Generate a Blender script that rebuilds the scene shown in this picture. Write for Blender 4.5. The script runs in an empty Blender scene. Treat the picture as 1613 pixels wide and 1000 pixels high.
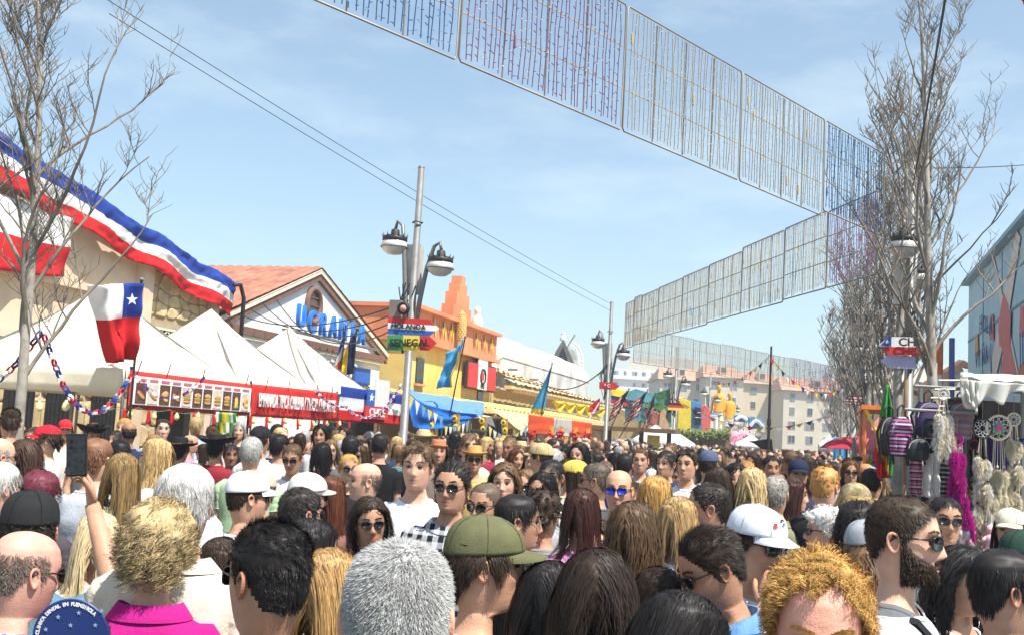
import bpy, bmesh, math, random
import numpy as np
from mathutils import Vector, Matrix, Euler, noise
sc = bpy.context.scene
COL = sc.collection
# ------------------------------------------------------------------ camera
CAM_H = 1.88; FPX = 1688.0
YAW, PITCH, ROLL = math.radians(16.3), math.radians(6.1), math.radians(3.3)
_f = Vector((-math.sin(YAW)*math.cos(PITCH), math.cos(YAW)*math.cos(PITCH), math.sin(PITCH)))
_r0 = Vector((math.cos(YAW), math.sin(YAW), 0)); _u0 = _r0.cross(_f)
RGT = _r0*math.cos(ROLL) + _u0*math.sin(ROLL); UPV = _u0*math.cos(ROLL) - _r0*math.sin(ROLL); FWD = _f
CPOS = Vector((0, 0, CAM_H))
cd = bpy.data.cameras.new('camera'); cam = bpy.data.objects.new('camera', cd); COL.objects.link(cam)
m = Matrix((RGT, UPV, -FWD)).transposed().to_4x4(); m.translation = CPOS; cam.matrix_world = m
cd.sensor_width = 36; cd.lens = 36*FPX/1613; cd.clip_end = 3000; cd.clip_start = .05
sc.camera = cam
sc.render.resolution_x, sc.render.resolution_y = 1024, 634
# ------------------------------------------------------------------ sky and sun
SUN_EL, SUN_AZ = math.radians(60), math.radians(118)   # azimuth clockwise from +Y (up the street)
w = bpy.data.worlds.new('World'); sc.world = w; w.use_nodes = True
nt = w.node_tree; bg = nt.nodes['Background']
sky = nt.nodes.new('ShaderNodeTexSky'); sky.sky_type = 'NISHITA'; sky.sun_disc = False
sky.sun_elevation = SUN_EL; sky.sun_rotation = SUN_AZ; sky.air_density = 1.0; sky.dust_density = .7; sky.ozone_density = .9
tc = nt.nodes.new('ShaderNodeTexCoord'); mp = nt.nodes.new('ShaderNodeMapping'); mp.inputs['Scale'].default_value = (2.0, 2.0, 7.0); mp.inputs['Rotation'].default_value = (.2, .5, 0)
nz = nt.nodes.new('ShaderNodeTexNoise'); nz.inputs['Scale'].default_value = 1.6; nz.inputs['Detail'].default_value = 7; nz.inputs['Roughness'].default_value = .62
rp = nt.nodes.new('ShaderNodeValToRGB'); rp.color_ramp.elements[0].position = .5; rp.color_ramp.elements[1].position = .9
rp.color_ramp.elements[0].color = (.07, .07, .07, 1); rp.color_ramp.elements[1].color = (.55, .55, .55, 1)
mx = nt.nodes.new('ShaderNodeMixRGB'); mx.inputs[2].default_value = (6.5, 6.6, 6.7, 1)
nt.links.new(tc.outputs['Generated'], mp.inputs[0]); nt.links.new(mp.outputs[0], nz.inputs['Vector']); nt.links.new(nz.outputs[0], rp.inputs[0])
nt.links.new(rp.outputs[0], mx.inputs[0]); nt.links.new(sky.outputs[0], mx.inputs[1]); tn = nt.nodes.new('ShaderNodeMixRGB'); tn.blend_type = 'MULTIPLY'; tn.inputs[0].default_value = 1; tn.inputs[2].default_value = (.96, 1.04, .99, 1); nt.links.new(mx.outputs[0], tn.inputs[1]); nt.links.new(tn.outputs[0], bg.inputs[0])
bg.inputs[1].default_value = .104
sd = bpy.data.lights.new('sun', 'SUN'); sd.energy = 4.9; sd.angle = math.radians(.53); sd.color = (1, .955, .88)
sun = bpy.data.objects.new('sun', sd); COL.objects.link(sun)
_sdir = Vector((math.sin(SUN_AZ)*math.cos(SUN_EL), math.cos(SUN_AZ)*math.cos(SUN_EL), math.sin(SUN_EL)))
sun.rotation_euler = (-_sdir).to_track_quat('-Z', 'Y').to_euler(); sun.location = (20, -20, 40)
sc.view_settings.view_transform = 'Standard'; sc.view_settings.look = 'None'; sc.view_settings.gamma = 1
sc.view_settings.use_curve_mapping = False; sc.view_settings.exposure = .92
sc.cycles.max_bounces = 6; sc.cycles.use_denoising = True
# ------------------------------------------------------------------ pixel <-> place
def P(px, py, d):
    return CPOS + (FWD + RGT*((px-806.5)/FPX) + UPV*((500-py)/FPX))*d
def proj(p):
    v = Vector(p) - CPOS; d = v.dot(FWD)
    return 806.5 + FPX*v.dot(RGT)/d, 500 - FPX*v.dot(UPV)/d, d
def at_plane_x(px, py, X):
    r = FWD + RGT*((px-806.5)/FPX) + UPV*((500-py)/FPX); return CPOS + r*(X/r.x)
def gp(px, d):
    """ground point below image column px (read at the horizon), depth d"""
    a = P(px, 300, d); b = P(px, 800, d); q = a.lerp(b, (CAM_H-a.z)/(b.z-a.z)); return Vector((q.x, q.y, 0))
def at_z(px, d, z):
    """the point at image column px and depth d whose height is z"""
    a = P(px, 400, d); b = P(px, 700, d); t = (z-a.z)/(b.z-a.z)
    q = P(px, 400+300*t, d); return q
# ------------------------------------------------------------------ objects
def tag(o, label=None, cat=None, group=None, kind=None):
    if label: o['label'] = label
    if cat: o['category'] = cat
    if group: o['group'] = group
    if kind: o['kind'] = kind
    return o
def empty(name, loc=(0, 0, 0), rz=0):
    o = bpy.data.objects.new(name, None); COL.objects.link(o); o.location = loc; o.rotation_euler = (0, 0, rz); o.empty_display_size = .1
    return o
def link(name, me, parent=None, mats=None, color=None):
    o = bpy.data.objects.new(name, me); COL.objects.link(o)
    if mats:
        for mm in (mats if isinstance(mats, (list, tuple)) else [mats]): me.materials.append(mm)
    if parent: o.parent = parent
    if color is not None: o.color = (*color[:3], 1)
    return o
def copy_tree(o, parent=None):
    c = o.copy(); COL.objects.link(c)
    if parent: c.parent = parent
    for ch in o.children: copy_tree(ch, c)
    return c
class MB:
    """collects shapes into one mesh"""
    def __init__(s): s.v = []; s.f = []; s.mi = []; s.cur = 0; s.col = None; s.vc = []
    def add(s, V, F):
        n = len(s.v); V = [tuple(p) for p in V]; s.v += V; s.f += [tuple(i+n for i in f) for f in F]; s.mi += [s.cur]*len(F)
        if s.col is not None: s.vc += [s.col]*len(V)
        return s
    def box(s, c, size, rz=0, M=None):
        x, y, z = [k/2 for k in size]; V = [Vector((a, b, e)) for a in (-x, x) for b in (-y, y) for e in (-z, z)]
        R = M if M is not None else Matrix.Rotation(rz, 3, 'Z')
        V = [R@q + Vector(c) for q in V]
        return s.add(V, [(0, 1, 3, 2), (4, 6, 7, 5), (0, 4, 5, 1), (2, 3, 7, 6), (0, 2, 6, 4), (1, 5, 7, 3)])
    def tube(s, pts, r, n=8, cap=True):
        pts = [Vector(p) for p in pts]; k = len(pts); rs = r if isinstance(r, (list, tuple)) else [r]*k
        V = []; up = None
        for i, p in enumerate(pts):
            t = (pts[min(i+1, k-1)]-pts[max(i-1, 0)])
            t = t.normalized() if t.length > 1e-9 else Vector((0, 0, 1))
            if up is None: up = t.orthogonal().normalized()
            else:
                up = up - t*up.dot(t); up = up.normalized() if up.length > 1e-6 else t.orthogonal().normalized()
            b = t.cross(up)
            for j in range(n):
                a = 2*math.pi*j/n; V.append(p + (up*math.cos(a)+b*math.sin(a))*rs[i])
        F = [(i*n+j, i*n+(j+1) % n, (i+1)*n+(j+1) % n, (i+1)*n+j) for i in range(k-1) for j in range(n)]
        if cap: F += [tuple(range(n-1, -1, -1)), tuple((k-1)*n+j for j in range(n))]
        return s.add(V, F)
    def lathe(s, prof, c=(0, 0, 0), n=16, M=None):
        c = Vector(c); R = M if M is not None else Matrix.Identity(3)
        V = [R@Vector((r*math.cos(2*math.pi*j/n), r*math.sin(2*math.pi*j/n), z)) + c for r, z in prof for j in range(n)]
        k = len(prof); F = [(i*n+j, i*n+(j+1) % n, (i+1)*n+(j+1) % n, (i+1)*n+j) for i in range(k-1) for j in range(n)]
        return s.add(V, F)
    def prism(s, poly, off):
        """poly: list of 3D points (planar), off: extrusion vector"""
        off = Vector(off); a = [Vector(p) for p in poly]; n = len(a)
        return s.add(a + [p+off for p in a], [tuple(range(n-1, -1, -1)), tuple(range(n, 2*n))] + [(i, (i+1) % n, n+(i+1) % n, n+i) for i in range(n)])
    def grid(s, fn, nu, nv, uvs=False):
        V = [fn(i/nu, j/nv) for j in range(nv+1) for i in range(nu+1)]
        return s.add(V, [(j*(nu+1)+i, j*(nu+1)+i+1, (j+1)*(nu+1)+i+1, (j+1)*(nu+1)+i) for j in range(nv) for i in range(nu)])
    def mesh(s, name, smooth=False):
        me = bpy.data.meshes.new(name); me.from_pydata(s.v, [], s.f)
        if any(s.mi): me.polygons.foreach_set('material_index', s.mi)
        if s.vc:
            at = me.color_attributes.new('Col', 'FLOAT_COLOR', 'POINT'); at.data.foreach_set('color', [k for c in s.vc for k in (*c[:3], 1)])
        if smooth: me.polygons.foreach_set('use_smooth', [True]*len(me.polygons))
        me.update(); return me
    def build(s, name, mat, parent=None, smooth=False, color=None):
        return link(name, s.mesh(name, smooth), parent, mat, color)
def sheet(name, fn, nu, nv, mats, parent=None, thick=.006, color=None, pick=None):
    """cloth: a UV-mapped grid with a back face a few millimetres behind; pick(u,v) -> material index"""
    me = bpy.data.meshes.new(name)
    A = [[Vector(fn(i/nu, j/nv)) for i in range(nu+1)] for j in range(nv+1)]
    V = []; B = []
    for j in range(nv+1):
        for i in range(nu+1):
            tu = A[j][min(i+1, nu)]-A[j][max(i-1, 0)]; tv = A[min(j+1, nv)][i]-A[max(j-1, 0)][i]
            n = tu.cross(tv); n = n.normalized() if n.length > 1e-9 else Vector((0, 0, 1))
            V.append(A[j][i]); B.append(A[j][i]-n*thick)
    n1 = len(V); q = lambda i, j: j*(nu+1)+i
    F = []; mi = []; uv = []
    for j in range(nv):
        for i in range(nu):
            k = pick((i+.5)/nu, (j+.5)/nv) if pick else 0
            ids = [(i, j), (i+1, j), (i+1, j+1), (i, j+1)]
            F.append(tuple(q(*a) for a in ids)); mi.append(k); uv += [(a/nu, b/nv) for a, b in ids]
            ids = ids[::-1]
            F.append(tuple(n1+q(*a) for a in ids)); mi.append(k); uv += [(a/nu, b/nv) for a, b in ids]
    rim = [(i, 0) for i in range(nu)] + [(nu, j) for j in range(nv)] + [(i, nv) for i in range(nu, 0, -1)] + [(0, j) for j in range(nv, 0, -1)]
    for k in range(len(rim)):
        a, b = rim[k], rim[(k+1) % len(rim)]
        F.append((q(*b), q(*a), n1+q(*a), n1+q(*b))); uv += [(c[0]/nu, c[1]/nv) for c in (b, a, a, b)]
        mi.append(pick(min(max(a[0]/nu, .001), .999), min(max(a[1]/nv, .001), .999)) if pick else 0)
    me.from_pydata(V+B, [], F); me.polygons.foreach_set('material_index', mi); me.polygons.foreach_set('use_smooth', [True]*len(F))
    ul = me.uv_layers.new(name='UVMap'); ul.data.foreach_set('uv', [c for t in uv for c in t]); me.update()
    return link(name, me, parent, mats, color)
def text_mesh(txt, size, depth=.004, bold=0.0, xs=1.0):
    c = bpy.data.curves.new('txt', 'FONT'); c.body = txt; c.size = size; c.extrude = depth; c.align_x = 'CENTER'; c.align_y = 'CENTER'; c.offset = bold; c.resolution_u = 3
    o = bpy.data.objects.new('txt', c); COL.objects.link(o); bpy.context.view_layer.update()
    me = bpy.data.meshes.new_from_object(o.evaluated_get(bpy.context.evaluated_depsgraph_get()))
    bpy.data.objects.remove(o); bpy.data.curves.remove(c)
    if xs != 1: me.transform(Matrix.Diagonal((xs, 1, 1, 1)))
    return me
def text(name, txt, loc, xdir, ydir, size, mat, parent=None, depth=.004, bold=0.0, xs=1.0):
    me = text_mesh(txt, size, depth, bold, xs); x = Vector(xdir).normalized(); y = Vector(ydir); y = (y-x*y.dot(x)).normalized(); z = x.cross(y)
    M = Matrix((x, y, z)).transposed().to_4x4(); M.translation = Vector(loc); me.transform(M)
    return link(name, me, parent, mat)
# ------------------------------------------------------------------ materials
MATS = {}
def mat(name, col=(.5, .5, .5), rough=.7, var=.12, scale=6.0, bump=.0, bscale=60, metal=0, obj=False, spec=.4, col2=None, trans=0, alpha=1, emit=0, vcol=False, coat=0, dirt=0):
    if name in MATS: return MATS[name]
    m = bpy.data.materials.new(name); m.use_nodes = True; nt = m.node_tree; b = nt.nodes['Principled BSDF']; L = nt.links.new
    b.inputs['Roughness'].default_value = rough; b.inputs['Metallic'].default_value = metal; b.inputs['Specular IOR Level'].default_value = spec
    if coat: b.inputs['Coat Weight'].default_value = coat
    tc = nt.nodes.new('ShaderNodeTexCoord'); nz = nt.nodes.new('ShaderNodeTexNoise'); nz.inputs['Scale'].default_value = scale; nz.inputs['Detail'].default_value = 6
    L(tc.outputs['Object'], nz.inputs['Vector'])
    mr = nt.nodes.new('ShaderNodeMapRange'); mr.inputs[1].default_value = .3; mr.inputs[2].default_value = .7; mr.inputs[3].default_value = 1-var; mr.inputs[4].default_value = 1+var
    L(nz.outputs[0], mr.inputs[0])
    if obj: oi = nt.nodes.new('ShaderNodeObjectInfo'); src = oi.outputs['Color']
    elif vcol: oi = nt.nodes.new('ShaderNodeVertexColor'); oi.layer_name = 'Col'; src = oi.outputs['Color']
    else:
        rg = nt.nodes.new('ShaderNodeMixRGB'); rg.inputs[1].default_value = (*col, 1); rg.inputs[2].default_value = (*(col2 or col), 1)
        nz2 = nt.nodes.new('ShaderNodeTexNoise'); nz2.inputs['Scale'].default_value = scale*.37; nz2.inputs['Detail'].default_value = 4; L(tc.outputs['Object'], nz2.inputs['Vector'])
        m2 = nt.nodes.new('ShaderNodeMapRange'); m2.inputs[1].default_value = .4; m2.inputs[2].default_value = .62; L(nz2.outputs[0], m2.inputs[0]); L(m2.outputs[0], rg.inputs[0]); src = rg.outputs[0]
    vm = nt.nodes.new('ShaderNodeVectorMath'); vm.operation = 'SCALE'; L(src, vm.inputs[0]); L(mr.outputs[0], vm.inputs['Scale'])
    L(vm.outputs[0], b.inputs['Base Color'])
    m['src'] = 1
    if bump:
        bn = nt.nodes.new('ShaderNodeTexNoise'); bn.inputs['Scale'].default_value = bscale; bn.inputs['Detail'].default_value = 5; L(tc.outputs['Object'], bn.inputs['Vector'])
        bp = nt.nodes.new('ShaderNodeBump'); bp.inputs['Strength'].default_value = min(1, bump); bp.inputs['Distance'].default_value = .01; L(bn.outputs[0], bp.inputs['Height']); L(bp.outputs[0], b.inputs['Normal'])
    if alpha < 1: b.inputs['Alpha'].default_value = alpha
    if trans: b.inputs['Transmission Weight'].default_value = trans
    if emit: b.inputs['Emission Color'].default_value = (*col, 1); b.inputs['Emission Strength'].default_value = emit
    MATS[name] = m; return m
def cloth(name, col, **k):
    """thin fabric that lets some sunlight through"""
    if name in MATS: return MATS[name]
    m = mat(name, col, rough=.85, var=k.get('var', .07), bump=.25, bscale=k.get('bscale', 25), spec=.2, scale=k.get('scale', 5), vcol=k.get('vcol', False), obj=k.get('obj', False))
    nt = m.node_tree; b = nt.nodes['Principled BSDF']; t = nt.nodes.new('ShaderNodeBsdfTranslucent'); mixs = nt.nodes.new('ShaderNodeMixShader'); mixs.inputs[0].default_value = k.get('tr', .3)
    s = b.inputs['Base Color'].links[0].from_socket; nt.links.new(s, t.inputs[0])
    out = nt.nodes['Material Output']; nt.links.new(b.outputs[0], mixs.inputs[1]); nt.links.new(t.outputs[0], mixs.inputs[2]); nt.links.new(mixs.outputs[0], out.inputs[0])
    return m
# ================================================================== SETTING
V3 = Vector
def quad_cloth(name, c, mats, parent=None, nu=24, nv=16, amp=.05, waves=3, seed=0, pick=None, sag=0, thick=.006, edge='top', fine=.35):
    """cloth hung between four corners c = (top left, top right, bottom right, bottom left)"""
    c = [V3(p) for p in c]; n = (c[1]-c[0]).cross(c[3]-c[0]).normalized()
    def fn(u, v):
        p = c[0].lerp(c[1], u).lerp(c[3].lerp(c[2], u), v)
        k = v if edge == 'top' else (u if edge == 'left' else (1-u if edge == 'right' else 1))
        w = math.sin(u*waves*2*math.pi+seed+v*1.3)*.6 + math.sin(u*waves*3.7*math.pi+seed*2.1-v*2)*fine + noise.noise(V3((u*3+seed, v*3, 0)))*1.2
        p = p + n*amp*w*(.35+.65*k)
        return p + V3((0, 0, -sag*math.sin(math.pi*u)*(.6+.4*v)))
    return sheet(name, fn, nu, nv, mats, parent, thick, pick=pick)
def stripes(*cut):
    def pk(u, v):
        for i, c in enumerate(cut):
            if v < c: return i
        return len(cut)
    return pk
def hstripes(*cut):
    pk = stripes(*cut); return lambda u, v: pk(v, u)
C_RED = cloth('red_cloth', (.62, .025, .03)); C_WHITE = cloth('white_cloth', (.80, .79, .77)); C_BLUE = cloth('blue_cloth', (.03, .07, .36)); C_YEL = cloth('yellow_cloth', (.78, .58, .05))
C_SKYB = cloth('sky_blue_cloth', (.12, .52, .78), tr=.45); C_NAVY = cloth('navy_cloth', (.015, .025, .10)); C_ORG = cloth('orange_cloth', (.70, .10, .035)); C_GREEN = cloth('green_cloth', (.06, .35, .07))
C_CREAM = cloth('cream_canvas', (.80, .75, .60), tr=.25); C_BTARP = cloth('blue_tarp', (.02, .18, .62)); C_BLACK = cloth('black_cloth', (.012, .012, .014), tr=.02); C_GREY = cloth('grey_canvas', (.55, .53, .50)); C_PINK = cloth('pink_canvas', (.75, .22, .24))
PT = lambda n, c, **k: mat(n, c, rough=k.pop('rough', .6), **k)
P_RED = PT('red_paint', (.55, .03, .03)); P_WHITE = PT('white_paint', (.78, .78, .76)); P_BLUE = PT('blue_paint', (.02, .10, .42)); P_GREEN = PT('green_paint', (.05, .28, .10)); P_YEL = PT('yellow_paint', (.80, .60, .06)); P_BLACK = PT('black_paint', (.015, .015, .016))
P_LBLUE = PT('light_blue_paint', (.25, .42, .62)); P_LAV = PT('lavender_paint', (.42, .42, .66)); P_ORANGE = PT('orange_paint', (.72, .22, .06))
M_STEEL = mat('galvanised_steel', (.19, .19, .185), rough=.5, metal=.35, var=.15, scale=9, bump=.1, bscale=40); M_CABLE = mat('black_cable', (.02, .02, .022), rough=.6, var=.1); M_IRON = mat('black_iron', (.02, .02, .021), rough=.5, var=.2)
M_WOOD = mat('weathered_wood', (.30, .19, .10), rough=.8, var=.25, scale=12, bump=.4, bscale=30); M_YWOOD = mat('yellow_painted_wood', (.62, .40, .03), rough=.7, var=.15)
# ---- ground
g = MB(); g.box((0, 200, -.25), (900, 1200, .5)); gr = g.build('ground', mat('asphalt', (.11, .105, .10), col2=(.15, .145, .14), rough=.9, var=.2, scale=1.5, bump=.4, bscale=90)); tag(gr, kind='structure')
for nm, x0, x1 in (('pavement', -13.9, -8.6), ('pavement', 2.2, 4.0)):
    b = MB(); b.box(((x0+x1)/2, 60, .03), (x1-x0, 160, .22)); tag(b.build(nm, mat('paving', (.34, .31, .28), col2=(.28, .26, .24), rough=.85, var=.15, scale=3)), kind='structure')
# ---- tan stone pavilion with gable
XF = -14.0
M_TAN = mat('tan_render', (.55, .43, .30), col2=(.58, .47, .35), rough=.9, var=.08, scale=2.5, bump=.25, bscale=18); M_STONE = mat('honey_flagstone', (.56, .42, .22), col2=(.46, .35, .20), rough=.9, var=.25, scale=4, bump=.7, bscale=14)
M_MORTAR = mat('mortar', (.34, .27, .17), rough=.95, var=.15, scale=5); M_TILE = mat('terracotta', (.36, .145, .09), col2=(.30, .12, .08), rough=.85, var=.3, scale=3, bump=.4, bscale=20)
M_DARK = mat('dark_interior', (.02, .02, .022), rough=.6, var=.2); M_GLASS = mat('window_glass', (.03, .035, .04), rough=.08, spec=.6, var=.1)
tanb = empty('stone_pavilion', (XF, 15.6, 0)); tag(tanb, 'tan stone pavilion with flagstone cladding behind the white stall tents at left', 'building'); tanb.location = (0, 0, 0)
zl = lambda y: 5.0+(22.4-y)*.175          # sloping gable line
b = MB(); b.prism([(XF, 4, 0), (XF, 22.4, 0), (XF, 22.4, zl(22.4)-.1), (XF, 10, zl(10)-.1), (XF, 4, zl(10)-1.3)], (-9, 0, 0)); b.build('wall', M_TAN, tanb)
b = MB(); b.prism([(XF+.25, 22.6, zl(22.6)-.1), (XF+.25, 10, zl(10)-.1), (XF+.25, 10, zl(10)+.06), (XF+.25, 22.6, zl(22.6)+.06)], (-9.5, 0, 0)); b.build('roof', M_TILE, tanb)
for zz, y1 in ((4.15, 19.38), (3.05, 19.38)):
    b = MB(); b.prism([(XF+.16, 4, zz), (XF+.16, y1, zz), (XF+.16, y1, zz+.12), (XF+.12, y1, zz+.12), (XF+.12, 4, zz+.12)][:3]+[(XF+.16, y1, zz+.14), (XF+.16, 4, zz+.14)], (-.155, 0, 0)); b.build('ledge', M_TAN, tanb)
b = MB(); b.box((XF+.11, 19.55, 2.75), (.22, .34, 5.5)); b.build('pilaster', M_TAN, tanb); b = MB(); b.box((XF+.10, 22.28, 2.4), (.2, .24, 4.8)); b.build('pilaster', M_TAN, tanb)
# flagstone cladding, stone by stone
def flagstones(parent, y0, y1, z0, top, sy, sz, seed):
    R = random.Random(seed); ny = max(1, int((y1-y0)/sy)); nz = max(1, int((top(y0)-z0)/sz))
    J = {}
    for j in range(nz+1):
        for i in range(ny+1):
            J[i, j] = (y0+(y1-y0)*i/ny+(R.uniform(-.3, .3)*sy if 0 < i < ny else 0)+(sy*.25*(j % 2) if 0 < i < ny else 0), z0+(top(y0+(y1-y0)*i/ny)-z0)*j/nz+(R.uniform(-.28, .28)*sz if 0 < j < nz else 0))
    for j in range(nz):
        for i in range(ny):
            q = [J[i, j], J[i+1, j], J[i+1, j+1], J[i, j+1]]; c = (sum(a for a, _ in q)/4, sum(a for _, a in q)/4)
            pts = []
            for k in range(4):   # rounded, knocked-off corners
                a, b_ = q[k], q[(k+1) % 4]; m1 = R.uniform(.12, .26); m2 = R.uniform(.74, .88)
                for t in (m1, m2): pts.append((a[0]+(b_[0]-a[0])*t, a[1]+(b_[1]-a[1])*t))
            sh = .93; pts = [(c[0]+(p[0]-c[0])*sh, c[1]+(p[1]-c[1])*sh) for p in pts]; pr = R.uniform(.025, .06)
            mb = MB(); n = len(pts); x0 = XF+.012
            mb.add([(XF-.01, p[0], p[1]) for p in pts]+[(x0+pr*.7, p[0], p[1]) for p in pts]+[(x0+pr, c[0]+(p[0]-c[0])*.86, c[1]+(p[1]-c[1])*.86) for p in pts], gridF_(3, n)+[tuple(2*n+k for k in range(n))])
            o = mb.build('stone', M_STONE, parent)
def gridF_(nr, nc): return [(i*nc+j, i*nc+(j+1) % nc, (i+1)*nc+(j+1) % nc, (i+1)*nc+j) for i in range(nr-1) for j in range(nc)]
b = MB(); b.box((XF+.005, 20.9, 2.4), (.012, 2.6, 4.8)); b.build('mortar_bed', M_MORTAR, tanb)
flagstones(tanb, 19.75, 22.1, 3.95, lambda y: zl(y)-.25, .36, .30, 3)
flagstones(tanb, 19.75, 22.1, .2, lambda y: 2.9, .46, .40, 4); flagstones(tanb, 15.5, 19.35, .2, lambda y: 2.5, .62, .5, 5)
# pierced white lattice vent
vt = MB(); lo, hi_ = at_plane_x(233, 540, XF), at_plane_x(304, 540, XF); z0, z1 = 3.05, 3.72; y0, y1 = 19.8, 22.05
for (a, c, d_, e) in ((y0, y1, z0, z0+.05), (y0, y1, z1-.05, z1), (y0, y0+.05, z0+.05, z1-.05), (y1-.05, y1, z0+.05, z1-.05)): vt.box((XF+.07, (a+c)/2, (d_+e)/2), (.06, c-a, e-d_))
nv_ = 6; dy = (y1-y0-.1)/nv_
for i in range(nv_):
    a = y0+.05+i*dy
    for j in range(2):
        zb = z0+.05+j*(z1-z0-.1)/2; h = (z1-z0-.1)/2
        vt.tube([(XF+.07, a, zb), (XF+.07, a+dy, zb+h)], .022, 4); vt.tube([(XF+.072, a+dy, zb), (XF+.072, a, zb+h)], .022, 4)
        vt.tube([(XF+.071, a+dy/2, zb), (XF+.071, a+dy/2, zb+h)], .016, 4)
vb = MB(); vb.box((XF+.022, (y0+y1)/2, (z0+z1)/2), (.02, y1-y0, z1-z0)); vl = vt.build('lattice_vent', mat('lattice_stone', (.66, .60, .46), rough=.9), tanb); vb.build('vent_backing', M_DARK, vl)
for yc in (16.2, 17.3, 18.6):        # barred windows below the tents
    w_ = MB(); w_.box((XF+.10, yc, 2.0), (.06, .72, 1.5)); wo = w_.build('window', M_DARK, tanb)
    for k in range(6): t_ = MB(); t_.tube([(XF+.16, yc-.3+k*.12, 1.3), (XF+.16, yc-.3+k*.12, 2.7)], .012, 5); t_.build('bar', M_IRON, wo)
# long tricolour bunting along the gable and a flag hung on the wall
def bunt(u, v):
    y = 11.5+(22.75-11.5)*u; drop = .80*v; sw = .05*math.sin(u*9*math.pi)*(1-v*.3)+.05*noise.noise(V3((u*14, v*2, 1)))
    return (XF+.36+.09*math.sin(u*34+v*2.2)*(.3+.7*v)+.06*noise.noise(V3((u*20, v*4, 0)))+.05*noise.noise(V3((u*60+v*5, v*6, 4))), y, zl(y)+.12+sw-drop)
tag(sheet('tricolour_bunting', bunt, 170, 14, [C_BLUE, C_WHITE, C_RED], pick=stripes(.33, .67)), 'long blue, white and red cloth bunting draped along the sloping gable at left', 'bunting')
tag(quad_cloth('wall_flag', [(XF+.3, 13.2, 5.62), (XF+.3, 16.85, 5.42), (XF+.3, 16.75, 4.28), (XF+.3, 13.2, 4.2)], [C_WHITE, C_RED], amp=.09, waves=2.2, seed=2, pick=stripes(.5), sag=.1), 'white over red flag hung on the tan wall at the left edge', 'flag')
# ---- white gabled pavilion with blue letters
M_WREND = mat('white_render', (.77, .75, .71), col2=(.68, .66, .62), rough=.9, var=.06, scale=2, bump=.2, bscale=15); M_BROWN = mat('brown_moulding', (.17, .09, .06), rough=.75, var=.15)
wb = empty('gabled_pavilion'); tag(wb, 'white pavilion with brown edged gable, round window and blue letters', 'building')
Y0, Y1, YA, ZE, ZA = 22.9, 32.7, 27.7, 4.30, 6.15
b = MB(); b.prism([(XF, Y0, 0), (XF, Y1, 0), (XF, Y1, ZE), (XF, YA, ZA), (XF, Y0, ZE)], (-9, 0, 0)); b.build('wall', M_WREND, wb)
def roof_half(ya, za, yb, zb, name='roof'):
    m_ = MB(); n = 60
    def fn(u, v):
        x = XF+.16-9.4*u; y = ya+(yb-ya)*v; z = za+(zb-za)*v; return (x, y, z+.045*abs(math.sin(u*n*math.pi/2))+.02*((v*14) % 1)+.10)
    m_.grid(fn, n*2, 28); m_.grid(lambda u, v: (XF+.16-9.4*u, ya+(yb-ya)*v, za+(zb-za)*v+.02), 2, 2); return m_.build(name, M_TILE, wb)
roof_half(Y0-.35, ZE-.08, YA, ZA); roof_half(Y1+.35, ZE-.08, YA, ZA)
def rake(x, ya, za, yb, zb, t0, t1, dep, mtl, name='moulding'):
    m_ = MB(); m_.prism([(x, ya, za+t0), (x, yb, zb+t0), (x, yb, zb+t1), (x, ya, za+t1)], (-dep, 0, 0)); return m_.build(name, mtl, wb)
M_CREAMP = mat('cream_coping', (.66, .58, .46), rough=.85)
for ya in (Y0-.35, Y1+.35):
    za = ZE-.12; rake(XF+.11, ya, za, YA, ZA, -.27, -.08, .107, M_BROWN); rake(XF+.15, ya, za, YA, ZA, -.08, .05, .147, M_CREAMP)
b = MB(); b.box((XF+.07, (Y0+Y1)/2, ZE-.27), (.14, Y1-Y0, .20)); b.build('cornice', M_BROWN, wb); b = MB(); b.box((XF+.05, (Y0+Y1)/2, ZE-.42), (.10, Y1-Y0, .09)); b.build('cornice', M_CREAMP, wb)
wn = MB(); wn.tube([(XF+.05, YA-.15+.42*math.cos(a), 5.13+.48*math.sin(a)) for a in np.linspace(0, 2*math.pi, 25)], .085, 6, cap=False); wo = wn.build('round_window', M_BROWN, wb, True)
b = MB(); b.lathe([(.001, 0), (.42, 0), (.42, -.03)], (XF+.03, YA-.15, 5.13), 24, Matrix(((0, 0, 1), (1, 0, 0), (0, 1.12, 0)))); b.build('pane', mat('brown_glass', (.10, .06, .045), rough=.2), wo)
for k in range(3): b = MB(); b.box((XF+.05, YA-.15, 4.9+.23*k), (.03, .8-.12*abs(k-1), .03)); b.build('glazing_bar', M_BROWN, wo)
M_LET = mat('blue_letter', (.02, .17, .62), rough=.45)
for i, ch in enumerate('UCRANIA'): text('letter', ch, (XF+.62, 25.75+.66*i, 4.52+(.0 if i else .08)), (0, 1, 0), (0, .02*math.sin(i*2), 1), .86, M_LET, wb, .05, .012, .78)
b = MB(); b.box((XF+.58, 28.0, 4.2), (.2, 6.0, .05)); b.build('letter_rail', M_STEEL, wb)
for k in range(5):   # blind arches below the cornice
    yc = 24.2+k*1.6; ar = MB(); pts = [(yc-.34, 2.5), (yc-.34, 3.35)]+[(yc+.34*math.cos(a), 3.35+.34*math.sin(a)) for a in np.linspace(math.pi, 0, 9)][1:-1]+[(yc+.34, 3.35), (yc+.34, 2.5)]
    ar.tube([(XF+.02, y, z) for y, z in pts], .05, 5); ar.build('blind_arch', M_WREND, wb)
door = MB(); door.box((XF+.03, 30.6, 1.3), (.06, 3.6, 2.6)); dw = door.build('doorway', M_DARK, wb)
for k in range(26): t_ = MB(); t_.tube([(XF+.16, 28.9+k*.135, .1), (XF+.16, 28.9+k*.135, 2.6)], .014, 5); t_.build('bar', M_IRON, dw)
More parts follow.
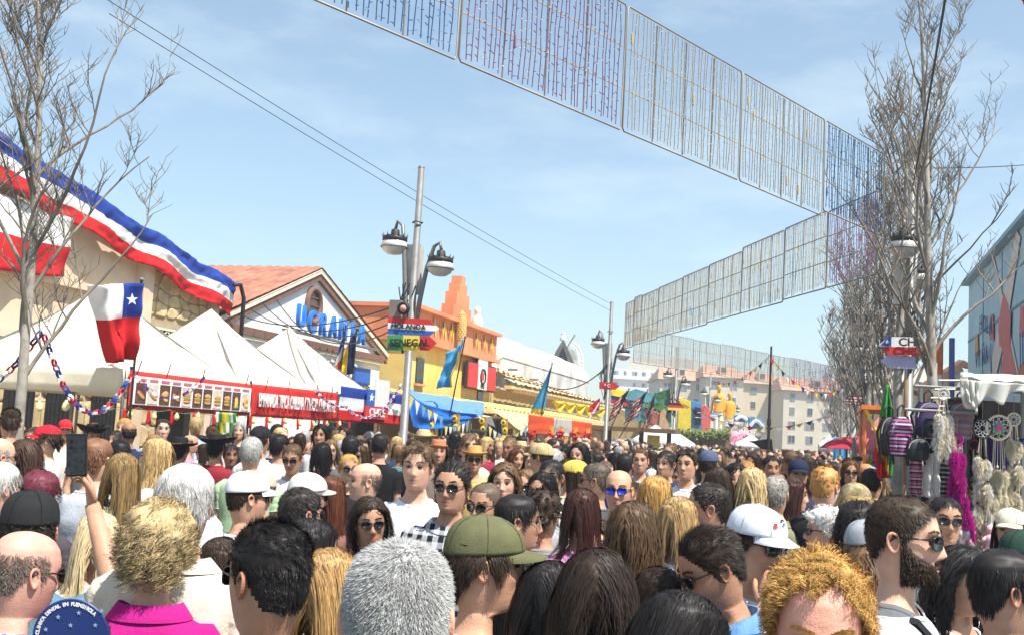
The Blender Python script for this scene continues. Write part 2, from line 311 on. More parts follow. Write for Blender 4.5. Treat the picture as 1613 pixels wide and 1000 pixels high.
for zz in (.5, 1.9, 2.5): t_ = MB(); t_.box((XF+.16, 30.6, zz), (.03, 3.5, .04)); t_.build('rail', M_IRON, dw)
# ---- yellow and orange building with stepped parapet
M_YB = mat('yellow_render', (.70, .47, .12), col2=(.74, .54, .18), rough=.9, var=.08, scale=2, bump=.2, bscale=15); M_OB = mat('orange_render', (.66, .26, .12), col2=(.58, .21, .10), rough=.9, var=.08, scale=2, bump=.2, bscale=15); M_ODK = mat('dark_red_motif', (.30, .06, .03), rough=.8)
yb = empty('stepped_parapet_building'); tag(yb, 'yellow building with orange parapet and stepped pyramid top', 'building')
b = MB(); b.box((XF-4, 40.0, 2.45), (8, 10.3, 4.9)); b.build('wall', M_YB, yb)
b = MB(); b.box((XF-3.9, 40.0, 5.5), (8.1, 10.4, 1.15)); b.build('parapet', M_OB, yb)
for zz, e in ((4.94, .16), (6.10, .22)): b = MB(); b.box((XF-3.85, 40.0, zz), (8.2+e, 10.4+e, .14)); b.build('coping', M_OB, yb)
yc = 40.3
for i, (hw_, za, zc) in enumerate(((1.12, 6.18, 6.72), (.80, 6.72, 7.25), (.48, 7.25, 7.62), (.24, 7.62, 7.95))):
    b = MB(); b.box((XF-.1, yc, (za+zc)/2), (.5-.02*i, hw_*2, zc-za)); b.build('pyramid_step', M_OB, yb)
cb = MB(); cb.lathe([(.001, -.66), (.10, -.55), (.17, -.3), (.19, 0), (.165, .33), (.10, .56), (.001, .68)], (XF+.38, 39.6, 5.85), 14); corn = cb.build('maize_cob', mat('maize_yellow', (.62, .42, .12), rough=.6), yb, True)
kn = MB()
for j in range(13):
    z = -.56+j*.09; r_ = .185*math.sqrt(max(.02, 1-(z/.68)**2))
    for i in range(9):
        a = 2*math.pi*(i+.5*(j % 2))/9; kn.box((XF+.38+r_*math.cos(a), 39.6+r_*math.sin(a), 5.85+z), (.05, .065, .06), a)
kn.build('kernels', mat('maize_kernel', (.66, .50, .20), rough=.5), corn)
for y_ in (37.0, 38.1, 39.0, 42.2, 43.3, 44.3):
    for dy_, c_, s_ in ((0, M_ODK, .5), (.13, P_YEL, .26)):
        zb = MB(); y1 = y_+dy_; zb.add([(XF+.17+dy_*.1, y1-s_, 5.85), (XF+.17+dy_*.1, y1-s_*.45, 5.2), (XF+.17+dy_*.1, y1, 5.75), (XF+.17+dy_*.1, y1+s_*.45, 5.2), (XF+.17+dy_*.1, y1+s_, 5.85), (XF+.17+dy_*.1, y1+s_*.5, 5.5), (XF+.17+dy_*.1, y1, 5.95), (XF+.17+dy_*.1, y1-s_*.5, 5.5)], [(0, 1, 7), (1, 2, 7), (2, 6, 7), (2, 5, 6), (2, 3, 5), (3, 4, 5)]); zb.build('zigzag_motif', c_, yb)
for y_, z_ in ((36.3, 3.9), (43.6, 3.4)): b = MB(); b.box((XF+.03, y_, z_), (.06, .7, .9)); q = b.build('window', M_GLASS, yb); b = MB(); b.box((XF+.05, y_, z_-.5), (.12, .9, .08)); b.build('sill', M_OB, q)
st = MB(); st.lathe([(.24, 0), (.26, .25), (.16, .5), (.1, .56), (.15, .66), (.15, .78), (.08, .9), (.001, .93)], (XF-.1, 43.0, 6.17), 12); o = st.build('rooftop_figure', mat('cream_plaster', (.70, .62, .46)), None, True); tag(o, 'cream plaster figure standing on the orange parapet', 'statue')
# country board on the front
pb = empty('country_board'); tag(pb, 'red, white and red board with crest and the word PERU on a yellow wall', 'sign')
by0, by1, bz0, bz1 = 41.1, 44.9, 3.62, 4.55
b = MB(); b.box((XF+.20, (by0+by1)/2, 4.12), (.10, by1-by0+.12, 1.12)); b.build('board_frame', P_BLACK, pb)
for i, (ya, c_) in enumerate(((by0, P_RED), (by0+1.27, P_WHITE), (by0+2.53, P_RED))): b = MB(); b.box((XF+.27, ya+.635, 4.12+(.13 if i == 1 else 0)), (.05, 1.25, 1.0+(.3 if i == 1 else 0))); b.build('board_panel', c_, pb)
cr = MB(); cr.tube([(XF+.31, 43.0+.34*math.cos(a), 4.14+.3*math.sin(a)) for a in np.linspace(0, 2*math.pi, 17)], .05, 5, cap=False); cr.build('crest_wreath', P_BLACK, pb); cr = MB(); cr.box((XF+.305, 43.0, 4.14), (.02, .3, .3)); cr.build('crest_shield', P_RED, pb)
text('lettering', 'PERU', (XF+.31, 43.0, 3.72), (0, 1, 0), (0, 0, 1), .24, P_BLACK, pb, .006, .004)
# ---- low building with rough layered roof, whitewashed vault behind
M_THATCH = mat('pale_tile_ridge', (.62, .50, .31), col2=(.50, .36, .20), rough=.95, var=.3, scale=5, bump=.8, bscale=16); M_EAVE = mat('ochre_eave', (.66, .50, .20), rough=.85, var=.15, scale=4)
lb = empty('low_tiled_building'); tag(lb, 'long low building with uneven layered tile roof next to the yellow building', 'building')
b = MB(); b.box((XF-3.1, 57.6, 1.9), (6.2, 24.5, 3.8)); b.build('wall', mat('ochre_wall', (.50, .36, .17), rough=.9, var=.12), lb)
R = random.Random(5)
def rtop(y): return 5.85-(y-46)*.055
for k in range(10):
    rw = MB(); Y = 45.4
    def cr_(u, v, k=k):
        y = 45.4+24.4*u; t = (k+v)/10; x = XF+1.0-5.0*t; z = 3.95+(rtop(y)-3.95)*t**.8; return (x, y, z+.06*math.sin(u*180+k)*(.5)+.11*(1-v)+.07*noise.noise(V3((u*40, k*3, v*2))))
    rw.grid(cr_, 150, 3); rw.build('tile_course', M_THATCH, lb)
b = MB(); b.box((XF+.75, 57.6, 3.86), (.35, 24.6, .14)); b.build('fascia', M_EAVE, lb)
for k in range(48): b = MB(); b.box((XF+.98, 45.8+k*.5, 3.72), (.5, .14, .16)); b.build('rafter_end', M_WOOD, lb)
for y_ in (47.5, 51.8, 56.2, 61.0, 66.0): ch = MB(); ch.lathe([(.55, 0), (.5, .35), (.32, .6), (.22, .62)], (XF-3.6, y_, rtop(y_)-.15), 10); cc = ch.build('roof_cowl', mat('cowl_white', (.62, .60, .55)), lb, True); b = MB(); b.box((XF-3.6, y_, rtop(y_)+.55), (.5, .4, .12)); b.build('cowl_cap', M_STEEL, cc)
M_WASH = mat('whitewash', (.60, .58, .53), col2=(.40, .38, .34), rough=.95, var=.25, scale=.9, bump=.7, bscale=5)
vb_ = empty('whitewashed_vault'); tag(vb_, 'weathered whitewashed vault roof with a boat shaped dormer behind the tiled building', 'building')
def vault(u, v):
    y = 56+28*u; a = math.pi*v; lump = .5*noise.noise(V3((u*9, v*3, 3)))+.2*noise.noise(V3((u*25, v*8, 1)))
    return (XF-9+5.2*math.cos(a), y, 6.2+1.9*math.sin(a)**.8+lump*math.sin(a)-1.2*max(0, .12-u)*8)
b = MB(); b.grid(vault, 40, 14); b.build('vault', M_WASH, vb_, True); b = MB(); b.box((XF-9, 70, 3.1), (10.3, 27.8, 6.25)); b.build('wall', M_WASH, vb_)
# the dormer: a pointed boat-hull arch facing the street's near end, with a spar and a hoop ladder
DD = at_plane_x(895, 576, XF-8); dd_ = (DD-CPOS).dot(FWD); BK = V3((FWD.x, FWD.y, 0))
def slab(name, pts, mt, off, th, parent=vb_):
    b = MB(); b.prism([P(x, y, dd_+off) for x, y in pts], BK*th); return b.build(name, mt, parent)
M_SLATE = mat('grey_slate', (.13, .12, .11), rough=.8, var=.3, scale=3)
ho = slab('dormer_hull', [(869, 582), (872, 564), (878, 549), (887, 534), (891, 540), (883, 553), (878, 566), (877, 582)], M_SLATE, 0, 3.0); slab('dormer_hull', [(887, 534), (894, 548), (901, 562), (907, 582), (899, 582), (894, 566), (887, 545)], M_SLATE, .05, 3.0)
slab('dormer_back', [(876, 582), (879, 562), (887, 543), (895, 562), (900, 582)], M_WASH, 1.6, .3, ho)
for k in range(3): slab('dormer_post', [(881+5*k, 582), (883+5*k, 582), (885+3*k, 556), (884+3*k, 556)], M_SLATE, .7, .4, ho)
slab('hull_side', [(888, 541), (892, 545), (905, 552), (909, 562), (911, 582), (906, 582), (900, 562)], M_WASH, .4, 2.6)
slab('spar', [(892, 547), (894, 548), (907, 527), (905, 526)], mat('grey_spar', (.25, .23, .2)), .3, .4)
hoopA = [(899, 541), (907, 548), (911, 558), (912, 570), (912, 582)]; hoopB = [(902, 538), (911, 545), (916, 557), (918, 570), (918, 582)]
for hp in (hoopA, hoopB): b = MB(); b.tube([P(x, y, dd_+2.2) for x, y in hp], .09, 5); b.build('hoop', P_WHITE, vb_)
for t in np.linspace(.05, .95, 9):
    i_ = int(t*4); f_ = t*4-i_; A_, B_ = [P(h[i_][0]+(h[i_+1][0]-h[i_][0])*f_, h[i_][1]+(h[i_+1][1]-h[i_][1])*f_, dd_+2.2) for h in (hoopA, hoopB)]; b = MB(); b.tube([A_, B_], .07, 5); b.build('rung', P_WHITE, vb_)
b = MB(); q = P(887, 536, dd_+.6); b.lathe([(.30, 0), (.32, .2), (.22, .42), (.16, .5), (.22, .6), (.18, .72), (.001, .76)], q, 10); b.build('finial_bird', mat('bird_white', (.75, .75, .74)), vb_, True)
# ---- far buildings
def apartment(name, label, px0, px1, d, ztop, storeys, depth, wallc, roofc=None, seed=0, balcony=False, rz=None):
    R = random.Random(seed); a = gp(px0, d); c = gp(px1, d*1.0); w_ = (c-a).length; u = (c-a).normalized(); u.z = 0; back = V3((-u.y, u.x, 0)); 
    o = empty(name); tag(o, label, 'building'); Mw = mat('wall_'+name+str(seed), wallc, rough=.9, var=.08, scale=.6)
    Mx = Matrix((u, back, V3((0, 0, 1)))).transposed(); cc = a+u*w_/2+back*depth/2
    b = MB(); b.box((cc.x, cc.y, ztop/2), (w_, depth, ztop), M=Mx); b.build('wall', Mw, o)
    if roofc:
        Mr = mat('roof_'+name, roofc, rough=.9, var=.25, scale=.9, bump=.3, bscale=3); A = a-u*.5-back*.6; rh = 2.4
        b = MB(); e = u*(w_+1); f = back*(depth+1.2); z = V3((0, 0, 1))
        b.add([A+z*ztop, A+e+z*ztop, A+e+f+z*ztop, A+f+z*ztop, A+u*1.2+f*.5+z*(ztop+rh), A+e-u*1.2+f*.5+z*(ztop+rh)], [(0, 1, 5, 4), (1, 2, 5), (2, 3, 4, 5), (3, 0, 4), (0, 3, 2, 1)]); b.build('roof', Mr, o)
        for k in range(max(1, int(w_/9))):
            q = A+e*((k+.5)/max(1, int(w_/9)))+f*.2; b = MB(); b.box((q.x, q.y, ztop+1.3), (1.2, 2.5, 1.3), M=Mx); dd = b.build('dormer', Mw, o); b = MB(); q2 = q-back*1.27; b.box((q2.x, q2.y, ztop+1.35), (.8, .06, .8), M=Mx); b.build('pane', M_GLASS, dd)
    nw = max(2, int(w_/2.3)); hs_ = ztop/storeys
    for s in range(storeys):
        for k in range(nw):
            if R.random() < .12: continue
            ctr = a+u*(w_*(k+.5)/nw)-back*.03; wd = R.choice((.8, 1.1, 1.5)); hh = 1.25
            b = MB(); b.box((ctr.x, ctr.y, s*hs_+hs_*.55), (wd, .12, hh), M=Mx); wo = b.build('window', mat('window_frame_far', (.55, .55, .52)), o)
            for sg in (-1, 1):
                q = ctr-back*.05+u*sg*wd*.24; b = MB(); b.box((q.x, q.y, s*hs_+hs_*.55), (wd*.42, .08, hh*.86), M=Mx); b.build('pane', R.choice((M_GLASS, mat('shutter_grey', (.16, .18, .20)))), wo)
        if balcony:
            q = a+u*w_*.45-back*.9; b = MB(); b.box((q.x, q.y, s*hs_+.5), (w_*.86, 1.8, 1.0), M=Mx); b.build('balcony', mat('balcony_white', (.78, .78, .78)), o)
    return o
apartment('apartment_block', 'cream apartment block with terracotta roof behind the coloured stalls, leftmost of its row', 1036, 1108, 178, 12.2, 5, 14, (.58, .50, .37), (.48, .25, .16), 1)
apartment('apartment_block', 'taller cream apartment block with terracotta roof beside the orange giant figures', 1108, 1168, 172, 12.6, 5, 14, (.60, .52, .38), (.48, .25, .16), 2)
apartment('apartment_block', 'wide yellow apartment block with terracotta roof behind the thin black pole', 1168, 1232, 176, 12.2, 5, 14, (.60, .51, .35), (.50, .27, .17), 3)
apartment('apartment_block', 'yellow apartment block with terracotta roof partly hidden by the bare trees', 1232, 1345, 168, 11.0, 5, 14, (.58, .50, .37), (.50, .27, .17), 4)
apartment('hotel', 'white terraced hotel with long balconies behind the far cream blocks', 958, 1062, 290, 21.0, 7, 18, (.66, .62, .55), None, 5, True)
hb = MB(); q = gp(1040, 300); hb.box((q.x, q.y, 12), (18, 12, 25)); tag(hb.build('stair_tower', mat('tower_cream', (.60, .54, .45), rough=.9)), 'plain cream tower rising behind the white terraced hotel', 'building')
# ---- lamp posts
def lamp_post(x, y, label, H=6.3, rz=0):
    o = empty('street_lamp', (x, y, 0), rz); tag(o, label, 'street lamp', 'lamp posts along the street')
    b = MB(); b.tube([(0, 0, 0), (0, 0, .3), (0, 0, .32), (0, 0, H)], [.11, .11, .072, .055], 14); b.build('post', M_STEEL, o, True)
    b = MB(); b.lathe([(.056, 0), (.060, .02), (.03, .05), (.001, .055)], (0, 0, H), 14); b.build('post_cap', M_STEEL, o, True)
    for sg in (-1, 1):
        zt = 5.22 if sg < 0 else 4.86; ox = .40 if sg < 0 else .46
        arm = MB(); arm.tube([(sg*.085, 0, 3.45), (sg*.13, 0, 4.0), (sg*.22, 0, zt-.3), (sg*(ox-.13), 0, zt+.08), (sg*(ox-.03), 0, zt+.15), (sg*ox, 0, zt+.02)], [.035, .045, .04, .034, .03, .03], 8); ao = arm.build('lamp_arm', M_STEEL, o, True)
        hd = MB(); hd.lathe([(.03, .02), (.07, .0), (.08, -.10), (.16, -.10), (.215, -.13), (.215, -.19), (.19, -.21)], (sg*ox, 0, zt), 18); ho = hd.build('lamp_crown', M_IRON, o, True)
        for k in range(14):
            a = 2*math.pi*k/14; t_ = MB(); t_.add([(sg*ox+.212*math.cos(a-.1), .212*math.sin(a-.1), zt-.14), (sg*ox+.212*math.cos(a+.1), .212*math.sin(a+.1), zt-.14), (sg*ox+.235*math.cos(a), .235*math.sin(a), zt-.06), (sg*ox+.20*math.cos(a), .20*math.sin(a), zt-.13)], [(0, 1, 2), (1, 3, 2), (3, 0, 2), (0, 3, 1)]); t_.build('crown_leaf', M_IRON, ho)
        gl = MB(); gl.lathe([(.20, -.20), (.225, -.24), (.232, -.29), (.22, -.31), (.19, -.37), (.12, -.42), (.001, -.44)], (sg*ox, 0, zt), 18); gl.build('lamp_globe', mat('lamp_glass', (.60, .58, .54), rough=.15, spec=.6), ho, True)
        rg = MB(); rg.lathe([(.233, -.29), (.245, -.30), (.233, -.315)], (sg*ox, 0, zt), 18); rg.build('lamp_ring', M_STEEL, ho, True)
    bx = MB(); bx.box((-.06, .12, 4.55), (.26, .16, .85)); bx.build('junction_box', mat('grey_box', (.45, .44, .40)), o)
    cl = MB(); R = random.Random(int(y))
    for k in range(7): cl.tube([(R.uniform(-.25, .1), R.uniform(-.2, .1), 4.3-.02*k), (R.uniform(-.32, -.05), R.uniform(-.2, .1), 3.9), (R.uniform(-.25, .05), -.12, 3.6-.05*k), (-.10, -.05, 3.1)], .011, 5)
    cl.tube([(.09*math.cos(a), .09*math.sin(a), 5.35+.01*math.sin(3*a)) for a in np.linspace(0, 6.2, 10)], .012, 5); cl.build('cables', M_CABLE, o)['kind'] = 'stuff'
    return o
lamp_post(-6.72, 16.9, 'double lamp post beside the HOLANDA and SENEGAL arrow signs')
lamp_post(-6.72, 34.6, 'double lamp post with a red arrow sign near the striped flags'); lamp_post(-6.65, 51.0, 'double lamp post beside the yellow panel, third along the left side')
lamp_post(-6.7, 68.0, 'small double lamp post in front of the orange giant figures'); lamp_post(-6.7, 85.0, 'farthest double lamp post on the left side, right of the orange giant figures')
lamp_post(1.25, 17.1, 'double lamp post behind bare branches on the right, with the CHILE sign', 6.35, 1.25); lamp_post(1.25, 34.2, 'lamp post half hidden in the right row of bare trees', 6.3, 1.25)
# thin black pole with a black pennant
po = empty('flag_pole', gp(1210, 33)); tag(po, 'thin black pole with a drooping black pennant standing in the far crowd', 'flag pole'); pq = V3(po.location)
b = MB(); b.tube([(0, 0, 0), (0, 0, 2.6), (0, 0, 5.0)], [.05, .045, .03], 8); b.build('pole', M_IRON, po); b = MB(); b.lathe([(.06, 2.55), (.07, 2.6), (.06, 2.75)], (0, 0, 0), 8); b.build('clamp', M_IRON, po)
quad_cloth('pennant', [(-.02, 0, 2.12), (.10, .02, 2.15), (.16, .02, 1.74), (-.62, 0, 2.02)], [C_BLACK], po, 8, 6, .04, 1)
# ---- overhead cables
def cable(p, q, sag, label, r_=.006, n=24):
    b = MB(); p, q = V3(p), V3(q); b.tube([p.lerp(q, i/n)-V3((0, 0, 4*sag*(i/n)*(1-i/n))) for i in range(n+1)], r_, 5); tag(b.build('overhead_cable', M_CABLE), label, 'cable')
TP2 = V3((-6.72, 34.6, 6.25)); cable(P(150, -12, 14), TP2, .12, 'upper thin cable crossing the sky from the top left corner'); cable(P(172, 22, 14.2), TP2-V3((0, 0, .22)), .12, 'lower thin cable crossing the sky from the top left corner')
cable(P(1490, -8, 9), (1.25, 17.1, 5.9), .05, 'thick black cable running down to the right lamp post', .012); cable((1.25, 17.1, 6.25), P(1640, 258, 20), .03, 'thin horizontal cable at the right of the bare tree', .008)
cable((-6.8, 34.6, 4.2), P(850, 600, 40), .5, 'slack black cable from the second lamp post to the tiled roof', .02)
for k in range(4): cable((-6.8, 16.9, 4.0-.12*k), at_plane_x(375+20*k, 495-8*k, XF+.4), .35+.12*k, ['highest', 'second', 'third', 'lowest'][k]+' of the slack cables between the white gable and the lamp post', .013)
b = MB(); q = at_plane_x(384, 470, XF+.5); b.tube([q+V3((0, -.5, .25)), q+V3((0, -.2, .3)), q+V3((0, 0, 0)), q+V3((0, .05, -2.4))], .05, 6); tag(b.build('cable_riser', M_CABLE, None, True), 'black cable riser bent down the white wall behind the tents', 'cable')
# ---- illuminated panels zigzagging over the street
M_BULB = {k: mat('led_'+k, c, rough=.25, spec=.6, var=.05) for k, c in dict(blue=(.03, .13, .32), violet=(.24, .08, .16), white=(.55, .53, .48), amber=(.45, .35, .16), sky=(.14, .34, .55)).items()}
M_WIRE = mat('string_wire', (.40, .34, .24), rough=.5, var=.1); M_WIREV = mat('string_wire_violet', (.18, .10, .20), rough=.5); M_WIREB = mat('string_wire_blue', (.03, .09, .22), rough=.5); M_FRAMEP = mat('panel_frame', (.27, .25, .22), rough=.45, metal=.3, var=.1)
def light_panel(p, q, z0, z1, tone, label, n, near):
    p, q = V3((p[0], p[1], z0)), V3((q[0], q[1], z0)); u = (q-p); L = u.length; u = u.normalized(); h = z1-z0; nrm = u.cross(V3((0, 0, 1)))
    o = empty('light_panel', p); tag(o, label, 'light panel', 'festive light panels strung over the street'); rot_ = math.atan2(u.y, u.x); o.rotation_euler = (0, 0, rot_)
    R = random.Random(int(L*1000)+n); fr = MB(); c = .03
    path = [(c, 0, .0), (L-c, 0, 0), (L-.005, 0, c), (L-.005, 0, h-c), (L-c, 0, h), (c, 0, h), (.005, 0, h-c), (.005, 0, c), (c, 0, 0), (L*.3, 0, 0)]; fr.tube(path, .0095 if near else .014, 6); fr.build('frame', M_FRAMEP, o, True)
    for k in (1, 2): b = MB(); b.tube([(0.02, .012, h*k/3), (L-.02, .012, h*k/3)], .006 if near else .010, 4); b.build('cross_wire', M_WIRE, o)
    for k in range(1, 4): b = MB(); b.tube([(L*k/4, .03, 0.01), (L*k/4, .03, h-.01)], .008, 4); b.build('upright', M_FRAMEP, o)
    wires = MB(); bl = MB(); bw = MB(); bs = MB(); ns = int(L/(.070 if near else .072))
    for i in range(ns):
        x = .06+(L-.12)*(i+.5)/ns+R.uniform(-.01, .01); pts = [(x+R.uniform(-.012, .012), R.uniform(-.01, .01), h-.02-(h-.05)*t*R.uniform(.97, 1)) for t in (0, .25, .5, .75, 1)]
        wires.tube(pts, .0056 if near else .0072, 3, False)
        nb = 14 if near else 10
        for k in range(nb):
            t = (k+R.random()*.6)/nb; z = h-.03-(h-.06)*t; sg = R.choice((-1, 1)); s_ = .036 if near else .042
            tgt = bw if R.random() < .45 else bl; tgt.add([(x, 0, z+.006), (x, .006, z-.004), (x, -.006, z-.004), (x+sg*s_, 0, z+.014), (x+sg*s_*.8, .004, z+.006)], [(0, 1, 3), (1, 2, 4), (2, 0, 4), (3, 1, 4), (0, 3, 4)])
        if R.random() < (.10 if near else .12):
            z = h*R.uniform(.15, .85); bs.lathe([(.003, -.07), (.012, -.05), (.014, 0), (.011, .05), (.003, .07)], (x, 0, z), 5)
    W = wires.build('light_strings', {'blue': M_WIREB, 'violet': M_WIREV}.get(tone, M_WIRE), o); W['kind'] = 'stuff'
    bl.build('bulbs', M_BULB[tone], W)['kind'] = 'stuff'; bw.build('bulbs', M_BULB['white' if tone != 'blue' else 'sky'], W)['kind'] = 'stuff'; bs.build('flash_bulbs', M_BULB['amber' if tone == 'white' else tone], W)['kind'] = 'stuff'
def seg(A, B, ts, zf, tones, names, near):
    A, B = V3((*A, 0)), V3((*B, 0))
    for i in range(len(ts)-1):
        p = A.lerp(B, ts[i]+.0005); q = A.lerp(B, ts[i+1]-.0005); z0, z1 = zf((ts[i]+ts[i+1])/2, i); light_panel(p, q, z0, z1, tones[i], names[i], i, near)
LP0, RP1, LP2, RP3 = (-6.8, 0), (1.2, 17), (-6.8, 34), (1.2, 51)
seg(LP0, RP1, [.353, .478, .603, .727, .844, .95], lambda t, i: (4.92+.02*i*(i > 3), 6.21), ['blue', 'violet', 'white', 'white', 'blue'],
    ['blue light panel at the top edge left of the violet one', 'violet light panel near the top centre', 'white light panel right of the violet one in the near row', 'amber tinted white light panel, fourth of the near row', 'blue light panel of the near row ending at the right lamp post'], True)
nm2 = ['violet light panel at the right end of the second row behind bare twigs', 'white light panel of the second row crossing under the near row', 'tall pale light panel, third from the right in the second row', 'pale light panel, fourth from the right in the second row', 'bluish light panel, fifth from the right in the second row', 'bright blue light panel in the middle of the second row', 'pale light panel, third from the left end of the second row', 'amber light panel, second from the left end of the second row', 'light panel at the left end of the second row by the lamp post']
seg(RP1, LP2, [.05, .146, .245, .363, .475, .577, .686, .773, .815, .865], lambda t, i: (4.72-.02*i+(.02 if i % 2 else 0), 6.08-.02*i+(.05 if i in (1, 2, 7) else 0)), ['violet', 'amber', 'white', 'white', 'sky', 'sky', 'white', 'amber', 'white'], nm2, False)
nm3 = ['pale light panel at the left end of the farthest row', 'white light panel, second from the left in the farthest row', 'white light panel, third from the left in the farthest row', 'bluish light panel, fourth from the left in the farthest row', 'bluish light panel, fifth from the left in the farthest row', 'white light panel of the farthest row beside the thin black pole top', 'white light panel of the farthest row right of the thin black pole', 'farthest white light panel, running into the bare trees']
seg(LP2, RP3, [.09, .19, .29, .39, .49, .59, .69, .79, .9], lambda t, i: (4.45, 5.62-.02*(i % 3)), ['amber', 'white', 'white', 'sky', 'sky', 'white', 'violet', 'violet'], nm3, False)
# ---- bare trees
M_BARK = mat('pale_bark', (.36, .33, .28), col2=(.24, .21, .17), rough=.9, var=.3, scale=7, bump=.5, bscale=25); M_TWIG = mat('twig_bark', (.15, .125, .10), col2=(.27, .235, .19), rough=.9, var=.25, scale=6)
def tree_meshes(seed, H, spread, fork, n1=7, n2=9, n3=7, trunk_r=.10, lean=(0, 0), tw=1.0, up=.75, nt=4):
    R = random.Random(seed); tr = MB(); cr = MB()
    def branch(mb, p, d, L, r0, r1, nseg, kink, upk, sides):
        pts = [p.copy()]; d = d.normalized()
        for i in range(nseg):
            d = (d + V3((R.uniform(-1, 1), R.uniform(-1, 1), R.uniform(-.6, .6)))*kink + V3((0, 0, 1))*upk).normalized(); p = p + d*(L/nseg); pts.append(p.copy())
        mb.tube(pts, [r0+(r1-r0)*i/nseg for i in range(nseg+1)], sides, False); return pts, d
    T = V3((lean[0], lean[1], 1)); base = V3((0, 0, 0)); tp, td = branch(tr, base, T, H*.95, trunk_r, .010, 14, .03, .02, 9)
    for i in range(n1):
        f = fork+(.70-fork*.5)*((i+R.random()*.6)/n1); k = f*14; i0 = min(13, int(k)); p = tp[i0].lerp(tp[i0+1], k-i0); a = i*2.4+R.uniform(-.5, .5); sl = R.uniform(.26, .52)
        L = spread*(1.35-.75*((f-fork)/(.9-fork)))*R.uniform(.8, 1.15); r_ = trunk_r*(1-f)*.40+.007
        bp, _ = branch(cr, p, V3((math.cos(a)*sl, math.sin(a)*sl, .8)), L, r_, .006, 10, .19, .06*up, 6)
        for j in range(n2):
            g_ = R.uniform(.12, .97); k2 = g_*10; j0 = min(9, int(k2)); q = bp[j0].lerp(bp[j0+1], k2-j0); a2 = R.uniform(0, 6.28); s2 = R.uniform(.3, .75)
            sp_, _ = branch(cr, q, V3((math.cos(a2)*s2, math.sin(a2)*s2, .8)), L*R.uniform(.18, .42), r_*(1-g_)*.45+.0045*tw, .003*tw, 6, .27, .14*up, 4)
            for m in range(n3):
                h_ = R.uniform(.15, 1); k3 = h_*6; m0 = min(5, int(k3)); q3 = sp_[m0].lerp(sp_[m0+1], k3-m0); a3 = R.uniform(0, 6.28)
                tp3, _ = branch(cr, q3, V3((math.cos(a3)*.7, math.sin(a3)*.7, .7)), R.uniform(.10, .36), .0044*tw, .0022*tw, 4, .32, .16*up, 3)
                for t in range(R.randint(0, nt)):
                    q4 = tp3[R.randint(1, 4)]; a4 = R.uniform(0, 6.28); branch(cr, q4, V3((math.cos(a4), math.sin(a4), .7)), R.uniform(.05, .16), .0034*tw, .002*tw, 3, .35, .2, 3)
    return tr.mesh('trunk', True), cr.mesh('branches', True)
def tree(ms, loc, rz, label, scale=1.0, group='bare trees along the right side'):
    o = empty('bare_tree', loc, rz); o.scale = (scale,)*3; tag(o, label, 'tree', group)
    for nm, me, mt in (('trunk', ms[0], M_BARK), ('branches', ms[1], M_TWIG)):
        if not me.materials: me.materials.append(mt)
        link(nm, me, o)
    return o
tl = tree_meshes(12, 7.6, 1.9, .28, 16, 8, 7, .065, (.015, .01), 1.0)
tree(tl, gp(34, 10.3), .6, 'bare tree in front of the tricolour bunting at far left', 1.0, None)
tr1 = tree_meshes(24, 9.2, 2.2, .28, 16, 7, 7, .095, (0, 0), 1.0); tree(tr1, gp(1478, 14.5), 2.0, 'tall bare tree with pale trunk rising above the market stall at right', 1.0)
tr2 = tree_meshes(31, 8.6, 2.3, .24, 17, 9, 5, .10, (0, 0), 1.7); tr3 = tree_meshes(37, 8.4, 2.6, .20, 18, 9, 5, .10, (0, 0), 2.2, nt=2)
for i, (px, d, k, s, lb_) in enumerate(((1418, 19.5, tr2, 1.12, 'bare tree just left of the right lamp post'), (1386, 25, tr2, 1.12, 'bare tree overlapping the end of the near light row'), (1370, 32, tr3, 1.18, 'bare tree behind the orange framed tent'), (1352, 40, tr3, 1.2, 'bare tree above the red parasol'), (1338, 49, tr3, 1.22, 'small bare tree left of the red parasol'), (1325, 60, tr3, 1.2, 'distant bare tree by the small white canopy'), (1320, 73, tr3, 1.0, 'second farthest bare tree in the hazy right row'), (1314, 90, tr3, 1.0, 'farthest bare tree in the hazy right row'))):
    tree(k, gp(px, d), i*1.7, lb_, s)
# ---- mural wall at right
M_MUR = mat('mural_blue', (.42, .62, .68), col2=(.47, .66, .72), rough=.8, var=.06, scale=1.5); mw = empty('mural_wall'); tag(mw, 'pale blue wall with a red and white windmill cross mural at the right edge', 'building')
XM = 4.0; b = MB(); b.box((XM+3, 23.2, 3.4), (6, 19.6, 6.8)); b.build('wall', M_MUR, mw); b = MB(); b.box((XM+.05, 23.2, 6.86), (.5, 19.7, .10)); b.build('coping', mat('coping_blue', (.30, .48, .55)), mw)
for yy in (15, 18, 21, 24, 27, 30): b = MB(); b.box((XM-.012, yy, 3.4), (.02, .035, 6.7)); b.build('panel_joint', mat('joint_blue', (.20, .36, .44)), mw)
b = MB(); b.box((XM-.016, 23.2, 5.2), (.02, 19.4, .05)); b.build('panel_joint', MATS['joint_blue'], mw)
M_MRED = mat('mural_red', (.66, .22, .20), rough=.8, var=.08); M_MCRM = mat('mural_cream', (.76, .68, .60), rough=.8, var=.06); M_MNAVY = mat('mural_navy', (.06, .12, .26), rough=.8)
def mural(pts, mt, off, name='mural_shape'):
    b = MB(); b.prism([at_plane_x(x, y, XM-off) for x, y in pts], (.008, 0, 0)); b.build(name, mt, mw)
mural([(1561, 400), (1570, 440), (1592, 600), (1606, 600), (1580, 470), (1566, 410)], M_MCRM, .030); mural([(1601, 362), (1607, 375), (1585, 520), (1567, 600), (1556, 600), (1578, 480)], M_MCRM, .036)
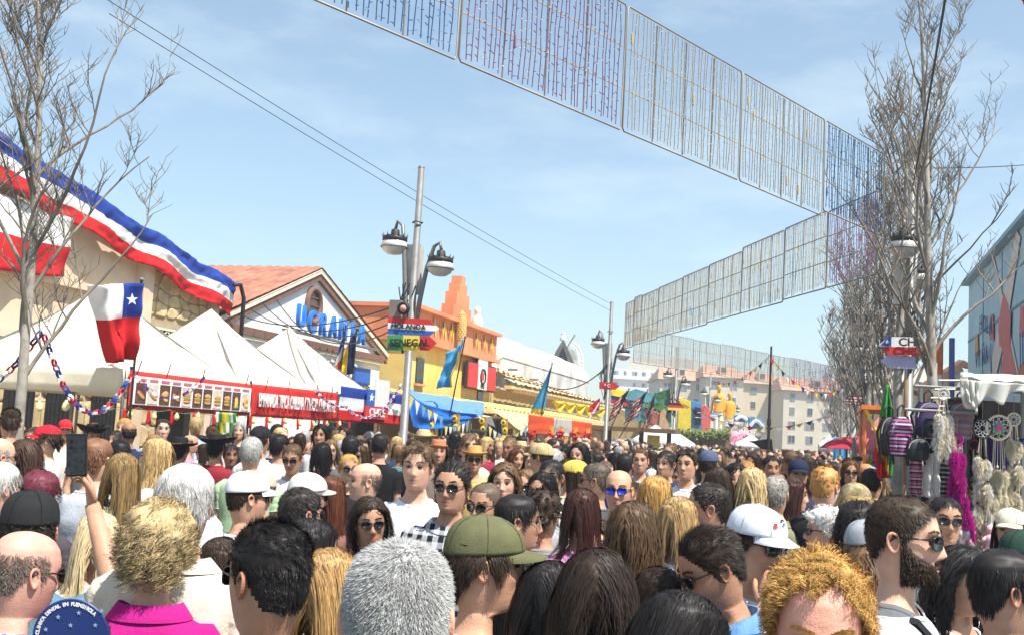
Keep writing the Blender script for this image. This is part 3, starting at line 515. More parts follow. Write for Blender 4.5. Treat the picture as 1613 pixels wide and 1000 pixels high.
mural([(1581, 462), (1588, 480), (1590, 540), (1603, 600), (1575, 600), (1580, 560), (1572, 520), (1577, 480)], M_MRED, .045); mural([(1572, 500), (1592, 490), (1590, 545), (1574, 545)], M_MRED, .052)
mural([(1607, 482), (1612, 482), (1613, 530), (1605, 530)], M_MRED, .04); mural([(1560, 495), (1564, 495), (1565, 535), (1559, 535)], M_MRED, .04); mural([(1536, 530), (1540, 525), (1541, 560), (1536, 560)], mat('mural_ochre', (.60, .36, .12)), .04); mural([(1604, 580), (1613, 568), (1613, 602), (1602, 602)], mat('mural_ochre2', (.5, .2, .1)), .04)
for i, ch in enumerate('HOLA'): q = at_plane_x(1545+5.2*i, 510+1.5*i, XM-.05); text('lettering', ch, q, (0, -1, 0), (0, 0, 1), .62, M_MNAVY, mw, .006, -.004, 1.1)
for i, ch in enumerate('VIÑA'): q = at_plane_x(1538+5.4*i, 568-3*i, XM-.05); text('lettering', ch, q, (0, -1, 0), (0, 0, 1), .66, M_MNAVY, mw, .006, -.004, 1.1)
for x, y in ((1560, 585), (1606, 570), (1610, 565)): mural([(x, y-45), (x+1, y-45), (x+1.5, y+8), (x+.5, y+8)], M_MNAVY, .05)
# gabled houses behind the right lamp post
rh = empty('market_house'); tag(rh, 'small cream house with brown roof edge behind the right bare tree', 'building'); 
for nm, pts, mt, off in (('wall', [(1440, 700), (1525, 700), (1525, 600), (1512, 570), (1445, 612)], mat('house_cream', (.62, .55, .46)), 6.0), ('roof', [(1436, 613), (1510, 566), (1520, 572), (1520, 580), (1511, 576), (1440, 622)], M_BROWN, -.5)):
    b = MB(); pp = [P(x, y, 34) for x, y in pts]; b.prism(pp, FWD*5+V3((0, 0, -FWD.z*5)) if nm == 'wall' else -FWD*.4); b.build(nm, mt, rh)
# ================================================================== PEOPLE
rng = np.random.default_rng(7)
# body profile: height relative to the head's centre, half width, front, back, roundness
PROF = np.array([
 (-.93,.165,.085,-.13,2.4),(-.82,.172,.10,-.125,2.4),(-.70,.152,.10,-.10,2.4),(-.55,.160,.105,-.112,2.4),(-.42,.178,.118,-.125,2.4),(-.32,.188,.10,-.124,2.5),
 (-.268,.182,.075,-.114,2.5),(-.242,.152,.055,-.104,2.4),(-.222,.116,.040,-.094,2.2),(-.203,.084,.032,-.084,2.1),(-.188,.069,.030,-.076,2.0),(-.17,.060,.031,-.069,2),(-.145,.0555,.032,-.064,2),
 (-.124,.054,.036,-.062,2),(-.119,.052,.066,-.062,2),(-.113,.053,.080,-.064,2),(-.103,.057,.087,-.067,2.05),(-.085,.063,.0905,-.074,2.1),(-.06,.069,.0915,-.083,2.15),(-.035,.0735,.093,-.092,2.15),(-.01,.0755,.0945,-.099,2.2),
 (.015,.0765,.096,-.103,2.2),(.045,.0765,.095,-.103,2.2),(.075,.0715,.086,-.096,2.1),(.098,.058,.066,-.080,2.05),(.110,.043,.045,-.062,2.0),(.117,.025,.022,-.042,2),(.120,.004,-.006,-.016,2)])
PROF[:, 0] += np.where((PROF[:, 0] > -.6) & (PROF[:, 0] < -.14), .018, 0)     # shoulders sit high, necks stay short
def prof(z, tab=PROF):
    return [np.interp(z, tab[:, 0], tab[:, k]) for k in (1, 2, 3, 4)]
def surf(phi, z, hw=1.0, jaw=1.0):
    a, yf, yb, n = prof(z); c = np.where(z > -.15, -.004, -.01); s, co = np.sin(phi), np.cos(phi)
    x = a*np.sign(s)*np.abs(s)**(2/n)*np.where(z > -.2, hw, 1)
    y = c + np.where(co > 0, yf-c, c-yb)*np.sign(co)*np.abs(co)**(2/n)
    jw = np.clip((-.02-z)/.08, 0, 1)*np.clip((z+.1215)/.004, 0, 1)*np.clip(co, 0, 1)
    x = x*(1-.20*jaw*jw)
    return x, y
def face_bumps(x, y, z, female, fv=(1, 1, 1, 1, 0)):
    f = (y > .02); ax = np.abs(x); g = lambda u, w: np.exp(-(u/w)**2); d = np.zeros_like(x)
    nz_ = np.interp(z, [-.052, -.046, -.040, -.033, -.02, 0, .016, .03], [0, .009, .024, .027, .020, .012, .007, 0])*(.88 if female else 1)*fv[0]
    d += nz_*g(x, np.interp(z, [-.045, -.03, 0, .02], [.0155, .0125, .0085, .010]))
    d += .006*g(ax-.013, .006)*g(z+.042, .006)
    d -= .0115*g(ax-.032, .017)*g(z-.006, .013)
    d += (.002 if female else .005)*fv[1]*g(ax-.030, .024)*g(z-.028, .008)
    d += .004*fv[3]*g(ax-.045, .017)*g(z+.030, .018); z = z-fv[4]
    d += .004*g(x, .026)*g(z+.068, .018)
    d += .0045*g(x, .019)*g(z+.0625, .0045) + .0055*g(x, .017)*g(z+.0755, .0055) - .004*g(x, .022)*g(z+.0685, .002)
    d += .006*g(x, .020)*g(z+.102, .011) - .003*g(x, .024)*g(z+.087, .005)
    return np.where(f, y+d, y)
def rot(ax, a):
    return np.array(Matrix.Rotation(a, 3, ax))
class Rig:
    """pose of one figure: height, head turn (degrees), width"""
    def __init__(s, H=1.75, hyaw=0, hpitch=0, hroll=0, female=False, wide=1.0, hs=1.0, hw=1.0):
        s.H = H; s.k = (H-.32*hs)/1.43; s.female = female; s.wide = wide*(.90 if female else 1); s.hs = hs*(.955 if female else 1); s.hw = hw
        s.R = rot('Z', math.radians(hyaw)) @ rot('X', math.radians(hpitch)) @ rot('Y', math.radians(hroll))
        s.piv = np.array((0, -.02, -.135)); q = np.random.default_rng(int(H*99991) % 100003); s.fv = q.uniform((.82, .5, .72, .6, -.004), (1.28, 1.5, 1.25, 1.5, .004))   # nose, brow, jaw, cheek, mouth height
    def world(s, V, head=True):
        """head-centred canonical coordinates -> standing figure (head=False: arms, which do not follow the head)"""
        V = np.array(V, float); z = V[:, 2].copy()
        t = np.clip((z+.215)/.085, 0, 1); wgt = t*t*(3-2*t)
        if not head:
            O = V.copy(); O[:, 0] *= s.wide; O[:, 2] = np.where(z < -.2, -.2+(z+.2)*s.k, z) + s.H-.12*s.hs; return O
        Q = (V-s.piv)@s.R.T + s.piv
        O = V*(1-wgt[:, None]) + Q*wgt[:, None]
        hsv = s.hs*wgt + (1-wgt)
        O[:, 0] *= np.where(wgt > .98, s.hs, s.wide*(1-wgt)+s.hs*wgt); O[:, 1] *= hsv
        low = z < -.2
        O[:, 2] = np.where(low, -.2+(z+.2)*s.k, O[:, 2]*hsv + (1-hsv)*0)
        O[:, 2] += s.H-.12*s.hs
        return O
def mesh_np(name, V, F, mi=None, smooth=True, cols=None):
    me = bpy.data.meshes.new(name); V = np.asarray(V, dtype=np.float32)
    if isinstance(F, np.ndarray): tot = np.full(len(F), F.shape[1], np.int32); fl = F.ravel().astype(np.int32)
    else: tot = np.array([len(f) for f in F], np.int32); fl = np.array([i for f in F for i in f], np.int32)
    me.vertices.add(len(V)); me.vertices.foreach_set('co', V.ravel()); me.loops.add(len(fl)); me.loops.foreach_set('vertex_index', fl)
    me.polygons.add(len(tot)); st = np.zeros(len(tot), np.int32); st[1:] = np.cumsum(tot)[:-1]; me.polygons.foreach_set('loop_start', st)
    if mi is not None: me.polygons.foreach_set('material_index', np.array(mi, np.int32))
    if smooth: me.polygons.foreach_set('use_smooth', np.ones(len(tot), bool))
    if cols is not None:
        at = me.color_attributes.new('Col', 'FLOAT_COLOR', 'POINT'); c4 = np.ones((len(V), 4), np.float32); c4[:, :3] = cols; at.data.foreach_set('color', c4.ravel())
    me.update(calc_edges=True); return me
def gridF(nr, nc, off=0, wrap=True):
    F = []
    for i in range(nr-1):
        for j in range(nc if wrap else nc-1):
            k = (j+1) % nc; F.append((off+i*nc+j, off+i*nc+k, off+(i+1)*nc+k, off+(i+1)*nc+j))
    return F
def tube_np(pts, rs, n=8, flat=1.0):
    mb = MB(); mb.tube(pts, list(rs), n); return np.array(mb.v), mb.f
ARM = {'down': lambda s: [(.168*s, -.015, -.266), (.215*s, -.03, -.56), (.215*s, .06, -.80)],
       'fold': lambda s: [(.168*s, -.015, -.266), (.225*s, .0, -.55), (.08*s, .20, -.50)],
       'phone': lambda s: [(.168*s, -.015, -.266), (.24*s, .22, -.40), (.10*s, .34, -.17)]}
def hand_geo(wr, d, nrm, n=6, curl=.5, spread=.12, side=1):
    """palm and five fingers from wrist wr, pointing along d, palm normal nrm"""
    d = Vector(d).normalized(); nrm = Vector(nrm); nrm = (nrm-d*nrm.dot(d)).normalized(); sd = d.cross(nrm)*side; wr = Vector(wr)
    mb = MB()
    rings = [(0, .026, .019), (.03, .036, .018), (.06, .042, .016), (.085, .042, .013), (.092, .036, .008)]
    V = []
    for t, a, b in rings:
        for j in range(10):
            q = 2*math.pi*j/10; V.append(wr + d*t + sd*(a*math.cos(q)) + nrm*(b*math.sin(q)))
    mb.add(V, gridF(5, 10) + [tuple(40+j for j in range(10))])
    for i, (o, L, r) in enumerate(((-.031, .066, .0078), (-.010, .078, .0088), (.011, .073, .0088), (.031, .060, .0082))):
        p = wr + d*.083 + sd*(-o); dd = (d + sd*(-o*spread*22)).normalized(); pts = [p-dd*.012, p]
        for seg, fr in enumerate((.45, .32, .23)):
            dd = (Matrix.Rotation(curl*(.55+.3*seg), 3, sd*side)@dd).normalized() if curl else dd
            p = p + dd*(L*fr); pts.append(p)
        mb.tube(pts, [r*1.05, r*1.1, r, r*.9, r*.6], n)
    p = wr + d*.025 + sd*.030; dd = (d*.75 + sd*.75 + nrm*.35).normalized(); pts = [p-dd*.01]
    for fr in (.036, .030, .022):
        pts.append(p); p = p + dd*fr; dd = (dd*.8 + d*.35 + nrm*.25*curl).normalized()
    pts.append(p); mb.tube(pts, [.012, .0135, .0115, .010, .006], n)
    return np.array(mb.v), mb.f
def body_mesh(rig, hi, arms, stubble=0, fingers=None, lipcol=(1.0, .72, .70)):
    nseg = 48 if hi == 2 else (30 if hi == 1 else 16)
    u = np.arange(nseg)/nseg; phi = 2*np.pi*u - .42*np.sin(2*np.pi*u)
    hz_ = {2: .0056, 1: .0085, 0: .017}[hi]
    zh = np.concatenate([np.array([.1199, .118, .1145, .109]), np.arange(.102, -.108, -hz_), np.array([-.111, -.1155, -.1185, -.1215])])
    zb = np.array([-.128, -.145, -.16, -.175, -.19, -.204, -.222, -.245, -.285, -.36, -.42, -.52, -.66, -.80, -.93])
    zs = np.concatenate([zh, zb]); nr = len(zs)
    PH, Z = np.meshgrid(phi, zs); PH = PH.ravel(); Z = Z.ravel()
    x, y = surf(PH, Z, rig.hw, (1.15 if rig.female else .8)*rig.fv[2])
    headm = Z > -.122
    y = np.where(headm, face_bumps(x, y, Z, rig.female, rig.fv), y)
    if rig.female:
        y = y + .035*np.exp(-((np.abs(x)-.085)/.05)**2-((Z+.47)/.07)**2)*(np.cos(PH) > 0)
    if rig.female: nkf = 1-.13*np.exp(-((Z+.148)/.03)**2); x = x*nkf; y = np.where(headm, y, y*nkf)
    V = np.stack([x, y, Z], 1)
    C = np.ones((len(V), 3))
    fr = (y > .03) & headm; g = lambda uu, w_: np.exp(-(uu/w_)**2)
    lip = np.clip(g(np.maximum(np.abs(x)-.012, 0), .008)*(g(Z-rig.fv[4]+.0628, .0046)+g(Z-rig.fv[4]+.0752, .0052)), 0, 1)*fr
    C = C*(1-lip[:, None]) + lip[:, None]*np.array(lipcol)
    red = np.clip(.55*g(x, .016)*g(Z+.035, .014) + .35*g(np.abs(x)-.045, .02)*g(Z+.03, .02), 0, 1)*fr
    C = C*(1-red[:, None]*.5) + red[:, None]*.5*np.array((1.08, .72, .68))
    ml = g(x, .024)*g(Z-rig.fv[4]+.0688, .0018)*fr; C = C*(1-.75*ml[:, None])
    sock = g(np.abs(x)-.032, .017)*g(Z-.006, .011)*fr; C = C*(1-.28*sock[:, None])  # shade under the brow painted into the vertex colour of the eye sockets
    if stubble:
        bd = np.clip((-.035-Z)/.025, 0, 1)*np.clip((y+.01)/.04, 0, 1)*headm*(1-lip); C = C*(1-stubble*bd[:, None]*np.array((.55, .52, .45)))
    F = gridF(nr, nseg) + [tuple(range(nseg))[::-1], tuple((nr-1)*nseg+j for j in range(nseg))]
    mi = [0]*len(F); Vs = [rig.world(V)]; Cs = [C]; n = len(V)
    def add(V2, F2, col=(1, 1, 1), k=0, world=True):
        nonlocal n
        V2 = np.array(V2, float); Vs.append(rig.world(V2, world != 'arm')); Cs.append(np.tile(col, (len(V2), 1))); F.extend([tuple(i+n for i in f) for f in F2]); mi.extend([k]*len(F2)); n += len(V2)
    # ears
    if hi:
        for s in (-1, 1):
            E = []; m_ = 12 if hi == 2 else 8
            for rr, out, sh in ((.55, -.012, 0), (1.0, .004, 0), (1.02, .010, 0), (.86, .0125, 0), (.62, .004, .002), (.25, .001, .003)):
                for j in range(m_):
                    q = 2*math.pi*j/m_; ez = math.sin(q)*.032*rr*(1 if math.sin(q) > 0 else .9); ey = math.cos(q)*.0175*rr*(1.0+.25*math.sin(q))
                    E.append((s*(.0715*rig.hw+out-.25*(ey-.0)+.002), ey-.012-.1*ez, ez-.006))
            FE = gridF(6, m_) + [tuple(5*m_+j for j in range(m_))]
            add(E, FE, (1.02, .86, .83))
        for s in (-1, 1):   # eyes
            E = []; FE = []; nb = 12
            yc = float(prof(np.array([.006]))[1][0])-.0165
            for i in range(7):
                r_ = math.sin(math.pi/2*i/6); dd_ = math.cos(math.pi/2*i/6)
                for j in range(nb):
                    q = 2*math.pi*j/nb; E.append((s*.032+.0128*r_*math.cos(q), yc+.0125*dd_, .0055+.0044*r_*math.sin(q)))
            add(E, gridF(7, nb), (1, 1, 1), 1)
            # colour of the eye: pupil, iris, white
            cc = Cs[-1]; ring = np.repeat(np.arange(7), nb); cc[ring <= 1] = (.02, .02, .02); cc[ring == 2] = (.10, .055, .03); cc[ring == 3] = (.10, .055, .03); cc[ring >= 4] = (.75, .72, .70)
            L = [(s*.032+.0142*math.cos(q), yc+.0115-.006*abs(math.cos(q))**2, .0055+.0052*math.sin(q)) for q in np.linspace(0.0, math.pi, 7)]
            t, tf = tube_np(L, [.0008, .0013, .0017, .0018, .0017, .0013, .0008], 4); add(t, tf, (.16, .12, .11), 0)
    # arms
    for s in (-1, 1):
        sp = arms[0 if s < 0 else 1]; pts = ARM[sp](s) if isinstance(sp, str) else sp
        A, B, W = [Vector(p) for p in pts]; k = 8 if hi == 0 else 12
        path = [A+Vector((-.03*s, 0, .02)), A, A.lerp(B, .3), A.lerp(B, .65), B, B.lerp(W, .25), B.lerp(W, .6), W]
        q = .85 if rig.female else 1
        t, tf = tube_np(path, [.045*q, .054*q, .050*q, .044*q, .039*q, .041*q, .034*q, .026*q], k); add(t, tf, world='arm')
        fg = (fingers or {}).get(s)
        dirw = (W-B).normalized()
        if fg: h, hf = hand_geo(W-dirw*.01, fg.get('d', dirw), fg.get('n', (0, 1, 0)), 7, fg.get('curl', .5), fg.get('spread', .12), fg.get('side', s))
        else: h, hf = hand_geo(W-dirw*.01, dirw, (-s, .3, 0), 4, .35, .05, s)
        if hi or fg: add(h, hf, (1.0, .95, .93), 0, 'arm')
    # legs
    for s in (-1, 1):
        t, tf = tube_np([(.09*s, -.01, -.86), (.09*s, .0, -1.0), (.09*s, .01, -1.2), (.09*s, .005, -1.35), (.09*s, -.02, -1.55), (.09*s, -.01, -1.6)], [.085, .085, .058, .052, .04, .04], 8); add(t, tf)
    return mesh_np('body', np.concatenate(Vs), F, mi, True, np.concatenate(Cs))
# ---- clothes
def shirt_mesh(rig, hi, arms, sleeve=.55, neck=-.184, loose=.012, collar=None, hem=-.80, tank=False, seed=0, open_=0):
    nseg = 44 if hi == 2 else (24 if hi == 1 else 14); phi = 2*np.pi*np.arange(nseg)/nseg
    top = [neck, neck-.012, -.205, -.221, -.238, -.258, -.285, -.33, -.37, -.42, -.47, -.52, -.58, -.64, -.70, -.76, hem]
    if hi == 0: top = [neck, -.205, -.224, -.25, -.30, -.42, -.58, hem]
    zs = np.array(sorted(set([t for t in top if t <= neck]), reverse=True)); PH, Z = np.meshgrid(phi, zs); PH = PH.ravel(); Z = Z.ravel()
    x, y = surf(PH, Z)
    if rig.female: y = y + .035*np.exp(-((np.abs(x)-.085)/.05)**2-((Z+.47)/.07)**2)*(np.cos(PH) > 0)
    off = loose + .018*np.clip((-.45-Z)/.2, 0, 1)
    x = x + off*np.sin(PH); y = y + off*np.cos(PH)
    wr = np.array([noise.noise(Vector((math.sin(p)*2.2+seed*3.1, math.cos(p)*2.2, z*7))) + .6*noise.noise(Vector((math.sin(p)*6+seed, math.cos(p)*6, z*13+3))) for p, z in zip(PH, Z)])
    amp = .010*np.clip((-.22-Z)/.1, 0, 1); x = x*(1+amp*wr*4); y = y + amp*wr*np.cos(PH)*1.6 + amp*.5*wr*np.sign(np.cos(PH))
    # neckline dips in front
    dip = np.clip(1-(neck-Z)/.05, 0, 1)*np.clip(np.cos(PH), 0, 1)**2*(.035+open_); Z2 = Z-dip; y = y + dip*.55
    V = np.stack([x, y, Z2], 1); F = gridF(len(zs), nseg); Vs = [V]; n = len(V)
    Vs[0] = rig.world(V)
    def add(V2, F2, head=True):
        nonlocal n
        Vs.append(rig.world(np.array(V2), head)); F.extend([tuple(i+n for i in f) for f in F2]); n += len(V2)
    # neckband
    r0 = V[:nseg]; c0 = r0.mean(0)
    if collar:
        up = r0+np.array((0, -.004, .030))+(r0-c0)*np.array((-.05, -.05, 0)); fold = r0+(r0-c0)*np.array((.28, .22, 0))+np.array((0, 0, -.012))
        add(np.concatenate([r0, up, up+(r0-c0)*np.array((.06, .06, 0)), fold]), gridF(4, nseg))
    else:
        add(np.concatenate([r0+(r0-c0)*np.array((.03, .03, 0)), r0+np.array((0, 0, .012))-(r0-c0)*.03, r0+np.array((0, 0, .006))-(r0-c0)*.08]), gridF(3, nseg))
    if sleeve > 0:
        for s in (-1, 1):
            sp = arms[0 if s < 0 else 1]; pts = ARM[sp](s) if isinstance(sp, str) else sp
            A, B, W = [Vector(p) for p in pts]; path = [A+Vector((-.085*s, 0, .012)), A+Vector((-.025*s, 0, .006))]; rs = [.046, .063]
            L = sleeve; k = 0; N = 10 if hi else 4
            for i in range(1, N+1):
                t = L*i/N
                q = A.lerp(B, t) if t <= 1 else B.lerp(W, min(t-1, .96)); rr = (.067-.006*t if t <= 1 else .056-.016*(t-1)) + .004*math.sin(i*2.3+seed)*(hi > 0)
                path.append(q); rs.append(rr*(.9 if rig.female else 1))
            mb = MB(); mb.tube(path, rs, 14 if hi == 2 else 8, cap=False); add(mb.v, mb.f, False)
            # cuff turned in
            e = np.array(mb.v[-(14 if hi == 2 else 8):]); c = e.mean(0); add(np.concatenate([e, c+(e-c)*.9]), gridF(2, len(e)), False)
    return mesh_np('shirt', np.concatenate(Vs), F)
def trouser_mesh(rig, skirt=False):
    mb = MB(); n = 14; phi = 2*np.pi*np.arange(n)/n; zs = np.array([-.78, -.86, -.93]); PH, Z = np.meshgrid(phi, zs); x, y = surf(PH.ravel(), Z.ravel())
    V = np.stack([x+.010*np.sin(PH.ravel()), y+.010*np.cos(PH.ravel()), Z.ravel()], 1); mb.add(V.tolist(), gridF(3, n)+[tuple(2*n+j for j in range(n))])
    for s in (-1, 1):
        mb.tube([(.088*s, -.015, -.86), (.09*s, -.01, -1.0), (.09*s, .01, -1.22), (.09*s, 0, -1.4), (.09*s, -.015, -1.56)], [.088, .094, .07, .066, .06], 10)
    return mesh_np('trousers', rig.world(np.array(mb.v)), mb.f)
def shoe_mesh(rig, s):
    mb = MB(); V = []
    for t, a, h in ((-.09, .02, .03), (-.08, .036, .06), (0, .040, .08), (.08, .044, .055), (.14, .040, .035), (.165, .02, .02)):
        for j in range(8):
            q = 2*math.pi*j/8; V.append((.09*s+a*math.cos(q), t+.01, -1.63+max(0, h*(.5+.62*math.sin(q)))))
    mb.add(V, gridF(6, 8)+[tuple(range(8))[::-1], tuple(40+j for j in range(8))]); return mesh_np('shoe', rig.world(np.array(mb.v)), mb.f)
# ---- hair
def hairline(phi, recede=0.0, low=-.075):
    p = np.abs((phi+np.pi) % (2*np.pi)-np.pi)
    return np.interp(p, [0, .45, .75, 1.05, 1.25, 1.42, 1.62, 1.85, 2.3, np.pi], [.078+recede*.030, .080+recede*.045, .062+recede*.05, .040+recede*.03, .012, -.018, .025, -.005, low*.8, low])
STY = {  # length, jitter, lift, gravity, groom, curl amplitude, turns, clump, shell thickness, strand width, count, segments
 'buzz':  dict(L=.010, j=.25, lift=.42, g=.0, groom='whorl', amp=0, turns=0, clump=0, sh=.0025, w=.0011, n=12000, seg=2),
 'crop':  dict(L=.022, j=.18, lift=.28, g=.03, groom='fwd', amp=.001, turns=1, clump=.3, sh=.005, w=.0013, n=8500, seg=3),
 'short': dict(L=.048, j=.13, lift=.17, g=.06, groom='side', amp=.002, turns=1, clump=.3, sh=.009, w=.0014, n=7000, seg=4),
 'quiff': dict(L=.050, j=.12, lift=.26, g=.02, groom='back', amp=.002, turns=1, clump=.3, sh=.010, w=.0014, n=7000, seg=4),
 'curly': dict(L=.060, j=.22, lift=.45, g=.04, groom='side', amp=.0065, turns=2.0, clump=.75, sh=.016, w=.0016, n=5000, seg=9),
 'afro':  dict(L=.075, j=.25, lift=.60, g=.02, groom='side', amp=.008, turns=2.6, clump=.85, sh=.026, w=.0024, n=3000, seg=10),
 'puff':  dict(L=.135, j=.20, lift=.38, g=.22, groom='side', amp=.010, turns=2.6, clump=.75, sh=.024, w=.0017, n=4600, seg=12),
 'bob':   dict(L=.23, j=.05, lift=.14, g=.5, groom='part', amp=.003, turns=1, clump=.35, sh=.010, w=.0017, n=6000, seg=6),
 'long':  dict(L=.42, j=.04, lift=.12, g=.6, groom='part', amp=.004, turns=1, clump=.38, sh=.010, w=.0018, n=6000, seg=8),
 'wavy':  dict(L=.44, j=.07, lift=.16, g=.6, groom='part', amp=.009, turns=2.6, clump=.62, sh=.014, w=.0018, n=4600, seg=12),
 'ringlet': dict(L=.40, j=.12, lift=.28, g=.5, groom='part', amp=.010, turns=4, clump=.75, sh=.018, w=.0019, n=3600, seg=16),
}
def collide(Pn, off):
    z = Pn[:, 2]; a, yf, yb, n = prof(np.clip(z, -.9, .1195)); c = np.where(z > -.15, -.004, -.01)
    b = np.where(Pn[:, 1] > c, yf-c, c-yb); dx = Pn[:, 0]/(a+off); dy = (Pn[:, 1]-c)/(b+off)
    r = np.sqrt(dx*dx+dy*dy)+1e-9; ins = (r < 1) & (z < .118)
    s = np.where(ins, 1/r, 1.0)
    ell = z > .035
    s = np.where(ell, 1.0, s); Pn = Pn.copy(); Pn[:, 0] *= s; Pn[:, 1] = c + (Pn[:, 1]-c)*s
    re = np.sqrt((Pn[:, 0]/(.0765+off))**2+((Pn[:, 1]+.004)/(.0995+off))**2+(z/(.1205+off))**2)+1e-9; k = np.where(ell & (re < 1), 1/re, 1.0)
    Pn[:, 0] *= k; Pn[:, 1] = -.004+(Pn[:, 1]+.004)*k; Pn[:, 2] *= k
    return Pn
def hair_mesh(rig, style, hi=2, recede=0.0, seed=1, fade=0.0, Lk=1.0, nk=1.0, bald=False, under_hat=False, low=None, brows=True, beard=0, volume=1.0, hw=1.0, thin=0):
    R = np.random.default_rng(seed); Vs = []; F = []; n0 = 0
    def put(V, Fs):
        nonlocal n0
        Vs.append(rig.world(V)); F.append(np.asarray(Fs, np.int32).reshape(-1, 4)+n0); n0 += len(V)
    st = STY.get(style); lowz = low if low is not None else (-.085 if style in ('long', 'wavy', 'ringlet', 'bob', 'puff') else -.062)
    def ribbons(PTS, nrm, w):
        N, S, _ = PTS.shape
        T = np.gradient(PTS, axis=1); T /= np.linalg.norm(T, axis=2, keepdims=True)+1e-9
        side = np.cross(T, nrm); side /= np.linalg.norm(side, axis=2, keepdims=True)+1e-9
        tt = np.linspace(0, 1, S)[None, :, None]; ww = w[:, None, None]*(1-.72*tt**1.5)*.5
        A = PTS-side*ww; B = PTS+side*ww; V = np.stack([A, B], 2).reshape(-1, 3)
        base = (np.arange(N)[:, None]*S+np.arange(S-1)[None, :])*2
        Q = np.stack([base, base+1, base+3, base+2], 2).reshape(-1, 4); put(V, Q)
    if st and not bald or (st and bald):
        # shell over the scalp
        nseg = {2: 52, 1: 28, 0: 14}[hi]; zs = np.concatenate([np.array([.1198, .117, .113]), np.arange(.105, lowz-.001, -{2: .008, 1: .013, 0: .024}[hi])])
        phi = 2*np.pi*np.arange(nseg)/nseg; PH, Z = np.meshgrid(phi, zs); PH = PH.ravel(); Z = Z.ravel(); x, y = surf(PH, Z, rig.hw)
        hl = hairline(PH, recede, lowz); ok = Z >= hl-.004
        if bald: ok &= (Z < .022) & (np.abs((PH+np.pi) % (2*np.pi)-np.pi) > 1.3)
        if under_hat: ok &= Z < .06
        edge = np.clip((Z-hl)/.03, .05, 1); topf = np.clip((Z-.02)/.08, 0, 1)
        th = (.0012 if bald else st['sh']*volume)*edge*(1-fade*(1-topf)*.85)
        nzv = np.array([noise.noise(Vector((a*38+seed, b*38, c*38))) for a, b, c in zip(x, y, Z)])
        nx, ny, nzz = x/(.075**2), (y+.004)/(.1**2), Z/(.12**2); nn = np.sqrt(nx*nx+ny*ny+nzz*nzz); th = th*(1+.5*nzv)
        V = np.stack([x+nx/nn*th, y+ny/nn*th, Z+nzz/nn*th], 1); nr = len(zs); idx = ok.reshape(nr, nseg); Fq = []
        for f in gridF(nr, nseg):
            if ok[list(f)].sum() >= 3: Fq.append(f)
        if idx[0].all(): Fq += [(0, j, j+1, j+1) for j in range(1, 0)]
        put(V, Fq)
        # strands
        N = int(st['n']*nk*{2: 1, 1: .22, 0: .055}[hi]); wk = {2: 1, 1: 2.3, 0: 4.2}[hi]/min(1, nk)**.75
        ph = R.uniform(-np.pi, np.pi, N*3); zz = .1195-(.1195-lowz)*R.random(N*3)**(1.7 if st['groom'] == 'part' else 1.15)
        hl = hairline(ph, recede, lowz); k = zz > hl+R.normal(0, .003, N*3)
        if bald: k &= (zz < .06-.05*R.random(N*3)**2) & (np.abs(ph) > 1.3)
        if under_hat: k &= zz < .05
        if thin: k &= ~((zz > .085) & (R.random(N*3) < thin))
        ph = ph[k][:N]; zz = zz[k][:N]; N = len(ph)
        x, y = surf(ph, zz, rig.hw); Rt = np.stack([x, y, zz], 1)
        Nn = np.stack([x/(.075**2), (y+.004)/(.1**2), zz/(.12**2)], 1); Nn /= np.linalg.norm(Nn, axis=1, keepdims=True)
        topf = np.clip((zz-.02)/.08, 0, 1)
        gr = st['groom']
        if gr == 'whorl': G = np.stack([x-.01, y+.045, -.02+0*x], 1)
        elif gr == 'fwd': G = np.stack([.25*x/.075, np.where(zz > .03, 1.0, .25), -.5-0*x], 1)
        elif gr == 'back': G = np.stack([.3*np.sign(x)*(1-topf), -np.ones(N), np.where(zz > .06, .35, -.6)], 1)
        elif gr == 'side': G = np.stack([np.where(zz > .07, .8, np.sign(x)*.2), np.where(y > 0, .35, -.3), -.7+0*x], 1)
        else: G = np.stack([np.sign(x+.012)*np.clip(1.15-np.abs(x)/.08, .1, 1), np.where(y > .02, -.55, -.35), -.85+0*x], 1)
        G = G/np.linalg.norm(G, axis=1, keepdims=True); G = G-Nn*(G*Nn).sum(1)[:, None]; G /= np.linalg.norm(G, axis=1, keepdims=True)+1e-9
        L = st['L']*Lk*(.75+.5*R.random(N))*(1-fade*(1-topf)*.93)
        if gr == 'part':  L *= np.clip(.72+.5*(.12-zz)/.2, .6, 1.15)
        S = (st['seg']+1 if nk > .6 else max(3, int(st['seg']*.66)+1)) if hi == 2 else max(3, st['seg']//2+1) if hi == 1 else 3
        d = Nn*st['lift']+G*(1-st['lift']); d += R.normal(0, st['j'], (N, 3))*.6; d /= np.linalg.norm(d, axis=1, keepdims=True)
        lay = (.002+st['sh']*volume*((.95 if gr == 'part' else .5)+.75*R.random(N)))*(1-fade*(1-topf)*.85); p = Rt+Nn*(lay*(.8 if gr == 'part' else .1))[:, None]; pts = [p.copy()]
        steps = S-1
        for i in range(steps):
            d = d + np.array((0, 0, -1.0))*st['g']*10/steps + R.normal(0, st['j'], (N, 3))*.12; d /= np.linalg.norm(d, axis=1, keepdims=True)
            p = p + d*(L/steps)[:, None]; p = collide(p, lay)
            if gr == 'part' and i < steps*.7: # keep hair off the face
                m_ = (p[:, 1] > .035) & (p[:, 2] < .07) & (p[:, 2] > -.14); p[m_, 1] = .035+(p[m_, 1]-.035)*.35; p = collide(p, lay)
            pts.append(p.copy())
        PTS = np.stack(pts, 1)
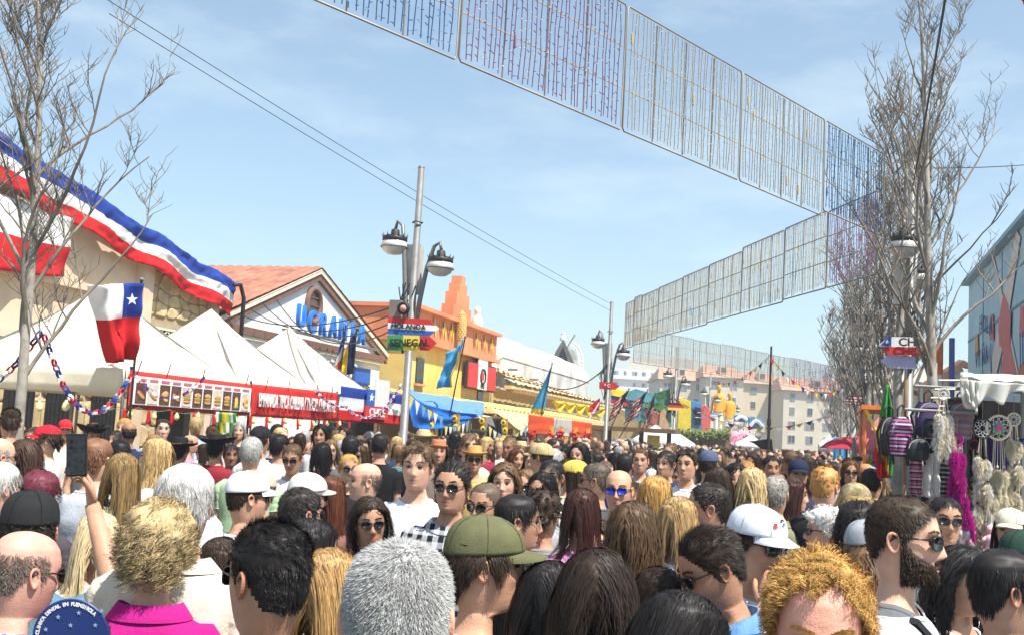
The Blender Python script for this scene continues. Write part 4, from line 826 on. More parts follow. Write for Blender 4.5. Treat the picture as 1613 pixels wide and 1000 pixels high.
        if st['clump']:
            M_ = max(1, N//16); gi = R.choice(N, M_, False); D = ((Rt[:, None, :]-Rt[None, gi, :])**2).sum(2); near = gi[D.argmin(1)]
            t = np.linspace(0, 1, S)[None, :, None]; PTS = PTS + (PTS[near]-PTS)*(st['clump']*t*.85); cph = near*2.399
        else: cph = np.arange(N)*2.399
        if st['amp']:
            t = np.linspace(0, 1, S)[None, :]; T = np.gradient(PTS, axis=1); T /= np.linalg.norm(T, axis=2, keepdims=True)+1e-9
            a1 = np.cross(T, np.array((.31, .5, .81))); a1 /= np.linalg.norm(a1, axis=2, keepdims=True)+1e-9; a2 = np.cross(T, a1)
            an = 2*np.pi*st['turns']*t*(.8+.4*R.random(N))[:, None]+cph[:, None]; am = st['amp']*volume*np.minimum(t*3, 1)*(L/st['L']/Lk)[:, None]
            PTS = PTS + a1*(am*np.cos(an))[..., None] + a2*(am*np.sin(an))[..., None]
        nr_ = PTS-np.array((0, -.01, -.02)); nr_[..., 2] *= .35; nr_ = nr_ + R.normal(0, .02, (N, 1, 3)); nr_ /= np.linalg.norm(nr_, axis=2, keepdims=True)+1e-9
        ribbons(PTS, nr_, np.full(N, st['w']*wk)*(.7+.6*R.random(N)))
    def patch(xs, zs_, dirs, L, w):
        ph_ = []; Pn = []
        yv = np.zeros(len(xs))
        a, yf, yb, n = prof(zs_); c = -.004; jw = np.clip((-.02-zs_)/.08, 0, 1)
        aa = a*(1-.28*jw); yv = c+(yf-c)*np.sqrt(np.clip(1-(np.abs(xs)/aa)**n, 0, 1))
        yv = face_bumps(xs, yv, zs_, rig.female, rig.fv); Rt = np.stack([xs, yv+.0005, zs_], 1)
        nn = np.stack([xs/.075, .7*np.ones(len(xs)), 0*xs], 1); nn /= np.linalg.norm(nn, axis=1, keepdims=True)
        pts = np.stack([Rt, Rt+dirs*L[:, None]*.5+nn*.0025, Rt+dirs*L[:, None]+nn*.003], 1); ribbons(pts, np.repeat(nn[:, None, :], 3, 1), w)
    if brows and hi:
        nb = 130 if hi == 2 else 26
        for s in (-1, 1):
            t = R.random(nb); xs = s*(.012+.038*t); zs_ = .0285+.007*np.sin(t*2.4)-.002*t+R.normal(0, .0018 if not rig.female else .0011, nb)
            patch(xs, zs_, np.stack([s*np.ones(nb)*.9, -.25*t, .35-.5*t], 1), np.full(nb, .010), np.full(nb, .0016 if hi == 2 else .004))
    if beard:
        nb = int(beard*(5200 if hi == 2 else 420)); ph = R.uniform(-1.5, 1.5, nb*2); zz = R.uniform(-.1185, .0, nb*2); ap = np.abs(ph)
        lim = np.interp(ap, [0, .25, .32, .5, .8, 1.1, 1.3, 1.5], [-.084, -.084, -.06, -.056, -.048, -.03, -.008, .0])
        keep = (zz < lim) | ((ap < .30) & (zz > -.0585) & (zz < -.049)); ph = ph[keep][:nb]; zz = zz[keep][:nb]; x, y = surf(ph, zz, rig.hw, .9); y = face_bumps(x, y, zz, rig.female, rig.fv)
        nn = np.stack([x/.07, (y+.01)/.09, -.25+0*x], 1); nn /= np.linalg.norm(nn, axis=1, keepdims=True); Rt = np.stack([x, y, zz], 1)+nn*.0008; m_ = len(x)
        d = np.stack([x*2, .2+0*x, -.9+0*x], 1)+R.normal(0, .22, (m_, 3)); L = .012*(.6+.7*R.random(m_))
        ribbons(np.stack([Rt, Rt+d*L[:, None]*.5+nn*.003, Rt+d*L[:, None]+nn*.0045], 1), np.repeat(nn[:, None, :], 3, 1), np.full(m_, .0016 if hi == 2 else .006))
    if not Vs: return None
    return mesh_np('hair', np.concatenate(Vs), np.concatenate(F), smooth=True)
# ---- things worn on the head
def cap_meshes(rig, hi, off=.012, back=False, tilt=0):
    n = 40 if hi == 2 else 18; zs = np.array([.1198, .1185, .114, .106, .095, .08, .065, .05, .038, .030]); phi = 2*np.pi*np.arange(n)/n
    PH, Z = np.meshgrid(phi, zs); PH = PH.ravel(); Z = Z.ravel(); x, y = surf(PH, Z, rig.hw)
    fr = np.clip(np.cos(PH), 0, 1); Zz = Z + off*np.clip(Z/.12, 0, 1)*1.3 + .010*fr*np.clip((.1-Z)/.05, 0, 1) - .006*np.clip(-np.cos(PH), 0, 1)*np.clip((.08-Z)/.05, 0, 1)
    k = 1+off/.085; wob = np.array([noise.noise(Vector((a*16, b*16, c*16+rig.H*7))) for a, b, c in zip(x, y, Z)])*.003; V = np.stack([x*k*(1+wob*8), (y+.004)*(1+off/.1)-.004, Zz+wob], 1)
    if back: V[:, :2] *= -1
    nr = len(zs); inner = V[(nr-1)*n:].copy(); inner[:, :2] *= .97
    F = gridF(nr, n)+[tuple(range(n))[::-1]]
    V = np.concatenate([V, inner]); F += gridF(2, n, (nr-1)*n)
    mc = mesh_np('cap', rig.world(V), F)
    mb = MB(); nu = 16 if hi == 2 else 8; sg = -1 if back else 1
    def vis(u, v, dz):
        a = (u-.5)*2.35; x = .083*rig.hw*math.sin(a)*1.0; yb = .098*math.cos(a)*1.0
        ext = .074*math.cos((u-.5)*math.pi*.98)**.55*v
        return (x*sg, (yb+ext)*sg, .046-.016*v-.30*abs(x)**1.35*(.4+v)+dz)
    mb.grid(lambda u, v: vis(u, v, .0025), nu, 5); m0 = len(mb.v); mb.grid(lambda u, v: vis(u, v, -.0015), nu, 5); q = nu+1
    rim = [5*q+i for i in range(q)]; mb.f += [(rim[i], rim[i+1], rim[i+1]+m0, rim[i]+m0) for i in range(nu)]; mb.mi += [0]*nu
    mv = mesh_np('visor', rig.world(np.array(mb.v)), mb.f)
    sm = MB()
    for k in range(6):
        a = math.pi/6+k*math.pi/3; zq = np.linspace(.1185, .034, 9); xq, yq = surf(np.full(9, a), zq, rig.hw); fq = np.clip(math.cos(a), 0, 1); zq2 = zq+off*np.clip(zq/.12, 0, 1)*1.3+.010*fq*np.clip((.1-zq)/.05, 0, 1)-.006*max(0, -math.cos(a))*np.clip((.08-zq)/.05, 0, 1)
        pts = np.stack([xq*(1+off/.085), (yq+.004)*(1+off/.1)-.004, zq2+.0008], 1)
        if back: pts[:, :2] *= -1
        sm.tube(pts.tolist(), .0018, 4, False)
    msm = mesh_np('seams', rig.world(np.array(sm.v)), sm.f)
    mb = MB(); mb.lathe([(.001, .1395), (.006, .138), (.007, .1345)], (0, -.011, 0), 8); mbt = mesh_np('button', rig.world(np.array(mb.v)), mb.f)
    return mc, mv, mbt, msm
def hat_mesh(rig, hi, crown=.085, brim=.07, flat=False, curl=.02):
    mb = MB(); n = 28 if hi == 2 else 16; prof_ = [(.001, .055+crown-.012), (.04, .055+crown-.006), (.062, .055+crown), (.074, .055+crown-.015), (.082, .06), (.086, .050), (.088+brim*.5, .048), (.088+brim, .05+curl), (.088+brim, .046+curl), (.088+brim*.5, .043), (.080, .044)]
    V = [((r*1.0)*math.cos(2*math.pi*j/n)*.93, r*math.sin(2*math.pi*j/n)*1.16-.004, z+(curl*.8*abs(math.cos(2*math.pi*j/n))**2 if r > .1 else 0)) for r, z in prof_ for j in range(n)]
    mb.add(V, gridF(len(prof_), n)); return mesh_np('hat', rig.world(np.array(mb.v)), mb.f)
def hatband_mesh(rig):
    mb = MB(); n = 20; V = [((r)*math.cos(2*math.pi*j/n)*.93, r*math.sin(2*math.pi*j/n)*1.16-.004, z) for r, z in ((.0875, .050), (.085, .072), (.083, .072)) for j in range(n)]
    mb.add(V, gridF(3, n)); return mesh_np('hatband', rig.world(np.array(mb.v)), mb.f)
def glasses_meshes(rig, hi, shape='square', up=0, thin=False):
    fz = .0045+up; yb = .1015 if not up else .062; fr = MB(); lens = []; t = .0011 if thin else .0022
    for s in (-1, 1):
        n = 18 if hi == 2 else 8; W, Hh = (.0268, .0195) if shape == 'square' else (.026, .0215) if shape == 'aviator' else (.023, .0185)
        pw = 3.2 if shape == 'square' else 2.3; pts = []
        for j in range(n):
            q = 2*math.pi*j/n; c_, s_ = math.cos(q), math.sin(q); x = s*.0325+W*np.sign(c_)*abs(c_)**(2/pw); z = fz-.004+Hh*np.sign(s_)*abs(s_)**(2/pw)
            if shape == 'aviator' and s_ < 0: x -= s*.0035*abs(s_)
            y = yb+.006-5.0*x*x
            pts.append((x, y, z))
        lm = MB(); lm.add([(p[0], p[1]+.0012, p[2]) for p in pts]+[(p[0], p[1]-.0012, p[2]) for p in pts], [tuple(range(n)), tuple(range(n, 2*n))[::-1]]+[(j, (j+1) % n, n+(j+1) % n, n+j) for j in range(n)])
        lens.append(mesh_np('lens', rig.world(np.array(lm.v)), lm.f, smooth=False))
        fr.tube(pts+[pts[0]], t, 4, cap=False)
        x0 = s*.0325+s*W; fr.tube([(x0, yb+.006-5*x0*x0, fz+.006), (s*.075*rig.hw, .045, fz+.007), (s*.0785*rig.hw, -.008, fz+.006), (s*.0775*rig.hw, -.028, fz-.010)], t*1.15, 5)
    fr.tube([(-.010, yb+.0055, fz+.004), (0, yb+.0085, fz+.007), (.010, yb+.0055, fz+.004)], t*1.1, 5)
    return mesh_np('frame', rig.world(np.array(fr.v)), fr.f), lens
def strap_mesh(rig, side=1, back=True):
    """a bag strap from one shoulder across to the other hip"""
    mb = MB(); V = []; N = 26
    for i in range(N+1):
        t = i/N; a = 2*math.pi*t; zz = -.50+.277*math.cos(a); hx = .085*side*math.cos(a*1.0)
        ph = a if True else 0
        yv = math.sin(a); xx = side*(.092*math.cos(a)-.02*(1-math.cos(a)))
        aa, yf, yb, n = [float(k[0]) for k in prof(np.array([zz]))]; c = -.01; b = (yf-c) if yv > 0 else (c-yb)
        k = max(0, 1-(abs(xx)/aa)**n)**(1/n) if abs(xx) < aa else 0
        y = c+math.copysign(b*k+.026, yv if abs(yv) > 1e-6 else 1)
        if abs(math.cos(a)) > .95 and math.cos(a) > 0: y = c+ (y-c)*min(1, abs(yv)*3.2); zz += .020
        V += [(xx-.013, y, zz+.006), (xx+.013, y, zz-.006)]
    F = [(2*i, 2*i+1, 2*i+3, 2*i+2) for i in range(N)]; V2 = [(p[0]*1.0, p[1]-math.copysign(.003, p[1]+.01), p[2]-.003) for p in V]
    n = len(V); F += [tuple(n+k for k in f)[::-1] for f in F]; mb.add(V+V2, F); return mesh_np('bag_strap', rig.world(np.array(mb.v)), mb.f)
# ---- materials of people
def skin_mat():
    m = mat('skin', rough=.52, var=.13, scale=22, bump=.22, bscale=210, obj=True, spec=.38); nt = m.node_tree; b = nt.nodes['Principled BSDF']
    vc = nt.nodes.new('ShaderNodeVertexColor'); vc.layer_name = 'Col'; mm = nt.nodes.new('ShaderNodeMixRGB'); mm.blend_type = 'MULTIPLY'; mm.inputs[0].default_value = 1
    s = b.inputs['Base Color'].links[0].from_socket; nt.links.new(s, mm.inputs[1]); nt.links.new(vc.outputs[0], mm.inputs[2]); nt.links.new(mm.outputs[0], b.inputs['Base Color'])
    b.inputs['Subsurface Weight'].default_value = .18; b.inputs['Subsurface Scale'].default_value = .012; b.inputs['Subsurface Radius'].default_value = (1, .35, .2)
    return m
def hair_mat():
    m = mat('hair', rough=.5, var=.14, scale=30, obj=True, spec=.22); nt = m.node_tree; b = nt.nodes['Principled BSDF']; b.inputs['Anisotropic'].default_value = .5
    ge = nt.nodes.new('ShaderNodeNewGeometry'); mr = nt.nodes.new('ShaderNodeMapRange'); mr.inputs[3].default_value = .62; mr.inputs[4].default_value = 1.38
    vm = nt.nodes.new('ShaderNodeVectorMath'); vm.operation = 'SCALE'; s = b.inputs['Base Color'].links[0].from_socket
    nt.links.new(ge.outputs['Random Per Island'], mr.inputs[0]); nt.links.new(s, vm.inputs[0]); nt.links.new(mr.outputs[0], vm.inputs['Scale'])
    tc = nt.nodes.new('ShaderNodeTexCoord'); mp = nt.nodes.new('ShaderNodeMapping'); mp.inputs['Scale'].default_value = (230, 230, 22); nz = nt.nodes.new('ShaderNodeTexNoise'); nz.inputs['Scale'].default_value = 1; nz.inputs['Detail'].default_value = 3
    nt.links.new(tc.outputs['Object'], mp.inputs[0]); nt.links.new(mp.outputs[0], nz.inputs['Vector']); m2 = nt.nodes.new('ShaderNodeMapRange'); m2.inputs[1].default_value = .32; m2.inputs[2].default_value = .68; m2.inputs[3].default_value = .72; m2.inputs[4].default_value = 1.22
    v2 = nt.nodes.new('ShaderNodeVectorMath'); v2.operation = 'SCALE'; nt.links.new(nz.outputs[0], m2.inputs[0]); nt.links.new(vm.outputs[0], v2.inputs[0]); nt.links.new(m2.outputs[0], v2.inputs['Scale']); nt.links.new(v2.outputs[0], b.inputs['Base Color'])
    return m
M_SKIN = skin_mat(); M_HAIR = hair_mat(); M_EYE = mat('eye', rough=.12, vcol=True, var=0, spec=.6)
M_FAB = mat('fabric', rough=.88, var=.10, scale=14, bump=.35, bscale=70, obj=True, spec=.15)
M_CAPF = mat('cap_cotton', rough=.85, var=.10, scale=30, bump=.3, bscale=300, obj=True, spec=.2)
M_LENS = mat('dark_lens', (.008, .008, .009), rough=.06, var=0, spec=.6); M_FRAME = mat('black_plastic', (.012, .011, .010), rough=.25, var=.05)
M_METAL_T = mat('thin_metal', (.35, .33, .30), rough=.3, metal=.9, var=.05); M_CLEAR = mat('clear_lens', (.9, .92, .95), rough=.03, var=0, alpha=.18)
M_BLUEL = mat('blue_lens', (.02, .05, .55), rough=.05, var=0, metal=.5)
def pattern(name, kind, c1, c2, sc_=1.0):
    if name in MATS: return MATS[name]
    m = mat(name, c1, rough=.88, var=.08, scale=12, bump=.3, bscale=70, spec=.15); nt = m.node_tree; b = nt.nodes['Principled BSDF']; L = nt.links.new
    tc = nt.nodes.new('ShaderNodeTexCoord'); sp = nt.nodes.new('ShaderNodeSeparateXYZ'); L(tc.outputs['Object'], sp.inputs[0])
    def wave(sock, period, duty):
        a = nt.nodes.new('ShaderNodeMath'); a.operation = 'MULTIPLY'; a.inputs[1].default_value = 1/period; L(sock, a.inputs[0])
        f = nt.nodes.new('ShaderNodeMath'); f.operation = 'FRACT'; L(a.outputs[0], f.inputs[0]); g = nt.nodes.new('ShaderNodeMath'); g.operation = 'LESS_THAN'; g.inputs[1].default_value = duty; L(f.outputs[0], g.inputs[0]); return g.outputs[0]
    mx = nt.nodes.new('ShaderNodeMixRGB'); mx.inputs[1].default_value = (*c1, 1); mx.inputs[2].default_value = (*c2, 1)
    if kind == 'check':
        a = wave(sp.outputs[0], .05*sc_, .5); c = wave(sp.outputs[2], .05*sc_, .5); q = nt.nodes.new('ShaderNodeMath'); q.operation = 'ADD'; L(a, q.inputs[0]); L(c, q.inputs[1])
        h = nt.nodes.new('ShaderNodeMath'); h.operation = 'MULTIPLY'; h.inputs[1].default_value = .5; L(q.outputs[0], h.inputs[0]); L(h.outputs[0], mx.inputs[0])
    elif kind == 'vstripe': L(wave(sp.outputs[0], .018*sc_, .5), mx.inputs[0])
    elif kind == 'hstripe': L(wave(sp.outputs[2], .05*sc_, .45), mx.inputs[0])
    elif kind == 'chest':
        g = nt.nodes.new('ShaderNodeMath'); g.operation = 'LESS_THAN'; g.inputs[1].default_value = sc_; L(sp.outputs[2], g.inputs[0]); L(g.outputs[0], mx.inputs[0])
    elif kind == 'dots':
        v = nt.nodes.new('ShaderNodeTexVoronoi'); v.inputs['Scale'].default_value = 70/sc_; v.inputs['Randomness'].default_value = .35; L(tc.outputs['Object'], v.inputs['Vector'])
        g = nt.nodes.new('ShaderNodeMath'); g.operation = 'LESS_THAN'; g.inputs[1].default_value = .38; L(v.outputs['Distance'], g.inputs[0]); L(g.outputs[0], mx.inputs[0])
    old = b.inputs['Base Color'].links[0].from_node; L(mx.outputs[0], old.inputs[0]); return m
# ---- one person
SKINS = [(.62, .36, .25), (.56, .31, .20), (.48, .26, .165), (.40, .21, .13), (.30, .15, .09), (.66, .40, .29)]
def person(loc, yaw, H=1.75, hyaw=0, hpitch=0, hroll=0, female=False, wide=1.0, hs=1.0, hw=1.0, skin=1, hair='short', hc=(.02, .014, .01), top=(.7, .7, .7), topmat=None, hi=2,
           label=None, group=None, arms=('down', 'down'), sleeve=.55, collar=None, glasses=None, gmat=None, cap=None, hat=None, recede=0, fade=0, bald=False, thin=0, beard=0, stubble=0, Lk=1, nk=1,
           volume=1, seed=None, pants=(.05, .06, .09), strap=None, neck=-.184, open_=0, fingers=None, tank=False, low=None, glass_up=False, beardcol=None):
    """yaw: direction the chest faces, degrees clockwise from up the street"""
    rig = Rig(H, hyaw, hpitch, hroll, female, wide, hs, hw); seed = seed if seed is not None else int(rng.integers(1e6))
    o = empty('person', (loc[0], loc[1], 0), -math.radians(yaw)); tag(o, label, 'person', group)
    sk = SKINS[skin] if isinstance(skin, int) else skin
    link('body', body_mesh(rig, hi, arms, stubble, fingers, (1, .74, .72) if not female else (1.0, .52, .52)), o, [M_SKIN, M_EYE], sk)
    link('shirt', shirt_mesh(rig, hi, arms, sleeve, neck, .012, collar, tank=tank, seed=seed % 97, open_=open_), o, topmat or M_FAB, top)
    link('trousers', trouser_mesh(rig), o, M_FAB, pants)
    if hi == 2:
        for s in (-1, 1): link('shoe', shoe_mesh(rig, s), o, M_FAB, (.3, .3, .3))
    hm = hair_mesh(rig, hair, hi, recede, seed, fade, Lk, nk, bald, bool(cap or hat), low, True, 0, volume, hw, thin)
    if hm: link('hair', hm, o, M_HAIR, hc)
    if beard:
        bm_ = hair_mesh(rig, None, hi, beard=beard, brows=False, seed=seed+1); bm_.name = 'beard'; link('beard', bm_, o, M_HAIR, beardcol or hc)
    if cap:
        col = cap.get('col', (.8, .8, .8)); a, b, c, sm_ = cap_meshes(rig, hi, cap.get('off', .012), cap.get('back', False)); q = link('cap', a, o, cap.get('mat', M_CAPF), col); link('visor', b, q, M_CAPF, cap.get('visor', col)); link('button', c, q, M_CAPF, col); (link('seams', sm_, q, M_CAPF, tuple(v*.7 for v in col)).__setitem__('kind', 'stuff') if hi == 2 else None)
    if hat:
        q = link('hat', hat_mesh(rig, hi, hat.get('crown', .085), hat.get('brim', .07), curl=hat.get('curl', .02)), o, M_CAPF, hat['col'])
        if 'band' in hat: link('hatband', hatband_mesh(rig), q, M_FAB, hat['band'])
    if glasses:
        thin_ = gmat is not None and gmat is M_CLEAR
        f, ls = glasses_meshes(rig, hi, glasses, .075 if glass_up else 0, thin_); f.name = 'glasses'; q = link('glasses', f, o, M_METAL_T if thin_ and glasses == 'round' else M_FRAME)
        for l in ls: link('lens', l, q, gmat or M_LENS)
    if strap: link('bag_strap', strap_mesh(rig, strap), o, M_FAB, (.015, .015, .017))
    return o
# ================================================================== STALLS, FLAGS, SIGNS
XB = -9.4      # street front of the left stalls
def tent(y0, y1, label, side=False):
    o = empty('market_tent', (XB-1.6, (y0+y1)/2, 0)); tag(o, label, 'tent', 'white peaked tents at left'); w_ = y1-y0; hx, hy, ze, za = 1.6, w_/2-.03, 2.45, 3.85
    cor = [V3((hx, -hy, ze)), V3((hx, hy, ze)), V3((-hx, hy, ze)), V3((-hx, -hy, ze))]; ap = V3((0, 0, za)); c = MB()
    for k in range(4):
        a, b_ = cor[k], cor[(k+1) % 4]
        def fn(u, v, a=a, b_=b_, k=k):
            e = a.lerp(b_, u); p = e.lerp(ap, v); s_ = math.sin(math.pi*v); p = p-V3((0, 0, .20*s_*(.55+.45*math.sin(math.pi*u))))
            return p+V3((0, 0, (.05*noise.noise(V3((u*4+k, v*4, y0)))+.03*noise.noise(V3((u*11+k*3, v*5, y0))))*s_))
        c.grid(fn, 22, 18)
    c.build('canopy', C_CREAM, o, True)
    for k in range(4):
        a, b_ = cor[k], cor[(k+1) % 4]; n = (b_-a).cross(V3((0, 0, 1))).normalized()
        sheet('valance', lambda u, v, a=a, b_=b_, n=n: a.lerp(b_, u)+n*(.012+.012*math.sin(u*40)*v)-V3((0, 0, .36*v-.01)), 30, 3, [C_CREAM], o, .004)
        b = MB(); b.tube([(cor[k].x*.985, cor[k].y*.985, 0), (cor[k].x*.985, cor[k].y*.985, ze-.02)], .025, 6); b.build('leg', M_STEEL, o)
        b = MB(); b.tube([cor[k]*.985, (0, 0, za-.12)], .015, 5); b.build('rafter', M_STEEL, o)
    return o
tent(12.95, 16.0, 'white peaked tent behind the crumpled star flag, nearest of its row'); tent(16.05, 19.1, 'white peaked tent behind the food picture banner, middle of its row'); tent(19.15, 22.2, 'white peaked tent in front of the white gabled pavilion')
# ---- banner with food pictures, then lettering
XW = XB+.09; zb = lambda y: 1.93; zt = lambda y: 2.43
def banner_pt(px, v):
    p = at_plane_x(px, 620, XW); return p.y
bn = empty('food_banner'); tag(bn, 'red framed banner with a row of food pictures hung on the tents', 'banner')
ya, yb_ = at_plane_x(203, 620, XW).y, at_plane_x(394, 630, XW).y; yc_ = at_plane_x(531, 640, XW).y
quad_cloth('cloth', [(XW, ya, 2.44), (XW, yb_-.01, 2.44), (XW, yb_-.01, 1.90), (XW, ya, 1.90)], [cloth('banner_red', (.55, .04, .03), tr=.1)], bn, 30, 6, .012, 3)
n = 11; wdt = (yb_-ya-.16)/n; RB = random.Random(8)
b = MB(); b.box((XW+.028, (ya+yb_)/2, 2.17), (.008, yb_-ya-.09, .40)); b.build('picture_strip', P_WHITE, bn)
M_PH = mat('photo_dark', (.10, .05, .035), rough=.4, var=.4, scale=12); M_BUN = mat('bread', (.52, .28, .10), rough=.5, var=.25, scale=20); M_LETT = mat('lettuce', (.22, .36, .06), rough=.5, var=.3, scale=30); M_SAU = mat('sausage', (.42, .12, .05), rough=.4, var=.2, scale=20); M_FRY = mat('fries', (.70, .50, .10), rough=.5, var=.3, scale=40); M_PINKT = mat('caption_pink', (.55, .12, .16), rough=.5)
for k in range(n):
    yk = ya+.08+wdt*(k+.5); b = MB(); b.box((XW+.036, yk, 2.135), (.008, wdt*.86, .29)); ph = b.build('food_picture', M_PH if k % 3 != 1 else mat('photo_pale', (.60, .52, .44), rough=.4, var=.2, scale=10), bn)
    def blob(y, z, ry, rz, mt, nm, ti=0):
        m_ = MB(); m_.lathe([(.001, -1), (.5, -.86), (.87, -.5), (1, 0), (.87, .5), (.5, .86), (.001, 1)], (0, 0, 0), 10); c_, s_ = math.cos(ti), math.sin(ti)
        m_.v = [(XW+.042+.010*p[0], y+ry*p[1]*c_-rz*p[2]*s_, z+ry*p[1]*s_+rz*p[2]*c_) for p in m_.v]; m_.build(nm, mt, ph, True)
    w2 = wdt*.36
    if k in (0, 1, 3): blob(yk, 2.10, w2*1.05, .035, M_BUN, 'bread', -.5); blob(yk, 2.125, w2*.95, .02, M_SAU, 'sausage', -.5)
    elif k in (9,): blob(yk, 2.10, w2*.5, .10, M_FRY, 'fries'); blob(yk, 2.03, w2*.7, .03, M_LETT, 'garnish')
    elif k in (2, 10): blob(yk, 2.13, w2*.9, .06, M_BUN, 'pastry', .3); blob(yk+.02, 2.07, w2*.7, .04, M_FRY, 'pastry', -.3)
    else: blob(yk, 2.16, w2*.9, .045, M_BUN, 'bread'); blob(yk, 2.115, w2*.98, .016, M_LETT, 'lettuce'); blob(yk, 2.09, w2*.95, .02, M_SAU, 'patty'); blob(yk, 2.06, w2*.88, .028, M_BUN, 'bread')
    b = MB(); b.box((XW+.037, yk, 2.325), (.006, wdt*.7, .035)); b.build('caption', M_PINKT, ph)
b2 = empty('lettered_banner'); tag(b2, 'red banner reading EMPANADA TIPICA CHILENA between food pictures and CHILE flag', 'banner')
quad_cloth('cloth', [(XW, yb_+.02, 2.45), (XW, yc_, 2.47), (XW, yc_, 1.90), (XW, yb_+.02, 1.90)], [cloth('banner_red2', (.58, .035, .03), tr=.1)], b2, 40, 8, .03, 5, seed=3)
text('lettering', 'EMPANADA TIPICA CHILENA / TYPICAL CHILEAN PIE', (XW+.055, (yb_+yc_)/2, 2.18), (0, 1, 0), (0, 0, 1), .33, P_WHITE, b2, .006, .003, (yc_-yb_)/8.8)
for k, px in enumerate((215, 262, 318, 388, 420, 455, 500, 524)):
    q = at_plane_x(px, 585, XW); tgt = bn if px < 394 else b2; b = MB(); b.tube([(XW+.02, q.y, 2.42), (XW-.05, q.y+.17, 2.60)], .010, 5); b.build('bracket', M_IRON, tgt)
# poles under the banner
for px, nm in ((203, 'left of'), (394, 'in the middle of'), (531, 'right of')):
    q = at_plane_x(px, 620, XB+.02); b = MB(); b.tube([(XB+.02, q.y, 0), (XB+.02, q.y, 2.5)], .022, 8); o = b.build('stall_pole', M_IRON); b = MB(); b.lathe([(.03, 0), (.08, 0), (.08, .02), (.03, .03)], (0, 0, 0), 10); tag(o, 'dark stall pole '+nm+' the red banners', 'pole')
# string of bulbs and red ribbons
sl = empty('string_lights'); tag(sl, 'string of pale yellow bulbs hanging below the red banners', 'string lights'); rb = empty('ribbon_garland'); tag(rb, 'garland of small red ribbons hanging below the red banners', 'garland')
ys = np.linspace(ya-.6, yc_+.4, 42); b = MB(); b.tube([(XB+.16, y, 1.93-.05*abs(math.sin(i*.8))) for i, y in enumerate(ys)], .006, 4); b.build('wire', mat('green_wire', (.10, .24, .10)), sl)
mbulb = MB(); mbulb.lathe([(.012, .05), (.018, .03), (.028, .02), (.040, -.02), (.028, -.052), (.001, -.064)], (0, 0, 0), 10); mbl = mbulb.mesh('bulb', True); MYB = mat('bulb_yellow', (.85, .72, .32), rough=.25, spec=.5); mbl.materials.append(MYB)
for i, y in enumerate(ys[::3]): o = link('bulb', mbl, sl); o.location = (XB+.16, y, 1.88-.05*abs(math.sin(i*2.4)))
for i, y in enumerate(ys[2::3]): quad_cloth('ribbon', [(XB+.2, y-.03, 1.90), (XB+.2, y+.03, 1.90), (XB+.2, y+.075, 1.72), (XB+.2, y-.03, 1.70)], [C_RED], rb, 4, 5, .02, 1, seed=i)
b = MB(); b.tube([(XB+.2, y, 1.91) for y in ys], .004, 4); b.build('wire', M_CABLE, rb)
# bulbs under the near tent side
s2 = empty('string_lights'); tag(s2, 'few yellow bulbs hanging under the nearest white tent', 'string lights')
for k, px in enumerate((62, 104, 174)): q = P(px, 638-k, 15.2); o = link('bulb', mbl, s2); o.location = q; o.scale = (1.4,)*3
b = MB(); b.tube([P(20, 626, 15.2), P(62, 632, 15.2), P(104, 631, 15.2), P(174, 630, 15.2), P(200, 626, 15.2)], .006, 4); b.build('wire', M_CABLE, s2)
# loudspeaker and hanging fabric inside the stall
lo = empty('loudspeaker', (XB-.7, 15.3, 0)); lo.rotation_euler = (0, 0, .35); tag(lo, 'tall black loudspeaker standing under the food picture banner', 'loudspeaker')
b = MB(); b.box((0, 0, 1.35), (.42, .50, 1.25)); b.build('cabinet', mat('speaker_black', (.02, .022, .024), rough=.6), lo); b = MB(); b.box((.215, 0, 1.35), (.012, .44, 1.18)); b.build('grille', mat('speaker_grille', (.045, .05, .052), rough=.5, bump=.5, bscale=200), lo); b = MB(); b.tube([(0, 0, 0), (0, 0, .73)], .03, 8); b.build('stand', M_IRON, lo)
for k in range(4): b = MB(); b.tube([(0, 0, .5), (.3*math.cos(k*1.57), .3*math.sin(k*1.57), .02)], .015, 6); b.build('foot', M_IRON, lo)
hf = quad_cloth('hanging_scarf', [P(340, 648, 16.6), P(372, 650, 16.6), P(374, 712, 16.6), P(340, 712, 16.6)], [C_WHITE, C_GREEN, C_YEL, cloth('lime_cloth', (.35, .5, .08))], amp=.04, waves=2, pick=lambda u, v: (int(u*6)+int(v*4)) % 4); tag(hf, 'green, yellow and white patterned scarf hanging below the food banner', 'scarf')
# ---- paper chain
def chain(name, pts, label, cols):
    o = empty(name); tag(o, label, 'garland'); P_ = [V3(p) for p in pts]; acc = 0; i = 0
    L = [0]
    for k in range(1, len(P_)): L.append(L[-1]+(P_[k]-P_[k-1]).length)
    N = int(L[-1]/.075); R = random.Random(3)
    for k in range(N):
        s = L[-1]*(k+.5)/N; j = max(i_ for i_ in range(len(L)-1) if L[i_] <= s); t = (s-L[j])/(L[j+1]-L[j]); p = P_[j].lerp(P_[j+1], t); d = (P_[j+1]-P_[j]).normalized(); a = V3((0, 0, 1)).cross(d).normalized() if k % 2 else d.cross(V3((0, 0, 1)).cross(d)).normalized(); c = d.cross(a)
        m_ = MB(); V = []
        for q in range(8):
            an = 2*math.pi*q/8; ctr = p+d*(.052*math.cos(an))+a*(.030*math.sin(an))
            V += [ctr+c*.015, ctr-c*.015]
        m_.add(V, [(2*q, 2*q+1, (2*q+3) % 16, (2*q+2) % 16) for q in range(8)]); m_.build('link', cols[k % len(cols)], o)
def hang(a, b, sag, n=9): return [V3(a).lerp(V3(b), i/n)-V3((0, 0, 4*sag*(i/n)*(1-i/n))) for i in range(n+1)]
CH = [C_BLUE, C_WHITE, C_RED, cloth('violet_paper', (.13, .06, .22))]
